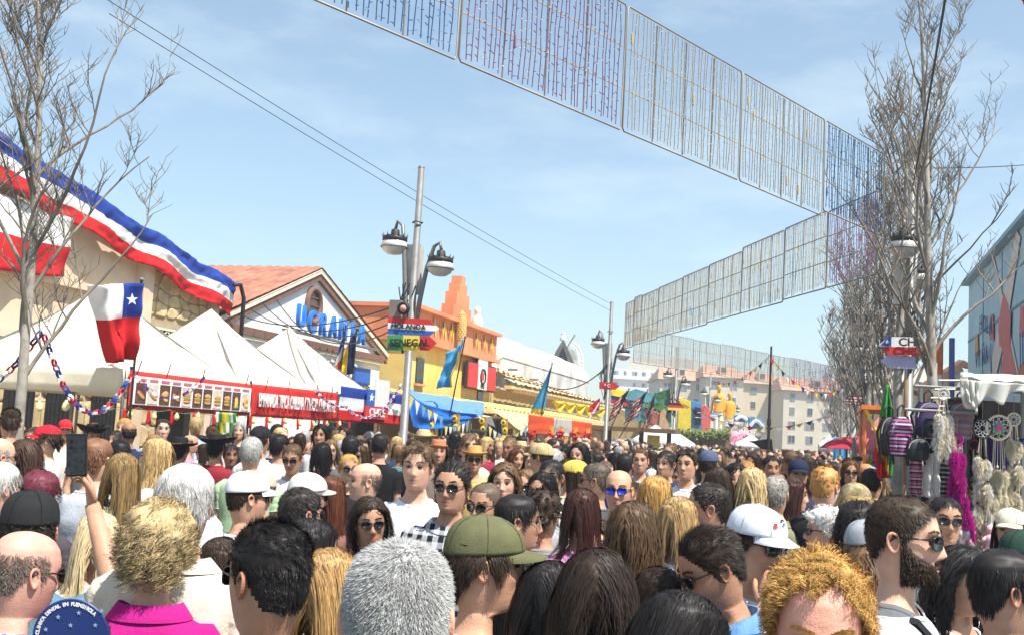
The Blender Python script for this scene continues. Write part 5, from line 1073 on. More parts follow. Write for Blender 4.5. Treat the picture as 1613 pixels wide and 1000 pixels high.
chain('paper_chain', hang(P(-5, 600, 10.5), P(66, 520, 10.4), .05)+hang(P(70, 520, 10.4), P(208, 588, 12.5), .62)[1:], 'blue, white and red paper chain looped from the left tree to the stall', CH)
chain('paper_chain', hang(P(210, 585, 14.3), P(322, 594, 15.0), .32), 'blue, white and red paper chain drooping over the food pictures', CH)
chain('paper_chain', hang(at_plane_x(495, 612, XB+.25), at_plane_x(545, 640, XB+.25), .1)+hang(at_plane_x(545, 640, XB+.25), at_plane_x(632, 605, XB+.25), .45)[1:], 'pale pink and blue paper chain drooping under the CHILE flag', [C_WHITE, C_PINK, C_BLUE])
# ---- flags on poles
def pole_flag(base, top, corners, mats, pick, label, amp=.08, waves=2, seed=0, r_=.018, star=None, nu=26, nv=18, fine=.35, pole_m=None):
    o = empty('flag'); tag(o, label, 'flag'); b = MB(); b.tube([base, top], r_, 7); b.build('pole', pole_m or M_IRON, o); b = MB(); b.lathe([(.001, .04), (r_*2, .02), (r_*2.4, 0), (r_*1.2, -.02)], top, 8); b.build('finial', M_STEEL, o)
    c = quad_cloth('cloth', corners, mats, o, nu, nv, amp, waves, seed, pick, edge='all', fine=fine)
    return o
def star_pts(c, r, u, v):
    return [V3(c)+V3(u)*(math.sin(k*math.pi/5)*r*(1 if k % 2 == 0 else .4))+V3(v)*(math.cos(k*math.pi/5)*r*(1 if k % 2 == 0 else .4)) for k in range(10)]
fp = at_plane_x(203, 690, XB+.15); ft = P(222, 442, fp.y*math.cos(YAW)-fp.x*math.sin(YAW))
D1 = 14.9
fl = pole_flag((fp.x, fp.y, 0), P(223, 441, D1), [P(222, 446, D1), P(140, 450, D1-.5), P(172, 572, D1-.3), P(211, 566, D1)], [C_BLUE, C_WHITE, C_RED], lambda u, v: (0 if u < .36 else 1) if v < .42 else 2, 'crumpled blue, white and red flag with a star on a pole by the near tent', .13, 1.4, 1.0)
b = MB(); b.prism(star_pts(P(208, 472, D1-.28), .085, RGT, UPV), FWD*.01); b.build('star', P_WHITE, fl)
q = gp(522, 24); pole_flag(q, P(545, 512, 24), [P(545, 514, 24), P(531, 560, 24), P(513, 606, 24.1), P(537, 590, 24)], [C_BLUE, C_WHITE, C_ORG], stripes(.33, .62), 'slanted blue, white and red flag beside the navy and yellow one', .07, 1.3, 2)
q = gp(549, 24.5); pole_flag(q, P(562, 517, 24.5), [P(562, 518, 24.5), P(540, 555, 24.5), P(537, 592, 24.5), P(556, 588, 24.5)], [C_NAVY, C_YEL], hstripes(.55), 'drooping navy and yellow flag behind the CHILE flag', .06, 1.2, 4)
q = gp(712, 29); pole_flag(at_z(708, 29, 2.2), P(733, 530, 29), [P(732, 531, 29), P(700, 565, 29.2), P(684, 612, 29.4), P(712, 608, 29)], [C_SKYB, C_YEL], lambda u, v: 1 if (u < .22 and v > .3) or (u > .72 and v > .6) else 0, 'large sky blue and yellow flag on a pole above the blue tarp', .16, 1.5, 1, .02)
pole_flag(at_z(843, 37, 1.6), P(870, 572, 37), [P(869, 574, 37), P(862, 590, 37), P(835, 650, 37.2), P(857, 652, 37)], [C_SKYB, C_YEL], lambda u, v: 1 if v > .9 else 0, 'narrow sky blue flag with yellow end above the orange and white banner', .10, 1.2, 3, .02)
ff = empty('flag'); tag(ff, 'furled green, yellow and red flag beside the hanging backpacks', 'flag'); b = MB(); b.tube([gp(1391, 8.6), P(1397, 605, 8.6)], .014, 7); b.build('pole', M_WOOD, ff)
FL_ = [(1396, 606), (1389, 640), (1382, 680), (1377, 715), (1383, 752)]; FR_ = [(1399, 606), (1404, 640), (1407, 680), (1408, 715), (1404, 752)]
def furl(u, v):
    i = min(3, int(v*4)); t = v*4-i; L_ = [FL_[i][k]+(FL_[i+1][k]-FL_[i][k])*t for k in (0, 1)]; R2 = [FR_[i][k]+(FR_[i+1][k]-FR_[i][k])*t for k in (0, 1)]
    return P(L_[0]+(R2[0]-L_[0])*u, L_[1]+(R2[1]-L_[1])*u, 8.5+.05*math.sin(u*9+v*4)*min(1, v*3)+.02*math.sin(u*23+v*9))
sheet('cloth', furl, 24, 28, [C_GREEN, C_YEL, C_RED], ff, pick=lambda u, v: 0 if u > .35+max(0, v-.35)*.75 or v < .34 else (1 if u > (v-.62)*2.2 else 2))
# board with blue and yellow halves on the white pavilion
bo = empty('country_board'); tag(bo, 'blue over yellow board on the white wall behind the navy flag', 'sign')
for z0_, z1_, mt in ((3.05, 3.6, P_BLUE), (2.5, 3.05, P_YEL)): b = MB(); ya_ = at_plane_x(560, 570, XF+.3).y; yb2 = at_plane_x(584, 570, XF+.3).y; b.box((XF+.3, (ya_+yb2)/2, (z0_+z1_)/2), (.05, yb2-ya_, z1_-z0_)); b.build('board_half', mt, bo)
text('lettering', 'UCRANIA', (XF+.33, (ya_+yb2)/2, 3.05), (0, 1, 0), (0, 0, 1), .26, P_BLACK, bo, .004)
# CHILE cloth and board
yd0, yd1 = at_plane_x(536, 620, XW).y, at_plane_x(634, 620, XW).y
o = quad_cloth('striped_cloth', [(XW, yd0, 2.62), (XW, yd1, 2.60), (XW, yd1, 1.90), (XW, yd0, 1.92)], [C_BLUE, C_WHITE, C_RED], amp=.035, waves=4, pick=stripes(.34, .67)); tag(o, 'blue, white and red striped cloth hung behind the CHILE board', 'flag')
cb_ = empty('country_board'); tag(cb_, 'CHILE board with white star on blue over a red lower half', 'sign'); ym = (yd0+yd1)/2+.05; yw = .58
for (a, c_, z0_, z1_, mt) in ((-yw, -.2, 2.27, 2.62, P_BLUE), (-.2, yw, 2.27, 2.86, mat('board_grey', (.62, .62, .60))), (-yw-.06, yw, 2.0, 2.265, P_RED)): b = MB(); b.box((XW+.09, ym+(a+c_)/2, (z0_+z1_)/2), (.03, c_-a, z1_-z0_)); b.build('board_panel', mt, cb_)
text('lettering', 'CHILE', (XW+.112, ym-.03, 2.13), (0, 1, 0), (0, 0, 1), .24, P_WHITE, cb_, .004, .004, 1.35); b = MB(); b.prism(star_pts((XW+.11, ym-.39, 2.45), .10, V3((0, 1.4, 0)), V3((0, 0, 1))), (.006, 0, 0)); b.build('star', P_WHITE, cb_)
# ---- arrow signs on the lamp posts
def arrow_sign(px0, px1, py0, py1, d, bands, txt, label, slope=0.0, tip=True, tcol=None, tsize=.6, left=False, stars=None):
    o = empty('arrow_sign'); tag(o, label, 'sign', 'arrow signs on the lamp posts'); h = py1-py0; x1 = px1 if left else px1-h*.62; x0 = px0+h*.62 if left else px0
    for i, (f0, f1, mt) in enumerate(bands):
        def yy(x, f): return py0+h*f+slope*(x-px0)
        tipx = lambda f: (px0 if left else px1)+(1 if left else -1)*abs(f-.5)*2*h*.62
        if left: pts = [(x1, f0), (x1, f1), (tipx(f1), f1)]+([(px0, .5)] if f0 < .5 < f1 else [])+[(tipx(f0), f0)]
        else: pts = [(x0, f0), (x0, f1), (tipx(f1), f1)]+([(px1, .5)] if f0 < .5 < f1 else [])+[(tipx(f0), f0)]
        b = MB(); b.prism([P(x, yy(x, f), d) for x, f in pts], FWD*.03); b.build('sign_band', mt, o)
    if txt: c = P((x0+x1)/2, (py0+py1)/2+slope*((x0+x1)/2-px0), d-.012); text('lettering', txt, c, RGT-UPV*slope, UPV, h*tsize*d/FPX*1.25, tcol or P_BLACK, o, .004, .003)
    return o
arrow_sign(611, 692, 499, 526, 16.35, [(0, .34, P_RED), (.34, .67, P_WHITE), (.67, 1, P_BLUE)], 'HOLANDA', 'red, white and blue arrow sign reading HOLANDA on the near left lamp post', .06, tsize=.33)
s_ = empty('arrow_sign'); tag(s_, 'green, yellow and red arrow sign reading SENEGAL below the HOLANDA sign', 'sign', 'arrow signs on the lamp posts')
for x0, x1, mt, tip in ((610, 635, P_GREEN, 0), (635, 661, P_YEL, 0), (661, 676, P_RED, 12)):
    pts = [(x0, 527+.03*(x0-610)), (x1, 527+.03*(x1-610))]+([(x1+tip, 540)] if tip else [])+[(x1, 552), (x0, 551)]; b = MB(); b.prism([P(x, y, 16.3) for x, y in pts[::-1]], FWD*.03); b.build('sign_band', mt, s_)
text('lettering', 'SENEGAL', P(645, 540, 16.28), RGT, UPV, .155, P_BLACK, s_, .004, .004, .95)
b = MB(); b.box((0, 0, 0), (.2, .14, .30)); bx_ = empty('signal_lamp', P(631, 486, 16.35)); tag(bx_, 'round pink signal lamp in a black ring above the HOLANDA sign', 'lamp'); m_ = MB(); m_.box((-.10, .06, 0), (.18, .12, .26)); m_.build('box', mat('box_brown', (.20, .17, .15)), bx_); m_ = MB(); m_.lathe([(.075, -.03), (.095, -.02), (.095, .04), (.07, .04)], (.06, -.02, 0), 16, Matrix.Rotation(math.pi/2, 3, 'X')); m_.build('ring', P_BLACK, bx_, True); m_ = MB(); m_.lathe([(.001, .05), (.045, .04), (.072, .0)], (.06, -.02, 0), 16, Matrix.Rotation(math.pi/2, 3, 'X')); m_.build('lens', mat('pink_lens', (.62, .30, .24), rough=.3), bx_, True)
arrow_sign(944, 976, 601, 612, 34.2, [(0, 1, P_RED)], '* C', 'small red arrow sign with a white crescent on the second lamp post', .05, tcol=P_WHITE, tsize=.5)
arrow_sign(1052, 1079, 633, 645, 50.5, [(0, .34, P_BLACK), (.34, .67, P_RED), (.67, 1, P_YEL)], None, 'black, red and yellow arrow sign on the third lamp post', .06); arrow_sign(1108, 1131, 651, 656, 66, [(0, .34, P_LBLUE), (.34, .67, P_WHITE), (.67, 1, P_LBLUE)], None, 'pale blue and white arrow sign on the fourth lamp post', .02)
o = arrow_sign(1384, 1476, 530, 558, 15.4, [(0, .55, P_WHITE), (.55, 1, P_RED)], None, 'CHILE arrow sign with blue star corner on the right lamp post', .02, left=True); text('lettering', 'CHILE', P(1441, 539, 15.36), RGT, UPV, .16, P_BLACK, o, .004, .004, 1.1)
b = MB(); b.prism([P(x, y, 15.38) for x, y in ((1388, 543), (1404, 546), (1404, 529), (1397, 531))], FWD*.006); b.build('star_corner', P_BLUE, o); b = MB(); b.prism(star_pts(P(1398, 538, 15.365), .035, RGT, UPV), FWD*.006); b.build('star', P_WHITE, o)
arrow_sign(1388, 1442, 558, 578, 15.45, [(0, 1, P_LAV)], None, 'blank lavender arrow sign below the CHILE sign', .05, left=True); arrow_sign(1330, 1372, 622, 637, 33, [(k/7, (k+1)/7, P_RED if k % 2 == 0 else P_WHITE) for k in range(7)], None, 'red and white striped arrow sign among the right bare trees', .05, left=True)
# ---- blue tarp stall and its neighbours
def wf(d, px, z): return at_z(px, d, z)
o = quad_cloth('tarp_awning', [P(646, 612, 30), P(762, 634, 36), P(762, 656, 33), P(643, 640, 26)], [cloth('pale_blue_tarp', (.16, .33, .68))], amp=.10, waves=2, sag=.1); tag(o, 'pale blue tarp roof right of the near lamp post', 'awning')
o = quad_cloth('tarp_awning', [P(643, 626, 25.6), P(752, 652, 32), P(738, 664, 31.5), P(646, 672, 25.4)], [C_BTARP], amp=.14, waves=2.3, seed=4, sag=.12); tag(o, 'bright blue tarp hanging in folds right of the near lamp post', 'awning')
o = quad_cloth('tarp_awning', [P(676, 630, 31), P(830, 660, 41), P(824, 676, 38), P(756, 654, 32)], [C_WHITE], amp=.12, waves=2, seed=1, sag=.18); tag(o, 'white tarp awning between the blue tarp and the orange banner', 'awning')
o = sheet('scalloped_awning', lambda u, v: V3(P(770, 642, 37)).lerp(V3(P(952, 672, 51)), u).lerp(V3(P(800, 662, 34.5)).lerp(V3(P(955, 690, 46)), u), v)-V3((0, 0, .28*abs(math.sin(u*math.pi*3.5))*v)), 60, 8, [cloth('cream_awning', (.76, .66, .34))]); tag(o, 'cream scalloped awning above the orange and white banner', 'awning')
o = quad_cloth('striped_banner', [P(832, 652, 36), P(932, 666, 40), P(932, 690, 40), P(832, 682, 36)], [C_ORG, C_GREY, C_ORG], amp=.03, waves=2, pick=hstripes(.36, .68)); tag(o, 'orange, white and orange cloth banner under the cream awning', 'banner')
# wide corrugated eave behind the tarps
ev = empty('corrugated_eave'); tag(ev, 'yellow corrugated eave running behind the blue and white tarps', 'eave')
b = MB(); b.grid(lambda u, v: V3((XF+.6+2.2*v, 30.5+27*u, 3.05-.35*v+.035*math.sin(u*300))), 300, 2); b.build('sheeting', mat('yellow_sheet', (.70, .52, .16), rough=.7, var=.2, scale=3), ev, True); b = MB(); b.box((XF+2.8, 44, 2.6), (.08, 27, .16)); b.build('fascia', M_EAVE, ev)
for k in range(10): b = MB(); b.box((XF+2.78, 31+k*2.9, 1.25), (.14, .14, 2.5)); b.build('post', M_YWOOD, ev)
b = MB(); b.box((XF+.9, 44, 1.3), (.1, 26.8, 2.6)); b.build('back_panel', mat('stall_brown', (.25, .15, .07), var=.3, scale=2), ev)
# posts with sunflowers, dark hanging cloths, racks
M_SUNF = mat('sunflower_yellow', (.80, .55, .03), rough=.6); M_SUNC = mat('sunflower_brown', (.10, .05, .02))
for k, (px, d) in enumerate(((678, 27.5), (718, 29.5), (761, 31.5), (795, 33.5))):
    q = gp(px, d); o = empty('flower_post', q); tag(o, ['leftmost', 'second', 'third', 'rightmost'][k]+' of the wooden posts wound with sunflowers under the tarps', 'post', 'wooden stall posts with sunflowers'); b = MB(); b.box((0, 0, 1.15), (.15, .15, 2.3)); b.build('post', mat('ochre_post', (.45, .24, .05), rough=.8, var=.2), o)
    for j in range(4):
        z = 1.45+.24*j; b = MB(); b.lathe([(.035, .012), (.06, .02), (.095, .0), (.09, -.01)], (.03*((j*7) % 3-1), -.10, z), 12, Matrix.Rotation(math.pi/2, 3, 'X')); f_ = b.build('sunflower', M_SUNF, o); b = MB(); b.lathe([(.001, .03), (.03, .025), (.045, .01)], (.03*((j*7) % 3-1), -.10, z), 10, Matrix.Rotation(math.pi/2, 3, 'X')); b.build('flower_centre', M_SUNC, f_)
for px0, px1, d, lb_ in ((690, 715, 31, 'black cloth panel hanging between the two left sunflower posts'), (768, 790, 34, 'black cloth panel hanging between the two right sunflower posts')):
    tag(quad_cloth('cloth_panel', [at_z(px0, d, 2.3), at_z(px1, d, 2.3), at_z(px1, d, .9), at_z(px0, d, .9)], [C_BLACK], amp=.06, waves=2), lb_, 'cloth')
rk = empty('display_rack', gp(742, 31.5)); tag(rk, 'wire display rack with glass jars between the sunflower posts', 'rack')
for x in (-.45, .0, .45): b = MB(); b.tube([(x, 0, 0), (x, 0, 2.1)], .02, 6); b.build('upright', M_STEEL, rk)
for z in (1.3, 1.6, 1.9): b = MB(); b.box((0, 0, z), (.95, .3, .02)); b.build('shelf', M_STEEL, rk)
for i in range(4):
    for z in (1.31, 1.61): b = MB(); b.lathe([(.06, 0), (.08, .03), (.08, .16), (.05, .2), (.05, .23)], (-.33+.22*i, 0, z), 10); b.build('jar', [mat('jar_glass', (.30, .32, .30), rough=.1), mat('jar_dark', (.08, .06, .05), rough=.1)][i % 2], rk, True)
def pennants(p, q, sag, n, mats, label, s=.16):
    o = empty('pennant_string'); tag(o, label, 'bunting'); L = hang(p, q, sag, n); b = MB(); b.tube(L, .006, 4); b.build('cord', M_CABLE, o); R = random.Random(n)
    for i in range(n):
        a, c_ = L[i].lerp(L[i+1], .1), L[i].lerp(L[i+1], .9); m = a.lerp(c_, .5)-V3((0, 0, s*R.uniform(.9, 1.3))); off = FWD*.006; m2 = m+FWD*R.uniform(-.05, .05); b = MB(); b.prism([a, c_, m2], off); b.build('pennant', mats[i % len(mats)], o)
UA = [cloth('pale_blue_penn', (.20, .42, .62)), cloth('pale_yellow_penn', (.75, .65, .20)), C_WHITE]
pennants(P(632, 606, 24), P(700, 655, 27), .1, 7, UA, 'blue and yellow pennants tied to the near lamp post', .3); pennants(P(672, 652, 27.5), P(740, 660, 30), .25, 10, UA, 'blue and yellow pennants hanging from the bright blue tarp', .3); pennants(P(762, 660, 32), P(832, 668, 35), .4, 10, UA, 'blue and yellow pennants hanging from the white tarp', .32)
# flower bunches below the orange banner
for k, (px, d) in enumerate(((838, 36.4), (868, 37.2), (884, 37.6), (906, 38.6), (926, 39.4))):
    q = gp(px, d); o = empty('flower_post', q); tag(o, ['first', 'second', 'third', 'fourth', 'fifth'][k]+' yellow post with red flowers from the left under the orange banner', 'post', 'yellow posts under the orange banner'); b = MB(); b.box((0, 0, 1.1), (.12, .12, 2.2)); b.build('post', M_YWOOD, o); R = random.Random(k); fm = MB()
    for j in range(26): a = R.uniform(0, 6.28); fm.lathe([(.001, .05), (.05, .03), (.06, 0), (.03, -.04)], (.16*math.cos(a)*R.random(), .16*math.sin(a)*R.random()-.08, 1.62+R.uniform(0, .4)), 5)
    f_ = fm.build('flowers', mat('red_petal', (.50, .02, .02), rough=.6, var=.3, scale=9), o); f_['kind'] = 'stuff'
for px, d in ((852, 39), (915, 42)): tag(quad_cloth('cloth_panel', [at_z(px-14, d, 2.0), at_z(px+14, d, 2.0), at_z(px+14, d, .9), at_z(px-14, d, .9)], [C_WHITE], amp=.04), 'white cloth behind the %s red flowers' % ('left' if px < 900 else 'right'), 'cloth')
# yellow swags, flags of the farther stalls
sw = empty('swag_drape'); tag(sw, 'yellow swag drapes above the cream awning', 'drape')
for k in range(5):
    a, c_ = P(872+16*k, 630+2.4*k, 44+1.4*k), P(888+16*k, 632+2.4*k, 45.4+1.4*k); sheet('swag', lambda u, v, a=a, c_=c_: V3(a).lerp(V3(c_), u)-V3((0, 0, (.10+.42*math.sin(math.pi*u))*v))+V3((.08*math.sin(v*9), 0, 0)), 12, 8, [C_YEL], sw)
def stripe_flag(base, top, corners, label, seed):
    pk = lambda u, v: 2 if (u < .42 and v < .52) else int(v*11) % 2
    o = pole_flag(base, top, corners, [C_RED, C_WHITE, C_NAVY], pk, label, .10, 1.6, seed, .02, nu=24, nv=33)
stripe_flag(at_z(955, 41, 1.9), P(991, 612, 41), [P(990, 614, 41), P(968, 632, 41), P(958, 664, 41.2), P(976, 650, 41)], 'red and white striped flag nearest the second lamp post', 1)
stripe_flag(at_z(975, 41, 1.9), P(1021, 613, 41), [P(1020, 615, 41), P(998, 634, 41), P(982, 668, 41.3), P(1004, 655, 41)], 'red and white striped flag in the middle of three', 3)
stripe_flag(at_z(1006, 41.5, 1.9), P(1033, 618, 41.5), [P(1032, 620, 41.5), P(1016, 650, 41.6), P(1017, 682, 41.7), P(1027, 655, 41.5)], 'drooping red and white striped flag, rightmost of three', 5)
o = quad_cloth('flag_cloth', [P(963, 609, 45), P(985, 615, 46), P(990, 640, 46), P(963, 634, 45)], [C_YEL, C_NAVY, C_RED], amp=.05, pick=stripes(.5, .78)); tag(o, 'yellow, blue and red cloth hung beside the second lamp post', 'flag')
pole_flag(at_z(905, 40, 1.6), P(956, 614, 40), [P(945, 626, 40), P(928, 640, 40), P(930, 652, 40), P(944, 650, 40)], [C_RED, C_WHITE], lambda u, v: 0 if v < .8 else 1, 'small red flag on a long slanted white pole', .05, 1, 1, .03, pole_m=P_WHITE)
# painted sign board with palms
pb2 = empty('painted_board'); tag(pb2, 'painted board with palm leaves, lettering and a round emblem behind the striped flags', 'sign')
b = MB(); b.prism([P(x, y, 52) for x, y in ((960, 640), (1056, 664), (1056, 690), (960, 690))], FWD*.3); b.build('lower_board', mat('board_ochre', (.45, .33, .16), var=.3), pb2)
b = MB(); b.prism([P(x, y, 51) for x, y in ((985, 618), (1002, 612), (1030, 620), (1056, 612), (1058, 672), (985, 660))][::-1], FWD*.2); b.build('board', mat('board_teal', (.12, .32, .40), col2=(.05, .20, .06), var=.3, scale=.9), pb2)
text('lettering', 'PUERTO RICA', P(1018, 640, 50.9), RGT-UPV*.10, UPV, .55, P_BLACK, pb2, .02, .02, .8)
R = random.Random(4)
for k in range(16):
    c_ = P(1042+R.uniform(-14, 10), 636+R.uniform(-10, 16), 50.7); a = R.uniform(-.6, 3.6); L_ = R.uniform(.35, .65); d_ = RGT*math.cos(a)+UPV*math.sin(a); s2_ = RGT*-math.sin(a)+UPV*math.cos(a); b = MB(); b.prism([c_, c_+d_*L_*.5+s2_*.09, c_+d_*L_-UPV*.1, c_+d_*L_*.5-s2_*.09], FWD*.02); b.build('palm_leaf', mat('palm_green', (.06, .22, .04), var=.4, scale=2), pb2)
b = MB(); b.lathe([(.34, 0), (.36, .03), (.30, .05), (.001, .04)], P(1030, 658, 50.6), 18, Matrix((RGT, UPV, -FWD)).transposed()); b.build('round_emblem', mat('emblem_brown', (.30, .10, .07), var=.4, scale=8), pb2); b = MB(); b.prism([P(x, y, 50.5) for x, y in ((1038, 672), (1040, 650), (1046, 642), (1050, 648), (1048, 656), (1054, 668), (1054, 674))][::-1], FWD*.05); b.build('painted_figure', mat('figure_tan', (.50, .30, .18)), pb2)
pk_ = empty('kiosk', gp(975, 43)); tag(pk_, 'dark wooden kiosk with framed picture below the striped flags', 'kiosk')
for x in (-1.6, -.4, .9, 2.0): b = MB(); b.box((x, 0, 1.1), (.16, .16, 2.2)); b.build('post', mat('dark_wood', (.07, .04, .025)), pk_)
b = MB(); b.box((.2, .2, 2.28), (4.2, 1.6, .16)); b.build('roof', mat('kiosk_roof', (.16, .09, .05)), pk_); b = MB(); b.box((-1.0, -.1, 1.85), (.75, .06, .75)); fo = b.build('picture_frame', mat('frame_gold', (.45, .30, .10)), pk_); b = MB(); b.box((-1.0, -.14, 1.85), (.6, .03, .6)); b.build('picture', mat('picture_tan', (.55, .45, .30), var=.5, scale=5), fo); b = MB(); b.box((1.4, -.08, 1.85), (.5, .04, .5)); b.build('poster', P_YEL, pk_)
# far canopies
def canopy(px0, px1, pyt, pye, d, mtl, label, hgt=None, cat='tent', name='canopy_tent'):
    o = empty(name, gp((px0+px1)/2, d)); tag(o, label, cat); w_ = (px1-px0)*d/FPX/2; ze = P((px0+px1)/2, pye, d).z; za = P((px0+px1)/2, pyt, d).z
    b = MB(); b.add([(-w_, -w_, ze), (w_, -w_, ze), (w_, w_, ze), (-w_, w_, ze), (0, 0, za), (0, 0, za+.01)], [(0, 1, 4), (1, 2, 4), (2, 3, 4), (3, 0, 4), (1, 0, 5), (2, 1, 5), (3, 2, 5), (0, 3, 5)]); b.build('roof', mtl, o)
    for k in range(4):
        a = [(-w_, -w_), (w_, -w_), (w_, w_), (-w_, w_)]; p, q = a[k], a[(k+1) % 4]; sheet('valance', lambda u, v, p=p, q=q: (p[0]+(q[0]-p[0])*u, p[1]+(q[1]-p[1])*u, ze-.28*v+.02*math.sin(u*30)*v), 12, 2, [mtl], o)
        b = MB(); b.tube([(p[0]*.97, p[1]*.97, 0), (p[0]*.97, p[1]*.97, ze)], .03, 6); b.build('leg', M_STEEL, o)
canopy(1002, 1062, 668, 692, 46, C_WHITE, 'white canopy tent below the painted board'); canopy(1034, 1092, 678, 697, 50, C_WHITE, 'white canopy tent left of the third lamp post base'); canopy(1160, 1205, 684, 699, 62, C_WHITE, 'white canopy left of the black pennant')
canopy(1290, 1322, 684, 700, 42, C_WHITE, 'small white canopy left of the red parasol'); canopy(1345, 1393, 660, 690, 20, C_PINK, 'pink canopy tent behind the orange frame'); canopy(1372, 1420, 640, 672, 26, C_PINK, 'pale red canopy behind the furled green flag')
# coloured blocks, hedge, giant figures
cbk = empty('painted_facade'); tag(cbk, 'yellow, blue and red painted facade beside the third lamp post', 'building')
for pts, mt, th in ((((1070, 626), (1089, 632), (1089, 678), (1068, 678)), P_YEL, .6), (((1090, 631), (1105, 635), (1105, 680), (1090, 680)), mat('facade_blue', (.05, .25, .62)), .5), (((1104, 637), (1116, 640), (1119, 648), (1119, 682), (1104, 682)), mat('facade_red', (.68, .14, .12)), .55)): b = MB(); b.prism([P(x, y, 58) for x, y in pts][::-1], FWD*th); b.build('facade_block', mt, cbk)
b = MB(); b.prism([P(x, y, 57.9) for x, y in ((1095, 640), (1104, 642), (1104, 668), (1095, 668))][::-1], FWD*.1); wo = b.build('window', M_GLASS, cbk)
for y in (648, 656): b = MB(); b.prism([P(x, yy, 57.85) for x, yy in ((1095, y), (1104, y+1), (1104, y+2), (1095, y+1))][::-1], FWD*.05); b.build('glazing_bar', P_WHITE, wo)
hd = MB(); R = random.Random(9)
for k in range(2600):
    u = R.random(); p = P(1068+82*u, 684+R.gauss(0, 3.2), 56+R.uniform(-1, 1)); a = V3((R.gauss(0, 1), R.gauss(0, 1), R.gauss(0, 1))).normalized(); b_ = a.orthogonal().normalized(); s = .12; hd.add([p-a*s, p+b_*s*.5, p+a*s, p-b_*s*.5], [(0, 1, 2, 3)])
o = hd.build('hanging_foliage', mat('hedge_leaf', (.12, .17, .03), col2=(.20, .20, .05), var=.4, scale=3, rough=.7)); tag(o, 'green leafy garland along the stall front below the painted facade', 'foliage', kind='stuff')
b = MB(); b.prism([P(x, y, 57) for x, y in ((1068, 688), (1150, 690), (1150, 712), (1068, 712))][::-1], FWD*.5); tag(b.build('food_stall', mat('stall_front_brown', (.22, .14, .08), var=.3)), 'brown stall front under the green leafy garland', 'stall')
for (x0, y0, x1, y1, lb_) in ((1157, 653, 1178, 665, 'blue sign board right of the orange giant figures'), (1180, 657, 1202, 676, 'blue arched sign board left of the black pennant')):
    so = empty('sign_board'); tag(so, lb_, 'sign'); b = MB(); b.prism([P(x, y, 72) for x, y in ((x0, y0), (x1, y0+3), (x1, y1), (x0, y1-2))][::-1], FWD*.3); b.build('board', mat('board_blue', (.10, .28, .58), var=.3, scale=1.5), so); b = MB(); b.tube([P(x0+(x1-x0)*t, y1-2-(y1-y0)*.6*math.sin(math.pi*t), 71.9) for t in np.linspace(.1, .9, 9)], .12, 5); b.build('painted_arc', P_WHITE, so)
pf = MB(); R = random.Random(2)
for k in range(260):
    p = P(1146+R.random()*30, 683+R.random()*18, 68+R.uniform(-1, 1)); pf.add([p, p+V3((R.uniform(.1, .4), 0, R.uniform(-.1, .1))), p+V3((R.uniform(-.1, .2), .1, R.uniform(.1, .4)))], [(0, 1, 2)])
o = pf.build('flower_mass', mat('pink_flowers', (.70, .16, .30), col2=(.75, .6, .62), var=.3, scale=2)); tag(o, 'mass of pink flowers at a far stall', 'flowers', kind='stuff')
wl = MB()
for k in range(420): p = P(1140+R.random()*62, 668+R.random()*30, 76+R.uniform(-2, 2)); s = R.uniform(.1, .5); wl.box(p, (s, s*.3, s*R.uniform(.4, 1.4)), R.random())
o = wl.build('market_clutter', mat('clutter', (.55, .48, .40), col2=(.20, .24, .20), var=.5, scale=1.2)); tag(o, 'heap of small goods at the far stalls below the blue boards', 'goods', kind='stuff')
# long garland swags far down the street
for k, (a, c_, sg) in enumerate((((1125, 600, 60), (1212, 560, 33), .4), ((1212, 560, 33), (1330, 610, 40), .6), ((1060, 625, 50), (1300, 655, 46), .9))):
    pennants(P(*a), P(*c_), sg, 16, [C_RED, C_YEL, C_NAVY, C_WHITE], ['far pennant string rising to the thin black pole', 'far pennant string falling right from the thin black pole', 'long slack pennant string across the far street'][k], .16)
# red parasol, orange frame, blue stall on the right
ps = empty('parasol', gp(1334, 26)); tag(ps, 'red parasol above the crowd beside the right tree row', 'parasol'); zt_ = P(1334, 687, 26).z; b = MB()
b.lathe([(.001, zt_), (.25, zt_-.05), (.48, zt_-.16), (.64, zt_-.30), (.63, zt_-.31), (.40, zt_-.18), (.001, zt_-.04)], (0, 0, 0), 8); b.build('canopy', cloth('parasol_red', (.58, .05, .08)), ps); b = MB(); b.tube([(0, 0, 0), (0, 0, zt_+.06)], .02, 7); b.build('pole', M_IRON, ps)
for k in range(8): a = 2*math.pi*k/8; b = MB(); b.tube([(0, 0, zt_-.06), (.63*math.cos(a), .63*math.sin(a), zt_-.31)], .006, 4); b.build('rib', M_IRON, ps)
of = empty('orange_frame_stall', gp(1384, 15)); tag(of, 'orange painted frame stall left of the furled green flag', 'stall'); M_OFR = mat('orange_frame', (.75, .18, .03), rough=.5)
for x in (-.19, .10): 
    for y in (0, 1.6): b = MB(); b.tube([(x, y, 0), (x, y, 2.55)], .022, 6); b.build('frame_post', M_OFR, of)
b = MB(); b.box((-.03, .8, 2.52), (.42, 1.8, .06)); b.build('frame_top', M_OFR, of); b = MB(); b.tube([(-.19, -.02, 2.5), (.10, -.02, 1.9)], .025, 6); b.build('brace', P_YEL, of)
tag(quad_cloth('cloth_panel', [at_z(1312, 36, 2.35), at_z(1336, 36, 2.35), at_z(1336, 36, .8), at_z(1312, 36, .8)], [C_SKYB], amp=.05), 'pale blue cloth side of a stall under the red parasol', 'cloth')
tag(quad_cloth('flag_cloth', [P(1603, -14, 7), P(1640, -14, 7), P(1640, 24, 7), P(1614, 9, 7)], [C_RED], amp=.02), 'corner of a red flag at the top right edge', 'flag')
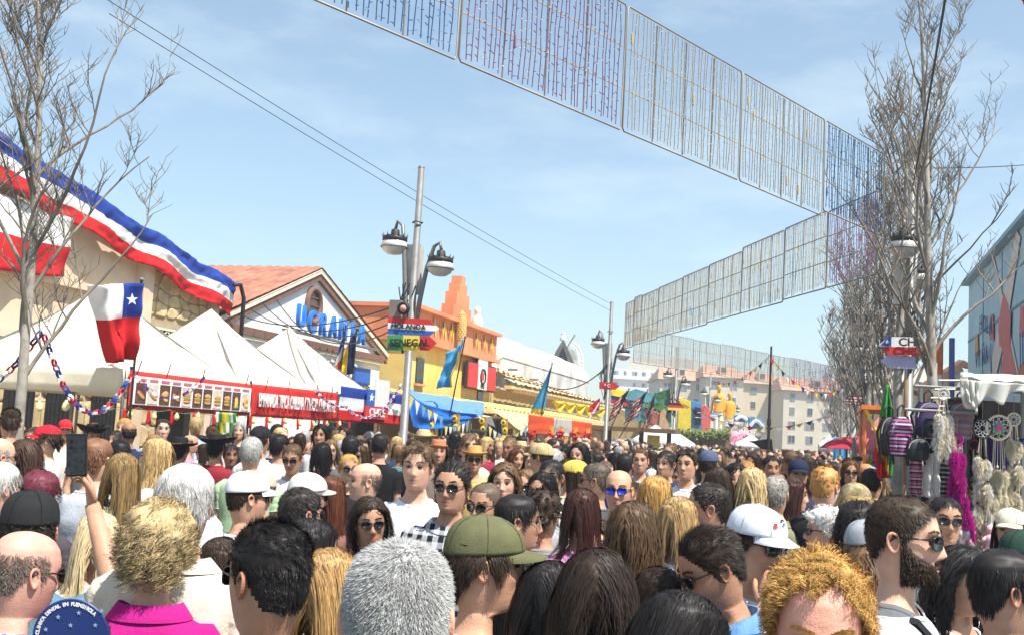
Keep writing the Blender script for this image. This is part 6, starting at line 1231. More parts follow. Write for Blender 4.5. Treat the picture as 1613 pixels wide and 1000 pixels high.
# orange lattice sign tower behind right tree
ot = empty('sign_tower', gp(1480, 27)); tag(ot, 'orange and blue painted posts behind the tall bare tree', 'sign')
for x, mt in ((-.28, M_OFR), (-.02, M_OFR), (.28, mat('post_blue', (.10, .16, .45)))): b = MB(); b.tube([(x, 0, 0), (x*.9, 0, 4.9)], .07, 6); b.build('post', mt, ot)
for z in (3.2, 3.8, 4.4): b = MB(); b.box((-.15, -.08, z), (.34, .04, .3)); b.build('panel', P_WHITE if z == 3.8 else M_OFR, ot)
# ---- dreamcatcher and bag stall
SD = 8.0
sp_ = lambda x, y, d=SD: P(x, y, d)
sf = empty('bag_stall'); tag(sf, 'stall frame of poles and rails hung with bags and dreamcatchers at right', 'stall')
for x, d in ((1425, SD+.15), (1448, SD+.25), (1520, SD+.3), (1610, SD+.3), (1660, SD+.3)):
    q = gp(x, d); b = MB(); b.tube([q, (q.x, q.y, 2.45)], .016, 7); b.build('pole', M_WOOD if x < 1430 else M_STEEL, sf)
for x0, x1, z, d in ((1440, 1665, 2.40, SD+.05), (1505, 1665, 1.62, SD+.32), (1440, 1665, 1.18, SD+.32), (1425, 1540, 2.22, SD+.0)):
    b = MB(); b.tube([at_z(x0, d, z), at_z(x1, d, z)], .012, 6); b.build('rail', M_STEEL if z > 2 else M_WOOD, sf)
for k in range(6): a = at_z(1478-6*k, SD-.1+.1*k, 2.44-.06*k); b = MB(); b.tube([a, a+RGT*.36], .009, 5); b.build('hook_bar', M_STEEL, sf)
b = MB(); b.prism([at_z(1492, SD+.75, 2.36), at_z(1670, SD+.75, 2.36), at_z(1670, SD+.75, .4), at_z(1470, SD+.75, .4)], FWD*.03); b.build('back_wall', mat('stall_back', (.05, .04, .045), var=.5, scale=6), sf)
sheet('roof_cloth', lambda u, v: V3(sp_(1516, 594, 7.88)).lerp(V3(sp_(1668, 606, 7.8)), u).lerp(V3(sp_(1512, 588, 10)).lerp(V3(sp_(1668, 592, 10)), u), v)+V3((0, 0, .03*noise.noise(V3((u*6, v*6, 0))))), 20, 10, [cloth('stall_white', (.74, .72, .66))], sf)
def droop(u, v):
    t = V3(sp_(1512, 597, 7.86)).lerp(V3(sp_(1668, 608, 7.78)), u); dr = .05+.13*abs(math.sin(u*5.2+.4))+.06*math.sin(u*17)
    return t+V3((0, 0, -dr*v))-FWD*(.03*math.sin(u*30+v*2)*v)+FWD*(.02*v)
sheet('roof_fringe', droop, 50, 8, [MATS['stall_white']], sf)
quad_cloth('roof_corner', [sp_(1512, 596, 7.84), sp_(1545, 600, 7.84), sp_(1538, 650, 7.84), sp_(1524, 630, 7.84)], [MATS['stall_white']], sf, amp=.03)
def backpack(px, py, w_, h_, d, m1, m2, label, stripes_=None):
    """hung by its loop; px,py = top middle, w_,h_ in pixels"""
    o = empty('backpack'); tag(o, label, 'backpack', 'bags hanging at the right stall'); k = d/FPX; W, Hh = w_*k, h_*k; c = P(px, py, d); b = MB(); rows = [(0, .30, .25), (.06, .75, .7), (.2, .95, .95), (.5, 1.0, 1.0), (.8, .98, 1.0), (.95, .88, .85), (1, .6, .5)]; V = []
    for t, a, e in rows:
        for j in range(16):
            q = 2*math.pi*j/16; c_, s2 = math.cos(q), math.sin(q); V.append(c+RGT*(W/2*a*math.copysign(abs(c_)**.6, c_))+FWD*(W*.30*e*math.copysign(abs(s2)**.7, s2))-V3((0, 0, Hh*t)))
    b.add(V, gridF_(7, 16)+[tuple(range(16))[::-1], tuple(96+j for j in range(16))]); bo_ = b.build('bag_body', m1, o, True)
    b = MB(); V = []
    for t, a in ((.45, .66), (.5, .74), (.85, .74), (.92, .6)):
        for j in range(12): q = math.pi+math.pi*j/11; V.append(c+RGT*(W/2*a*math.cos(q))+FWD*(W*.42*math.sin(q))-V3((0, 0, Hh*t)))
    b.add(V, [(i*12+j, i*12+j+1, (i+1)*12+j+1, (i+1)*12+j) for i in range(3) for j in range(11)]+[tuple(range(12))]); b.build('pocket', m2, o, True)
    b = MB(); b.tube([c+RGT*.03-V3((0, 0, .01)), c+RGT*.03+V3((0, 0, .06)), c+V3((0, 0, .09)), c-RGT*.03+V3((0, 0, .06)), c-RGT*.03-V3((0, 0, .01))], .007, 6); b.build('loop', M_IRON, o)
    for s in (-1, 1): b = MB(); b.tube([c+RGT*s*W*.3+FWD*W*.1, c+RGT*s*W*.62+FWD*W*.25-V3((0, 0, Hh*.4)), c+RGT*s*W*.4+FWD*W*.25-V3((0, 0, Hh*1.0)), c+RGT*s*W*.42+FWD*W*.2-V3((0, 0, Hh*1.25))], .010, 5); b.build('strap', M_IRON, o)
    b = MB(); b.tube([c+RGT*(W/2*.97*math.cos(a))-FWD*(W*.20)-V3((0, 0, Hh*(.42-.40*math.sin(a)))) for a in np.linspace(0, math.pi, 9)], .004, 4); b.build('zip', mat('zip_grey', (.4, .4, .4)), o)
M_BPST = pattern_woven = mat('woven_stripe', (.20, .06, .18), rough=.9)
def woven(name, cols, per):
    m = mat(name, cols[0], rough=.95, bump=.5, bscale=120); nt = m.node_tree; bs = nt.nodes['Principled BSDF']; tc = nt.nodes.new('ShaderNodeTexCoord'); sp = nt.nodes.new('ShaderNodeSeparateXYZ'); nt.links.new(tc.outputs['Object'], sp.inputs[0]); mu = nt.nodes.new('ShaderNodeMath'); mu.operation = 'MULTIPLY'; mu.inputs[1].default_value = 1/per; nt.links.new(sp.outputs[2], mu.inputs[0]); fr = nt.nodes.new('ShaderNodeMath'); fr.operation = 'FRACT'; nt.links.new(mu.outputs[0], fr.inputs[0]); cr = nt.nodes.new('ShaderNodeValToRGB'); cr.color_ramp.interpolation = 'CONSTANT'
    for i, c in enumerate(cols):
        e = cr.color_ramp.elements[0] if i == 0 else cr.color_ramp.elements[-1] if i == len(cols)-1 else cr.color_ramp.elements.new(i/len(cols))
        e.position = i/len(cols); e.color = (*c, 1)
    nt.links.new(fr.outputs[0], cr.inputs[0]); nt.links.new(cr.outputs[0], bs.inputs['Base Color']); return m
W1 = woven('woven_purple', [(.10, .02, .10), (.55, .45, .50), (.05, .03, .10), (.45, .08, .25)], .055); W2 = woven('woven_floral', [(.20, .17, .17), (.30, .10, .14), (.22, .20, .20), (.15, .10, .14)], .09); W3 = woven('woven_red', [(.40, .03, .10), (.05, .03, .04), (.55, .30, .40), (.30, .02, .06), (.10, .25, .30)], .06)
M_PURP = mat('purple_nylon', (.05, .025, .10), rough=.6, var=.3, scale=10); M_BLKN = mat('black_nylon', (.015, .015, .018), rough=.6)
backpack(1420, 656, 34, 62, 8.1, W1, W1, 'purple and white striped woven backpack at the left end of the stall'); backpack(1400, 656, 26, 60, 8.4, M_BLKN, M_BLKN, 'black backpack behind the striped woven one'); backpack(1462, 632, 38, 56, 8.1, M_PURP, M_BLKN, 'dark purple backpack hanging beside the cream feathers'); backpack(1446, 690, 34, 34, 8.0, M_BLKN, M_BLKN, 'small black bag below the dark purple backpack'); backpack(1514, 634, 36, 58, 8.1, W2, W2, 'grey and maroon patterned backpack above the magenta feathers')
M_FCRM = cloth('cream_feather', (.80, .74, .60), tr=.4); M_FWHT = cloth('white_feather', (.80, .78, .74), tr=.45); M_FMAG = cloth('magenta_feather', (.60, .03, .36), tr=.4); M_FBLK = mat('black_feather', (.02, .02, .022), rough=.8)
def feather_mesh(seed):
    """a drooping plume: spine and several hundred fine barbs; unit length"""
    R = random.Random(seed); b = MB(); bx, by = R.uniform(-.02, .02), R.uniform(-.02, .02)
    for k in range(460):
        t = R.random()**.9; a = R.uniform(0, 6.28); L = .040*(.35+math.sin(math.pi*min(1, t*.9+.12)))*R.uniform(.5, 1.15); p = V3((bx*t*t, by*t*t, -t)); d = V3((math.cos(a)*L, math.sin(a)*L, -R.uniform(.06, .22))); s = V3((-math.sin(a), math.cos(a), 0))*R.uniform(.0016, .0034); m_ = p+d*.55+V3((0, 0, .03))
        b.add([p-s*.6, p+s*.6, m_+s, p+d, m_-s], [(0, 1, 2, 3, 4)])
    b.tube([(0, 0, .03), (bx*.5, by*.5, -.6), (bx, by, -1)], .003, 4); return b
FM = [feather_mesh(k) for k in range(3)]
FMS = {}
def feather(c, L, mt, parent, wid=1.0, k=0):
    key = (k % 3, mt.name)
    if key not in FMS: FMS[key] = FM[k % 3].mesh('feather'); FMS[key].materials.append(mt)
    o = link('feather', FMS[key], parent); o.location = c; o.scale = (wid, wid, L); o.rotation_euler = (random.Random(k).uniform(-.12, .12), random.Random(k+1).uniform(-.12, .12), k*1.3); return o
def dreamcatcher(px, py, rpx, d, ring, web, fe, drops, label, fl=.17, inner=None):
    o = empty('dreamcatcher'); tag(o, label, 'dreamcatcher', 'dreamcatchers hanging at the right stall'); r_ = rpx*d/FPX; c = P(px, py, d); n = FWD
    b = MB(); b.tube([c+RGT*(r_*math.cos(a))+UPV*(r_*math.sin(a)) for a in np.linspace(0, 2*math.pi, 25)], max(.006, r_*.10), 6, False); b.build('ring', ring, o, True)
    wbm = MB(); K = 10
    for lv, (f0, f1) in enumerate(((1, .78), (.78, .52), (.52, .28))):
        for j in range(K):
            a0 = 2*math.pi*(j+.5*lv)/K; 
            for s in (-.5, .5): a1 = 2*math.pi*(j+.5*lv+s)/K; wbm.tube([c+(RGT*math.cos(a0)+UPV*math.sin(a0))*r_*f0, c+(RGT*math.cos(a1)+UPV*math.sin(a1))*r_*f1], .0016, 3, False)
    wbm.build('web', web, o)['kind'] = 'stuff'
    if inner: b = MB(); b.lathe([(.001, .004), (r_*.55, .0), (r_*.55, -.004)], c, 18, Matrix((RGT, UPV, -FWD)).transposed()); io = b.build('woven_disc', inner[0], o); b = MB(); b.lathe([(.001, .008), (r_*.26, .006)], c-FWD*.004, 14, Matrix((RGT, UPV, -FWD)).transposed()); b.build('disc_centre', inner[1], io)
    b = MB(); b.tube([c+UPV*r_, P(px, py-rpx-26, d)], .003, 4); b.build('cord', M_WOOD, o)
    for j, (dx, dy) in enumerate(drops):
        a = P(px+dx, py+dy, d-.02+.015*(j % 3)); b = MB(); b.tube([P(px+dx*.55, py+rpx*.85, d), a], .0022, 3, False); b.build('cord', M_FCRM, o)
        b = MB(); b.lathe([(.001, .012), (.009, .004), (.009, -.004), (.001, -.012)], a+V3((0, 0, .02)), 8); b.build('bead', ring, o)
        for q in range(2): feather(a+RGT*(.022*(q-.5)), fl*random.Random(j*3+q).uniform(.8, 1.15), fe[(j+q) % len(fe)], o, .8, j*3+q)
R_ = [(-12, 40), (2, 44), (12, 38), (-8, 78), (8, 84), (0, 122), (-14, 118), (14, 124)]
dreamcatcher(1548, 674, 15, 7.95, M_IRON, M_WHITE_WEB if 'M_WHITE_WEB' in globals() else P_WHITE, [M_FWHT, M_FCRM], [(-8, 44), (6, 50), (-4, 84), (8, 88), (-8, 122), (6, 126)], 'black ringed dreamcatcher with white web beside the larger rainbow one')
dreamcatcher(1573, 673, 19, 8.0, mat('cream_ring', (.66, .56, .38), rough=.9), P_WHITE, [M_FCRM, M_FCRM], [(-2, 66), (-10, 70), (8, 66), (-8, 104), (8, 104), (-14, 140), (4, 142), (14, 138)], 'large cream ringed dreamcatcher with a rainbow woven centre', inner=(mat('disc_rainbow', (.05, .12, .30), col2=(.15, .35, .12), var=.3, scale=40), mat('disc_pink', (.65, .04, .28))))
dreamcatcher(1597, 660, 10, 8.05, M_FCRM, P_WHITE, [M_FCRM], [(-6, 30), (6, 34), (-4, 74), (8, 72), (-8, 108), (4, 116), (10, 150)], 'small dreamcatcher with long cream feathers at the right edge'); dreamcatcher(1486, 620, 9, 7.9, M_FCRM, P_WHITE, [M_FCRM, M_FWHT], [(-8, 30), (0, 34), (8, 32), (-8, 56), (4, 60), (10, 56)], 'dreamcatcher with a thick cream feather bunch between the two backpacks', .2)
dreamcatcher(1508, 692, 9, 7.9, M_FMAG, M_FMAG, [M_FMAG], [(-6, 16), (6, 20), (-4, 46), (6, 50), (-2, 80), (10, 84), (2, 106), (14, 108)], 'magenta dreamcatcher with long magenta feathers', .2); dreamcatcher(1534, 700, 8, 8.1, mat('maroon_ring', (.20, .02, .05)), M_FBLK, [M_FBLK, M_FWHT], [(0, 40), (8, 60), (-2, 90), (12, 100)], 'small maroon dreamcatcher with black feathers right of the magenta one')
o = quad_cloth('woven_scarf', [sp_(1434, 700), sp_(1452, 700), sp_(1452, 778), sp_(1433, 778)], [W3], amp=.03, waves=1.5); tag(o, 'red patterned woven scarf below the striped backpack', 'scarf'); o = quad_cloth('white_garment', [sp_(1456, 712, 8.1), sp_(1478, 714, 8.1), sp_(1482, 782, 8.1), sp_(1452, 782, 8.1)], [C_WHITE], amp=.05, waves=2); tag(o, 'white cotton garment hanging behind the backpacks', 'garment')
o = quad_cloth('patterned_cloth', [sp_(1482, 712, 8.15), sp_(1502, 712, 8.15), sp_(1502, 790, 8.15), sp_(1480, 790, 8.15)], [woven('woven_black', [(.03, .03, .035), (.45, .42, .38), (.04, .04, .05)], .035)], amp=.03); tag(o, 'black and white patterned cloth left of the magenta feathers', 'cloth'); o = quad_cloth('blue_cloth_panel', [sp_(1556, 690, 8.2), sp_(1590, 690, 8.2), sp_(1588, 800, 8.2), sp_(1558, 800, 8.2)], [cloth('royal_purple', (.06, .03, .22))], amp=.03); tag(o, 'deep purple cloth behind the dreamcatcher feathers', 'cloth')
for k, (px, py, c1, c2) in enumerate(((1522, 838, (.70, .36, .42), (.35, .55, .75)), (1560, 850, (.75, .45, .50), (.5, .6, .75)), (1508, 838, (.6, .5, .45), (.4, .4, .4)))):
    o = empty('soft_toy'); tag(o, ['pink soft toy with blue belly hanging low at the stall', 'pale pink soft toy hanging near the cream cap woman', 'grey soft toy hanging left of the pink one'][k], 'toy'); c = sp_(px, py, 7.9); b = MB(); b.lathe([(.001, .055), (.035, .035), (.045, 0), (.035, -.04), (.001, -.055)], c, 12); b.build('toy_body', mat('toy_body%d' % k, c1, rough=.95, bump=.5, bscale=90), o, True); b = MB(); b.lathe([(.001, .035), (.025, .025), (.034, 0), (.025, -.025), (.001, -.033)], c+V3((0, 0, .08)), 12); h_ = b.build('toy_head', MATS['toy_body%d' % k], o, True); b = MB(); b.lathe([(.001, .03), (.02, .02), (.026, 0), (.02, -.02), (.001, -.03)], c-FWD*.028, 10); b.build('toy_belly', mat('toy_belly%d' % k, c2, rough=.95), o, True)
    for s in (-1, 1): b = MB(); b.tube([c+RGT*s*.03+V3((0, 0, .02)), c+RGT*s*.065-V3((0, 0, .01))], [.016, .012], 7); b.build('toy_arm', MATS['toy_body%d' % k], o, True); b = MB(); b.tube([c+RGT*s*.018-V3((0, 0, .04)), c+RGT*s*.03-V3((0, 0, .085))], [.017, .014], 7); b.build('toy_leg', MATS['toy_body%d' % k], o, True)
    b = MB(); b.tube([c+V3((0, 0, .11)), c+V3((0, 0, .4))], .003, 4); b.build('cord', M_WOOD, o)
for k, (x0, x1, y0, y1, mt, lb_) in enumerate(((1528, 1548, 640, 770, C_BLACK, 'black shawl hanging behind the black ringed dreamcatcher'), (1590, 1640, 690, 850, C_NAVY, 'dark navy shawl hanging at the right edge of the stall'), (1496, 1514, 690, 800, cloth('maroon_shawl', (.16, .02, .04)), 'maroon shawl hanging behind the magenta feathers'), (1456, 1476, 690, 720, C_BLACK, 'black scarf bundle above the white garment'))):
    tag(quad_cloth('shawl', [sp_(x0, y0, 8.3), sp_(x1, y0, 8.3), sp_(x1, y1, 8.3), sp_(x0, y1, 8.3)], [mt], amp=.04, waves=2, seed=k), lb_, 'shawl')
# small trinkets crowding the lower rails
tk = MB(); R = random.Random(14)
for k in range(420):
    p = sp_(R.uniform(1480, 1612), R.uniform(760, 870), SD+R.uniform(.2, .5)); s = R.uniform(.01, .035); tk.lathe([(.001, s), (s*.8, 0), (.001, -s)], p, 5)
o = tk.build('trinkets', mat('trinket_gold', (.40, .28, .12), col2=(.45, .40, .38), rough=.4, var=.5, scale=9)); tag(o, 'cluster of small trinkets on the lower rails of the stall', 'trinkets', kind='stuff')
# ================================================================== WHO STANDS WHERE
BLK = (.012, .010, .010); DKB = (.030, .018, .011); BRN = (.075, .042, .022); LBR = (.17, .10, .05); BLD = (.42, .29, .13); GLD = (.36, .21, .08); GNG = (.42, .19, .05); GRY = (.30, .29, .28); WHT = (.62, .60, .57); SLV = (.45, .44, .42); PLUM = (.10, .018, .03); ASH = (.30, .22, .12)
HEROES = []
def hero(px, ty, d, rel, label, bt=0, name=None, top_off=.012, **k):
    d *= 1.14 if d < 3.65 else 1.24 if d < 9 else 1.08; q = P(px, ty, d); H = q.z-top_off; yaw = rel+bt-math.degrees(YAW)+math.degrees(math.atan((px-806.5)/FPX))
    HEROES.append((px, ty, d, q.x, q.y)); k.setdefault('hi', 2 if d < 5.2 else 1); k['nk'] = k.get('nk', 1)*(1 if d < 2.3 else max(.13, (2.3/d)**2)) if k['hi'] == 2 else 1
    return person((q.x, q.y), yaw, H, hyaw=bt, label=label, **k)
CKS = pattern('checked_shirt', 'check', (.55, .56, .58), (.012, .014, .02), 1.15); STR = pattern('blue_stripe_shirt', 'vstripe', (.70, .72, .76), (.10, .16, .36), 1.0); DOT = pattern('dotted_blue_shirt', 'dots', (.38, .48, .64), (.66, .70, .76), 1.0)
BAND = pattern('two_tone_jersey', 'chest', (.13, .135, .145), (.44, .44, .45), 1.435); DEN = mat('denim', (.10, .22, .42), col2=(.14, .28, .50), rough=.9, var=.2, scale=25, bump=.4, bscale=120); CAMO = mat('camouflage', (.16, .13, .06), col2=(.34, .27, .14), rough=.9, var=.4, scale=40)
# --- nearest people, left to right
hero(38, 835, 2.7, 62, 'bald sunburnt man in sunglasses and blue striped shirt at lower left corner', skin=(.62, .33, .25), hair='buzz', hc=(.16, .12, .10), bald=True, glasses='square', topmat=STR, collar=True, stubble=.25, top_off=.0, hpitch=-6)
up_arm = [(.168, -.015, -.266), (.27, .22, -.24), (.150, .40, .06)]
hero(52, 772, 3.0, 8, 'man in a black cap lifting a phone, at lower left', skin=2, hair='crop', hc=DKB, cap=dict(col=(.018, .018, .019)), top=(.10, .19, .24), arms=('down', up_arm), sleeve=.85, top_off=.012, fingers={1: dict(d=(-.25, .3, .9), n=(-.75, -.1, .2), curl=.75)})
ph = empty('phone', P(121, 716, 3.74)); tag(ph, 'black phone held up by the man in the black cap', 'phone'); Mx = Matrix((RGT, UPV, -FWD)).transposed()
b = MB(); b.box((0, 0, 0), (.070, .148, .009), M=Mx); b.build('phone_body', mat('phone_black', (.015, .015, .017), rough=.2), ph); b = MB(); v = -FWD*.0055; b.box(v, (.064, .138, .001), M=Mx); b.build('screen', mat('phone_screen', (.03, .035, .04), rough=.08, var=.5, scale=60), ph)
for k in range(2): b = MB(); q = -FWD*.0065+RGT*-.016+UPV*(.048-.02*k); b.lathe([(.001, 0), (.007, 0), (.007, -.002)], q, 10, Mx); b.build('camera_lens', M_LENS, ph)
hero(155, 688, 5.0, 28, 'man with short reddish brown hair and grey T-shirt behind the raised phone', skin=0, hair='short', hc=(.16, .075, .04), fade=.5, top=(.42, .45, .50), hi=2)
hero(158, 805, 3.7, 5, 'person with long pale blond hair behind the raised arm', female=True, skin=0, hair='long', hc=(.60, .47, .27), top=(.62, .62, .58))
hero(255, 776, 2.8, 12, 'woman with curly ash blond hair and magenta shirt at lower left', female=True, wide=1.15, skin=0, hair='puff', hc=(.33, .24, .12), top=(.36, .012, .16), collar=True, sleeve=1.6, strap=-1, volume=1.45, top_off=.05, Lk=.5, low=-.06)
fan = empty('hand_fan', P(112, 1003, 2.6)); tag(fan, 'round dark blue hand fan with white lettering at the lower left', 'fan')
b = MB(); b.lathe([(.001, .002), (.092, .002), (.094, 0), (.092, -.002), (.001, -.002)], (0, 0, 0), 40, Mx); b.build('fan_disc', mat('fan_blue', (.015, .035, .16), rough=.4), fan)
for i, ch in enumerate('CLINICA DENTAL EN FUENGIROLA'):
    a = math.radians(172-i*4.7); c = (RGT*math.cos(a)+UPV*math.sin(a))*.081-FWD*.003
    if ch != ' ': text('lettering', ch, c, RGT*math.sin(a)-UPV*math.cos(a), RGT*math.cos(a)+UPV*math.sin(a), .0118, P_WHITE, fan, .0006, .0006)
for x, y in ((.02, .06), (-.03, .05), (.06, .03), (-.06, .02), (.0, .03), (.075, .065)): b = MB(); b.prism([p for p in star_pts(RGT*x+UPV*y-FWD*.003, .006, RGT, UPV)], FWD*-.001); b.build('star', P_LBLUE, fan)
b = MB(); b.tube([UPV*-.088, UPV*-.2], .008, 7); b.build('handle', P_BLUE, fan)
hero(297, 724, 2.95, 18, 'man with thick grey hair and cream shirt in front of the food banner', skin=1, hair='short', hc=(.40, .39, .37), top=(.62, .58, .47), wide=1.15, Lk=1.2, volume=1.2, top_off=.02, collar=True)
hero(430, 817, 2.12, -35, 'man with short black faded hair and sunglasses in dark shirt, lower left of centre', skin=3, hair='quiff', hc=BLK, fade=.75, glasses='square', top=(.022, .023, .026), Lk=.8, top_off=.016)
hero(393, 742, 4.3, 68, 'man in a plain white cap and white T-shirt facing right', skin=1, hair='buzz', hc=DKB, cap=dict(col=(.74, .75, .80)), top=(.68, .66, .72), glasses='square', stubble=.3)
hero(352, 845, 3.6, 20, 'person in a dark red top beside the white cap', female=True, skin=1, hair='bob', hc=DKB, top=(.35, .02, .04), low=-.05)
hero(487, 744, 4.7, 62, 'man in a pale grey cap with sunglasses facing right', skin=1, hair='crop', hc=GRY, cap=dict(col=(.62, .61, .58), visor=(.42, .41, .36)), glasses='aviator', top=(.5, .5, .52))
hero(477, 765, 4.0, 55, 'man with short dark hair and sunglasses in front of the grey cap', skin=1, hair='crop', hc=(.02, .016, .014), Lk=1.1, glasses='square', top=(.04, .045, .06))
hero(490, 815, 3.0, 78, 'woman with glossy straight black hair in profile facing right', female=True, skin=2, hair='long', hc=BLK, top=(.30, .28, .27))
hero(522, 862, 2.55, 20, 'woman with long golden brown hair at bottom centre', female=True, skin=1, hair='long', hc=(.34, .20, .075), top=(.05, .05, .06))
hero(634, 848, 1.5, 4, 'man with cropped silver hair seen from behind at bottom centre', skin=0, hair='buzz', hc=(.36, .355, .345), top=(.10, .12, .16), Lk=1.2, nk=1.9, top_off=.006, hw=1.03)
hero(590, 782, 4.4, 172, 'woman with dark ringlets and sunglasses talking, face to the camera', female=True, skin=3, hair='ringlet', hc=DKB, glasses='square', top=(.03, .03, .035), Lk=.7, top_off=.02, hroll=6)
hero(660, 694, 4.9, -168, 'tall young man with curly brown hair and white T-shirt', skin=0, hair='curly', hc=(.09, .055, .03), top=(.70, .70, .72), fade=.5, volume=1.1, wide=1.08, top_off=.03, hw=1.04)
hero(714, 722, 4.35, -164, 'man with swept dark hair and sunglasses in black and white checked shirt', skin=2, hair='quiff', hc=(.016, .012, .010), glasses='square', topmat=CKS, collar=True, wide=1.1, top_off=.024, volume=1.1, hw=1.03)
hero(577, 729, 5.6, -98, 'bald man in light blue dotted shirt facing left', skin=0, hair='buzz', hc=(.2, .15, .12), bald=True, topmat=DOT, collar=True, top_off=0, hi=2)
hero(551, 713, 7.2, 170, 'man with blond top hair and sunglasses in black tank top', skin=2, hair='crop', hc=(.38, .22, .06), glasses='square', top=(.015, .015, .016), sleeve=0)
hero(768, 756, 4.6, -150, 'man with shaved hair and aviator sunglasses looking left', skin=2, hair='buzz', hc=(.10, .07, .05), Lk=.5, glasses='aviator', top=(.55, .16, .08), stubble=.4, hpitch=-5)
hero(768, 812, 2.55, 84, 'young man in an olive cap in profile facing right', skin=1, hair='short', hc=(.035, .022, .014), cap=dict(col=(.115, .115, .055)), top=(.55, .56, .60), Lk=1.0)
hero(826, 868, 3.05, 120, 'woman in dark sunglasses just behind the olive cap', female=True, skin=3, hair='long', hc=BLK, glasses='square', top=(.45, .15, .25))
hero(818, 776, 3.95, 80, 'man with black hair and glasses facing right, light blue shirt', skin=3, hair='short', hc=BLK, glasses='square', gmat=M_CLEAR, top=(.42, .56, .72), collar=True, fade=.35)
hero(868, 882, 2.55, 15, 'woman with shiny black shoulder hair beside the olive cap', female=True, skin=2, hair='long', hc=BLK, top=(.55, .55, .55))
hero(942, 866, 2.35, -6, 'woman with very long dark brown hair at bottom, right of centre', female=True, skin=2, hair='wavy', hc=(.026, .016, .011), top=(.05, .05, .055), nk=1.2)
hero(1046, 922, 2.0, 70, 'woman with black hair and clear glasses looking down at bottom edge', female=True, skin=2, hair='bob', hc=BLK, glasses='round', gmat=M_CLEAR, top=(.5, .5, .52), hpitch=-18, hi=2)
hero(1035, 888, 3.1, 150, 'woman with dark parted hair half hidden, facing the camera', female=True, skin=1, hair='long', hc=DKB, top=(.25, .22, .22), hpitch=-12)
hero(918, 768, 4.2, 12, 'woman with long dark auburn hair in pink blouse, seen from behind', female=True, skin=1, hair='long', hc=(.045, .016, .012), top=(.62, .24, .44), sleeve=1.5, Lk=.62, wide=1.1)
hero(945, 818, 4.3, -165, 'woman with dark hair peeking between pink blouse and brown wavy hair', female=True, skin=0, hair='long', hc=DKB, top=(.10, .09, .09))
hero(1000, 790, 3.5, 10, 'woman with long wavy brown hair seen from behind', female=True, skin=1, hair='wavy', hc=(.085, .05, .025), top=(.12, .12, .13), nk=1.15, Lk=.75)
hero(1070, 780, 3.9, 12, 'woman with straight honey blond hair in a white shirt', female=True, skin=0, hair='bob', hc=(.34, .21, .09), top=(.66, .65, .63), Lk=1.2)
hero(1034, 748, 4.7, 25, 'person with a ginger blond bob and dark shirt', female=True, skin=0, hair='bob', hc=(.42, .23, .07), top=(.05, .05, .055), Lk=.75)
zl_arm = [(-.168, -.015, -.266), (-.27, .02, -.50), (-.26, .20, -.36)]
hero(1118, 757, 4.1, -88, 'man with short dark hair and sunglasses in profile facing left, hand raised', skin=2, hair='crop', hc=(.018, .013, .011), fade=.4, glasses='square', gmat=M_CLEAR, top=(.68, .69, .72), arms=(zl_arm, 'down'), sleeve=.8, wide=1.1, stubble=.5, hi=2, fingers={-1: dict(d=(.1, .75, .6), n=(1, 0, .1), curl=.35, spread=.25)})
aa_arm = [(.168, -.015, -.266), (.24, .12, -.42), (.10, .15, -.19)]
capo = hero(1186, 793, 3.35, 128, 'man in a white cap with coloured patches shading his face', skin=2, hair='crop', hc=DKB, cap=dict(col=(.74, .76, .82)), glasses='square', top=(.66, .67, .72), arms=('down', aa_arm), fingers={1: dict(d=(-.35, .0, .9), n=(-.9, -.2, 0), curl=.55)}, hpitch=-8)
hero(1148, 818, 3.0, -112, 'man with dark hair and sunglasses in blue denim shirt looking down', skin=3, hair='quiff', hc=(.022, .014, .010), glasses='square', topmat=DEN, collar=True, hpitch=-24, stubble=.6, fade=.5, Lk=.9, top_off=.02, sleeve=1.5, nk=1.8)
hero(1290, 860, 1.74, 176, 'man with curly strawberry blond hair and sunburnt forehead at lower right', skin=(.68, .33, .24), hair='curly', hc=(.50, .28, .08), Lk=.72, recede=.6, hpitch=-10, top=(.2, .22, .25), nk=1.5, top_off=.025, fade=.3, volume=.8)
hero(1424, 777, 2.72, 100, 'bearded man in sunglasses and two-tone grey jersey facing right', skin=0, hair='crop', hc=(.035, .022, .014), fade=.25, glasses='square', beard=1.0, beardcol=(.045, .026, .015), topmat=BAND, strap=1, wide=1.05, Lk=.9, stubble=.9)
hero(1302, 792, 4.5, -95, 'elderly woman with curly white hair and sunglasses facing left', female=True, skin=0, hair='afro', hc=(.62, .60, .57), glasses='square', top=(.62, .58, .52), Lk=.62, volume=.85, top_off=.035)
hero(1300, 733, 5.5, 20, 'man with ginger hair in black T-shirt seen from behind', skin=0, hair='curly', hc=(.38, .19, .06), fade=.85, Lk=.6, top=(.016, .018, .022), top_off=.02, wide=1.15, hi=2)
hero(1222, 747, 5.6, 8, 'man with grey cropped hair in olive jacket seen from behind', skin=1, hair='crop', hc=(.22, .20, .18), top=(.21, .20, .12), sleeve=1.9, wide=1.12, collar=True, hi=2)
hero(1186, 736, 5.6, 10, 'woman with long wavy blond hair and white top, dark strap', female=True, skin=0, hair='wavy', hc=(.46, .33, .16), top=(.66, .64, .60), hi=2, strap=1)
hero(1348, 760, 5.0, 30, 'woman in a camouflage cap with blond curls', female=True, skin=0, hair='wavy', hc=(.42, .28, .12), cap=dict(col=(.2, .17, .1), mat=CAMO), top=(.05, .055, .06))
hero(1352, 790, 4.2, 15, 'woman with black curly hair between the white curls and the grey cap', female=True, skin=2, hair='puff', hc=BLK, top=(.35, .25, .22))
hero(1366, 818, 3.7, 20, 'person in a grey cotton cap left of the bearded man', skin=1, hair='crop', hc=LBR, cap=dict(col=(.30, .32, .35)), top=(.7, .68, .66))
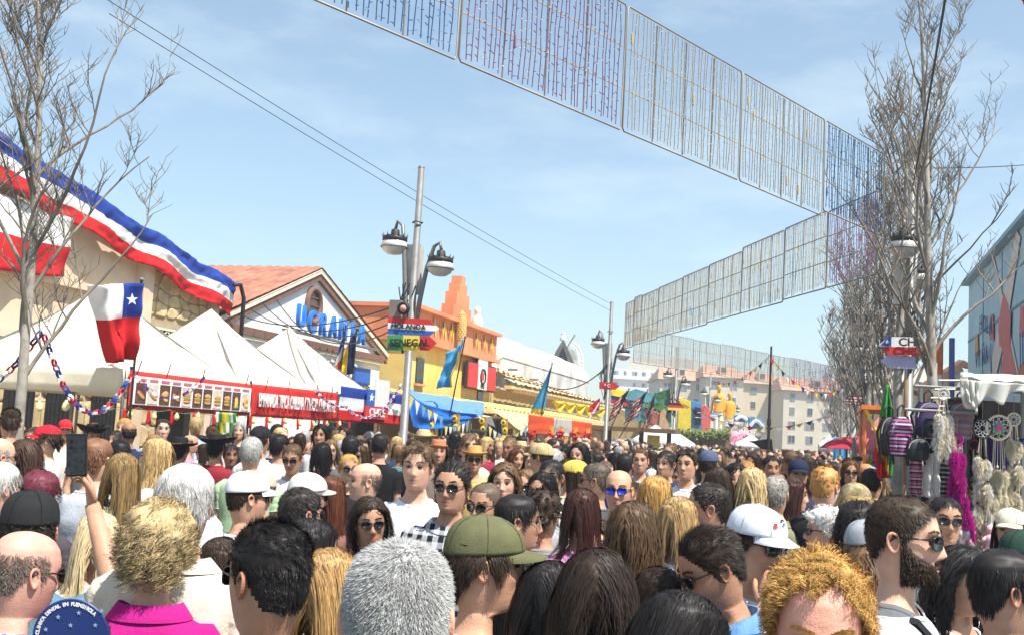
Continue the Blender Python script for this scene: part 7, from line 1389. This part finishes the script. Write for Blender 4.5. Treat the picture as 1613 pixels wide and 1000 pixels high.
hero(1374, 862, 3.2, 15, 'woman with brown curls just left of the bearded man', female=True, skin=1, hair='ringlet', hc=(.13, .07, .03), top=(.4, .35, .3), Lk=.7)
hero(1517, 862, 3.5, 128, 'woman with long black curly hair looking right, beside the blue polo', female=True, skin=2, hair='ringlet', hc=BLK, top=(.62, .62, .60), Lk=1.0, volume=.9)
hero(1585, 862, 2.85, 62, 'man with short black hair in a light blue polo at the right edge', skin=3, hair='short', hc=BLK, top=(.22, .45, .80), collar=True, thin=.5, fade=.4)
hero(1592, 800, 5.0, -172, 'woman in a cream cap under the dreamcatchers', female=True, skin=2, hair='long', hc=DKB, cap=dict(col=(.66, .58, .44)), top=(.3, .3, .3), hi=2)
hero(1617, 834, 3.7, 60, 'person in a dark green cap cut by the right edge', skin=2, hair='crop', hc=DKB, cap=dict(col=(.02, .05, .035)), top=(.1, .1, .1))
hero(1490, 780, 4.6, 165, 'dark haired person behind the bearded man in white shirt', skin=2, hair='crop', hc=BLK, glasses='square', top=(.66, .66, .66))
# --- second rank
hero(76, 669, 7.6, -82, 'young man in a red cap and white T-shirt facing left', skin=1, hair='curly', hc=DKB, cap=dict(col=(.55, .015, .03)), top=(.68, .68, .70), hi=2)
hero(42, 692, 5.8, 10, 'woman with long dark curly hair at the left edge', female=True, skin=1, hair='ringlet', hc=(.06, .03, .02), top=(.1, .1, .1))
hero(4, 725, 4.2, 60, 'grey haired man with glasses cut by the left edge', skin=0, hair='short', hc=(.36, .35, .33), glasses='square', top=(.3, .3, .35))
hero(0, 686, 5.2, 60, 'bald man cut by the left edge', skin=0, hair='buzz', hc=GRY, bald=True, top=(.5, .5, .5), glasses='square')
hero(66, 742, 4.6, 20, 'woman with short plum red hair', female=True, skin=1, hair='puff', hc=PLUM, top=(.06, .05, .06), Lk=.6)
hero(247, 690, 5.9, -72, 'woman with wavy blond hair and sunglasses pushed up, facing left', female=True, skin=0, hair='wavy', hc=(.40, .26, .11), top=(.6, .55, .5), glasses='square', glass_up=True, hi=2)
hero(196, 712, 4.8, 25, 'woman with long brown hair and blond ends right of the phone', female=True, skin=1, hair='long', hc=(.20, .125, .05), top=(.55, .5, .3))
hero(190, 690, 7.0, 10, 'man with tousled dark hair in dark jacket left of the wavy blond woman', skin=2, hair='short', hc=BLK, top=(.02, .025, .04))
hero(286, 689, 10.5, 30, 'person in a flat black hat near the loudspeaker', skin=2, hair='short', hc=BLK, hat=dict(col=(.012, .012, .013), band=(.3, .02, .04), brim=.09), top=(.3, .02, .03))
hero(342, 684, 10.0, 20, 'person in a wide black hat and dark red shirt by the patterned scarf', skin=2, hair='short', hc=BLK, hat=dict(col=(.014, .013, .013), brim=.13, curl=.04), top=(.22, .02, .03))
hero(147, 668, 11.0, 160, 'person in a black cowboy hat under the near tent', skin=2, hair='short', hc=BLK, hat=dict(col=(.014, .013, .014), brim=.10, curl=.05), top=(.1, .1, .1))
hero(104, 660, 12.0, 175, 'person in red headgear and white top under the near tent', female=True, skin=1, hair='long', hc=DKB, cap=dict(col=(.55, .02, .03)), top=(.66, .6, .5))
hero(398, 686, 6.6, 12, 'man with grey hair in pale green T-shirt', skin=1, hair='crop', hc=(.30, .29, .27), top=(.36, .50, .30), wide=1.12)
hero(412, 670, 9.0, 25, 'man in a black cap and white shirt in front of the lettered banner', skin=1, hair='crop', hc=DKB, cap=dict(col=(.02, .02, .022)), top=(.68, .66, .64))
hero(442, 682, 8.6, 40, 'man with dark hair in white shirt below the lettered banner', skin=2, hair='short', hc=BLK, top=(.62, .6, .62))
hero(464, 695, 7.4, -165, 'man with short brown hair and sunglasses in white shirt looking down', skin=2, hair='crop', hc=BRN, glasses='square', top=(.66, .66, .66), hpitch=-14)
hero(508, 697, 8.2, 10, 'woman with loose black hair and dark straps below the CHILE flag', female=True, skin=2, hair='wavy', hc=BLK, top=(.02, .02, .022), sleeve=0, Lk=.6)
hero(553, 684, 9.5, 0, 'man with cropped black hair left of the near lamp post', skin=2, hair='crop', hc=BLK, top=(.12, .12, .13)); hero(600, 681, 9.8, 10, 'man with black hair in black shirt beside the near lamp post', skin=2, hair='crop', hc=BLK, top=(.012, .012, .014))
hero(523, 748, 5.2, 15, 'woman with auburn hair and bare shoulders behind the grey cap', female=True, skin=2, hair='long', hc=(.09, .03, .015), top=(.2, .1, .08), sleeve=0)
hero(692, 690, 9.5, 178, 'woman with a red and cream headscarf near the sunflower posts', female=True, skin=2, hair='long', hc=DKB, hat=dict(col=(.45, .16, .08), brim=.01, crown=.07), top=(.2, .15, .12))
hero(748, 702, 8.5, 178, 'man in a tan straw hat and sunglasses', skin=2, hair='crop', hc=DKB, hat=dict(col=(.50, .28, .09), band=(.15, .07, .03), brim=.055), glasses='square', top=(.5, .35, .12))
hero(797, 730, 5.6, -168, 'woman with frizzy brown hair looking at the camera', female=True, skin=0, hair='ringlet', hc=(.12, .065, .03), top=(.5, .48, .45), hi=2, Lk=.75); hero(829, 738, 6.0, -165, 'woman with ash brown hair, sunglasses', female=True, skin=1, hair='bob', hc=(.17, .10, .05), glasses='square', top=(.3, .3, .3), hi=2)
hero(853, 697, 7.5, -60, 'man in a tan cap and white shirt looking left', skin=2, hair='crop', hc=DKB, cap=dict(col=(.48, .36, .18)), top=(.6, .6, .58), hi=2); hero(870, 722, 6.2, -160, 'man with dark hair and sunglasses in front of the tan cap', skin=2, hair='short', hc=BLK, glasses='square', top=(.65, .65, .62), hi=2)
hero(906, 724, 6.4, -70, 'woman in a mustard yellow cap', female=True, skin=2, hair='long', hc=DKB, cap=dict(col=(.62, .46, .09)), top=(.45, .1, .12), hi=2); hero(940, 726, 5.7, -72, 'man with shaved hair and sunglasses in charcoal T-shirt facing left', skin=2, hair='buzz', hc=(.09, .07, .055), glasses='square', top=(.055, .06, .06), hi=2, wide=1.1)
hero(976, 737, 5.2, -172, 'bald man in bright blue sunglasses', skin=1, hair='buzz', hc=(.2, .15, .12), bald=True, glasses='square', gmat=M_BLUEL, top=(.66, .66, .68), hi=2); hero(858, 772, 4.7, 25, 'person with a dark afro behind the glasses wearer', skin=3, hair='afro', hc=DKB, top=(.2, .2, .2), Lk=.55, volume=.7)
hero(855, 742, 5.2, -150, 'woman with glossy black hair and dark glasses in the middle', female=True, skin=2, hair='bob', hc=BLK, top=(.3, .3, .32), glasses='square'); hero(1083, 707, 7.4, -160, 'young man with curly dark hair in white shirt, right of centre', skin=1, hair='curly', hc=DKB, fade=.6, top=(.62, .62, .64), hi=2, Lk=.7)
hero(1050, 708, 8.0, -150, 'young man with dark hair in navy jacket', skin=1, hair='short', hc=BLK, top=(.02, .035, .085), collar=True); hero(1132, 735, 5.6, 5, 'woman with long straight dark hair, arm raised to shade her eyes', female=True, skin=1, hair='long', hc=DKB, top=(.3, .3, .28), arms=([(-.168, -.015, -.266), (-.30, .12, -.20), (-.10, .16, -.02)], 'down'), fingers={-1: dict(d=(1, .2, .1), n=(0, -.3, -1), curl=.15)}, hi=2)
hero(1160, 728, 6.4, 178, 'woman with straight dark hair in black top facing the camera', female=True, skin=1, hair='long', hc=BLK, top=(.015, .015, .018), hi=2); hero(1215, 716, 8.5, 165, 'man with short black hair facing the camera left of the blue cap', skin=3, hair='crop', hc=BLK, top=(.08, .09, .1)); hero(1258, 722, 7.4, 170, 'person in a dark navy cap in the right half of the crowd', skin=3, hair='crop', hc=BLK, cap=dict(col=(.015, .02, .05)), top=(.03, .03, .05))
hero(1250, 752, 6.2, 80, 'woman with dark brown hair in profile facing right, beside the olive jacket', female=True, skin=1, hair='long', hc=(.04, .015, .012), top=(.02, .02, .022), hi=2); hero(1117, 708, 9, 15, 'person in a slate blue cap right of centre', skin=2, hair='crop', hc=DKB, cap=dict(col=(.07, .09, .16)), top=(.6, .6, .62))
hero(1374, 735, 7.0, 20, 'balding man in black jacket left of the furled flag', skin=1, hair='crop', hc=BLK, thin=.7, top=(.02, .02, .025), hi=2); hero(1340, 724, 8.6, 175, 'woman with sunglasses and auburn hair right of centre', female=True, skin=2, hair='bob', hc=(.12, .05, .02), glasses='square', top=(.6, .55, .5))
hero(985, 712, 8.6, 10, 'person in a royal blue T-shirt in the middle of the crowd', skin=2, hair='crop', hc=BLK, top=(.015, .09, .45), wide=1.15)
# patches on the white cap
rigc = Rig(P(1186, 793, 3.35*1.14).z-.012, 0, -8)
for nm, a0, a1, z0, z1, col in (('patch', -.50, -.32, .088, .104, P_RED), ('patch', -.22, -.08, .080, .094, P_YEL), ('patch', .06, .20, .066, .076, P_BLUE), ('patch', .02, .26, .080, .086, P_BLACK), ('patch', .48, .66, .058, .074, P_RED)):
    ph_ = np.linspace(a0-.2, a1-.2, 5); V = []
    for z in (z0, z1):
        x, y = surf(ph_, np.full(5, z)); V += [(xx*1.175, yy*1.155, z+.020) for xx, yy in zip(x, y)]
    me = mesh_np('patch', rigc.world(np.array(V)), [(i, i+1, 6+i, 5+i) for i in range(4)]); capc = [c for c in capo.children if c.name.startswith('cap')][0]; link('patch', me, capc, col)
# ---- giant figures at the far left stalls
for px, d, lb_ in ((1133, 73, 'orange shirted giant figure with white shorts, the taller one'), (1150, 76, 'orange shirted giant figure with white shorts, the shorter right one')):
    q = P(px, 606 if px < 1140 else 618, d); gz = q.z-2.6; o = person((0, 0), 150, 1.85, hi=0, label=None, skin=(.75, .36, .04), hair='crop', hc=(.7, .4, .05), top=(.75, .33, .03), pants=(.75, .72, .66), sleeve=1.6); o.name = 'giant_figure'; tag(o, lb_, 'statue', 'giant figures'); o.location = (q.x, q.y, gz-.9); o.scale = (1.9,)*3
    b = MB(); b.box((0, 0, (gz-.9)/2/1.9-(gz-.9)/1.9/1), (.5, .5, (gz-.9)/1.9)); b.build('plinth', mat('plinth_cream', (.5, .45, .35)), o)
# ---- the rest of the crowd
CR = random.Random(77)
TOPS = [('white', (.66, .66, .66)), ('black', (.015, .015, .017)), ('navy', (.02, .03, .07)), ('grey', (.25, .25, .26)), ('red', (.42, .02, .03)), ('pale blue', (.32, .45, .60)), ('beige', (.50, .42, .30)), ('olive', (.14, .14, .07)), ('pink', (.60, .28, .36)), ('royal blue', (.02, .08, .38)), ('yellow', (.62, .45, .08)), ('striped grey', (.36, .37, .40)), ('teal', (.04, .20, .22)), ('cream', (.62, .57, .46)), ('maroon', (.20, .02, .04)), ('mint', (.36, .52, .42))]
HC = [('black', BLK, 5), ('dark brown', DKB, 6), ('brown', BRN, 4), ('light brown', LBR, 3), ('blond', BLD, 2), ('grey', GRY, 2), ('ginger', GNG, 1), ('auburn', (.09, .03, .015), 1)]
LOOKS = [('short {} hair', dict(hair='short')), ('cropped {} hair', dict(hair='crop', fade=.3)), ('swept {} hair', dict(hair='quiff', fade=.5)), ('shaved {} hair', dict(hair='buzz')), ('curly {} hair', dict(hair='curly', fade=.3)), ('a bald crown', dict(hair='buzz', bald=True)),
 ('long {} hair', dict(hair='long', female=True)), ('wavy {} hair', dict(hair='wavy', female=True)), ('a {} bob', dict(hair='bob', female=True)), ('{} ringlets', dict(hair='ringlet', female=True, Lk=.8)), ('short {} hair, beard', dict(hair='crop', beard=.8)), ('{} hair, {c} cap', dict(hair='crop', cap=dict(col=(.5, .5, .5)))), ('{} hair, straw hat', dict(hair='bob', female=True, hat=dict(col=(.58, .44, .22), band=(.05, .03, .02)))), ('long {} hair, sunglasses', dict(hair='long', female=True, glasses='square')), ('short {} hair, sunglasses', dict(hair='short', glasses='square')), ('swept {} hair, sunglasses', dict(hair='quiff', glasses='aviator', fade=.4))]
WGT = [5, 5, 4, 2, 3, 2, 6, 4, 3, 2, 2, 2, 1, 4, 4, 2]
PROTO = {}
def proto(i, hi):
    """first call builds the look, later calls copy it"""
    k = (i, hi)
    if k not in PROTO:
        PROTO[k] = person((0, 0), 0, 1.70+.003*i, hi=hi, seed=100+i, **LOOKS[i][1]); return PROTO[k]
    src = PROTO[k]; o = src.copy(); COL.objects.link(o)
    for ch in src.children:
        c = ch.copy(); COL.objects.link(c); c.parent = o
        for g2 in ch.children: e = g2.copy(); COL.objects.link(e); e.parent = c
    return o
def zone(px, d):
    far = 'near' if d < 8 else ('midway' if d < 14 else 'far')
    for lim, nm in ((200, 'under white tents'), (400, 'by food banner'), (540, 'by lettered banner'), (680, 'by first lamppost'), (770, 'by blue tarp'), (840, 'by white tarp'), (945, 'by orange banner'), (1000, 'by second lamppost'), (1065, 'by painted board'), (1120, 'by coloured facade'), (1180, 'by giant figures'), (1250, 'by black pole'), (1300, 'at street end'), (1350, 'by red parasol'), (1420, 'by furled flag'), (9999, 'by backpack stall')):
        if px < lim: return far, nm
placed = [(h[3], h[4]) for h in HEROES]; seen = set(); NP = 0
cand = []
yy = 3.6
while yy < 27:
    xx = -10.5
    while xx < 1.0: cand.append((xx+CR.uniform(-.22, .22), yy+CR.uniform(-.22, .22))); xx += .68
    yy += .66
cand.sort(key=lambda c: c[1])
for x, y in cand:
    if x < -8.9 and y > 12.3: continue
    if abs(x+6.72) < .4 and abs(y-16.9) < .4 or (x > .35 and 6.6 < y < 9.6): continue
    H = CR.gauss(1.685, .09); H = max(1.52, min(1.84, H)); px, py, d = proj((x, y, H+.01))
    if px < -30 or px > 1640 or d < 4.2 or NP >= 300-len(HEROES): continue
    if min((x-a)**2+(y-c)**2 for a, c in placed) < .40**2: continue
    bad = False
    for (hx, hy, hd, wx, wy) in HEROES:
        if hd > d-.1:
            hh = .24*FPX/hd; dx = abs(px-hx)*d/FPX
            if (dx < .11+.09*d/hd and py < hy+hh*1.05) or (dx < .24+.08*d/hd and py+.27*FPX/d < hy+hh): bad = True; break
    if bad: continue
    if CR.random() < .10: continue
    hi = 1 if d < 15 else 0; far, side = zone(px, d)
    for _ in range(30):
        li = CR.choices(range(len(LOOKS)), WGT)[0]; tn, tcl = CR.choices(TOPS, [9, 8, 5, 5, 2, 3, 3, 2, 2, 1, 1, 3, 1, 3, 1, 1])[0]; hn, hcl, _w = CR.choices(HC, [h[2] for h in HC])[0]; cn, ccl = CR.choice(TOPS); rel = CR.choice((CR.gauss(0, 22), CR.gauss(180, 30), CR.gauss(180, 25), CR.gauss(180, 25), CR.choice((-90, 90))+CR.gauss(0, 15)))
        face = 'back turned' if abs(rel) < 55 else 'facing right' if 55 <= rel < 125 else 'facing left' if -125 < rel <= -55 else 'facing us'
        lab = 'person, %s, %s top, %s, %s %s' % (LOOKS[li][0].format(hn, c=cn), tn, face, far, side)
        if lab not in seen: break
    seen.add(lab); o = proto(li, hi); NP += 1; placed.append((x, y)); o.location = (x, y, 0); s = H/(1.70+.003*li); o.scale = (s, s, s); o.rotation_euler = (0, 0, -math.radians(rel-math.degrees(YAW)+math.degrees(math.atan((px-806.5)/FPX))))
    tag(o, lab, 'person', 'people standing in the crowd'); jit = lambda c, k=CR.uniform(.8, 1.2): tuple(min(.8, v*k) for v in c)
    for ch in o.children:
        n_ = ch.name.split('.')[0]
        ch.color = (*{'body': CR.choice(SKINS), 'shirt': jit(tcl), 'hair': jit(hcl), 'beard': jit(hcl), 'trousers': CR.choice(((.05, .06, .09), (.02, .02, .02), (.3, .26, .2)))}.get(n_, ccl if n_ == 'cap' else (.5, .38, .2)), 1)
        for g2 in ch.children:
            if g2.name.startswith(('visor', 'button')): g2.color = (*ccl, 1)
print('PEOPLE', NP, len(HEROES))
# beyond that the heads merge: one far crowd
fc = MB(); fc.vc = []
SK = [s for s in SKINS]
yy = 22.0
while yy < 105:
    xx = -9.2 if yy < 60 else -9
    while xx < 2.2:
        x, y = xx+CR.uniform(-.3, .3), yy+CR.uniform(-.3, .3); H = CR.gauss(1.69, .08); px, py, d = proj((x, y, H)); xx += .62 if yy < 50 else .8
        if px < -20 or px > 1630 or min(((x-a)**2+(y-c)**2 for a, c in placed[-120:]), default=9) < .3 or abs(x+6.7) < .25 and abs((y % 17)-0) < .3 or CR.random() < .12: continue
        hcol = CR.choices([h[1] for h in HC]+[(.6, .6, .6), (.45, .35, .2)], [h[2] for h in HC]+[2, 1])[0]; tcl = CR.choices([t[1] for t in TOPS], [9, 8, 5, 5, 2, 3, 3, 2, 2, 1, 1, 3, 1, 3, 1, 1])[0]; sk = CR.choice(SK); a = CR.uniform(0, 6.28); ca, sa = math.cos(a), math.sin(a); big = yy < 45; nn = 6 if big else 5
        def ell(cx, cy, cz, rx, ry, rz, col, z0=-1, n=nn, m_=4):
            fc.col = col; prof_ = [(max(.02, math.sqrt(max(0, 1-t*t))), t) for t in np.linspace(z0, 1, m_+1)]
            V = [(x+cx*ca-cy*sa+rx*r_*math.cos(2*math.pi*j/n), y+cx*sa+cy*ca+ry*r_*math.sin(2*math.pi*j/n), cz+rz*t) for r_, t in prof_ for j in range(n)]; fc.add(V, gridF_(m_+1, n))
        ell(0, 0, H-.12, .075, .085, .12, sk); ell(0, -.025, H-.085, .084, .09, .095, hcol, -.4, m_=3)
        if CR.random() < .4: ell(0, -.06, H-.2, .085, .06, .2, hcol)
        ell(0, 0, H-.23, .06, .06, .1, sk, m_=2); ell(0, 0, H-.55, .205, .13, .30, tcl, m_=4); ell(0, 0, H-1.1, .17, .13, .6, (.05, .05, .07), m_=2)
    yy += .62 if yy < 50 else .95
o = fc.build('distant_crowd', mat('crowd_cloth', rough=.8, vcol=True, var=.1, scale=8), None, True); tag(o, 'dense mass of far heads filling the street towards its end', 'crowd', kind='stuff')

# ---- the summer air over the street
hz = MB(); hz.box((0, 195, 16.5), (760, 460, 35)); m = bpy.data.materials.new('haze_air'); m.use_nodes = True; nt = m.node_tree; nt.nodes.remove(nt.nodes['Principled BSDF']); pv = nt.nodes.new('ShaderNodeVolumePrincipled'); pv.inputs['Color'].default_value = (.90, .94, 1, 1); pv.inputs['Density'].default_value = .0017; pv.inputs['Anisotropy'].default_value = .3; nt.links.new(pv.outputs[0], nt.nodes['Material Output'].inputs['Volume'])
o = hz.build('haze', m); tag(o, 'thin pale summer haze filling the far street', 'haze', kind='stuff')
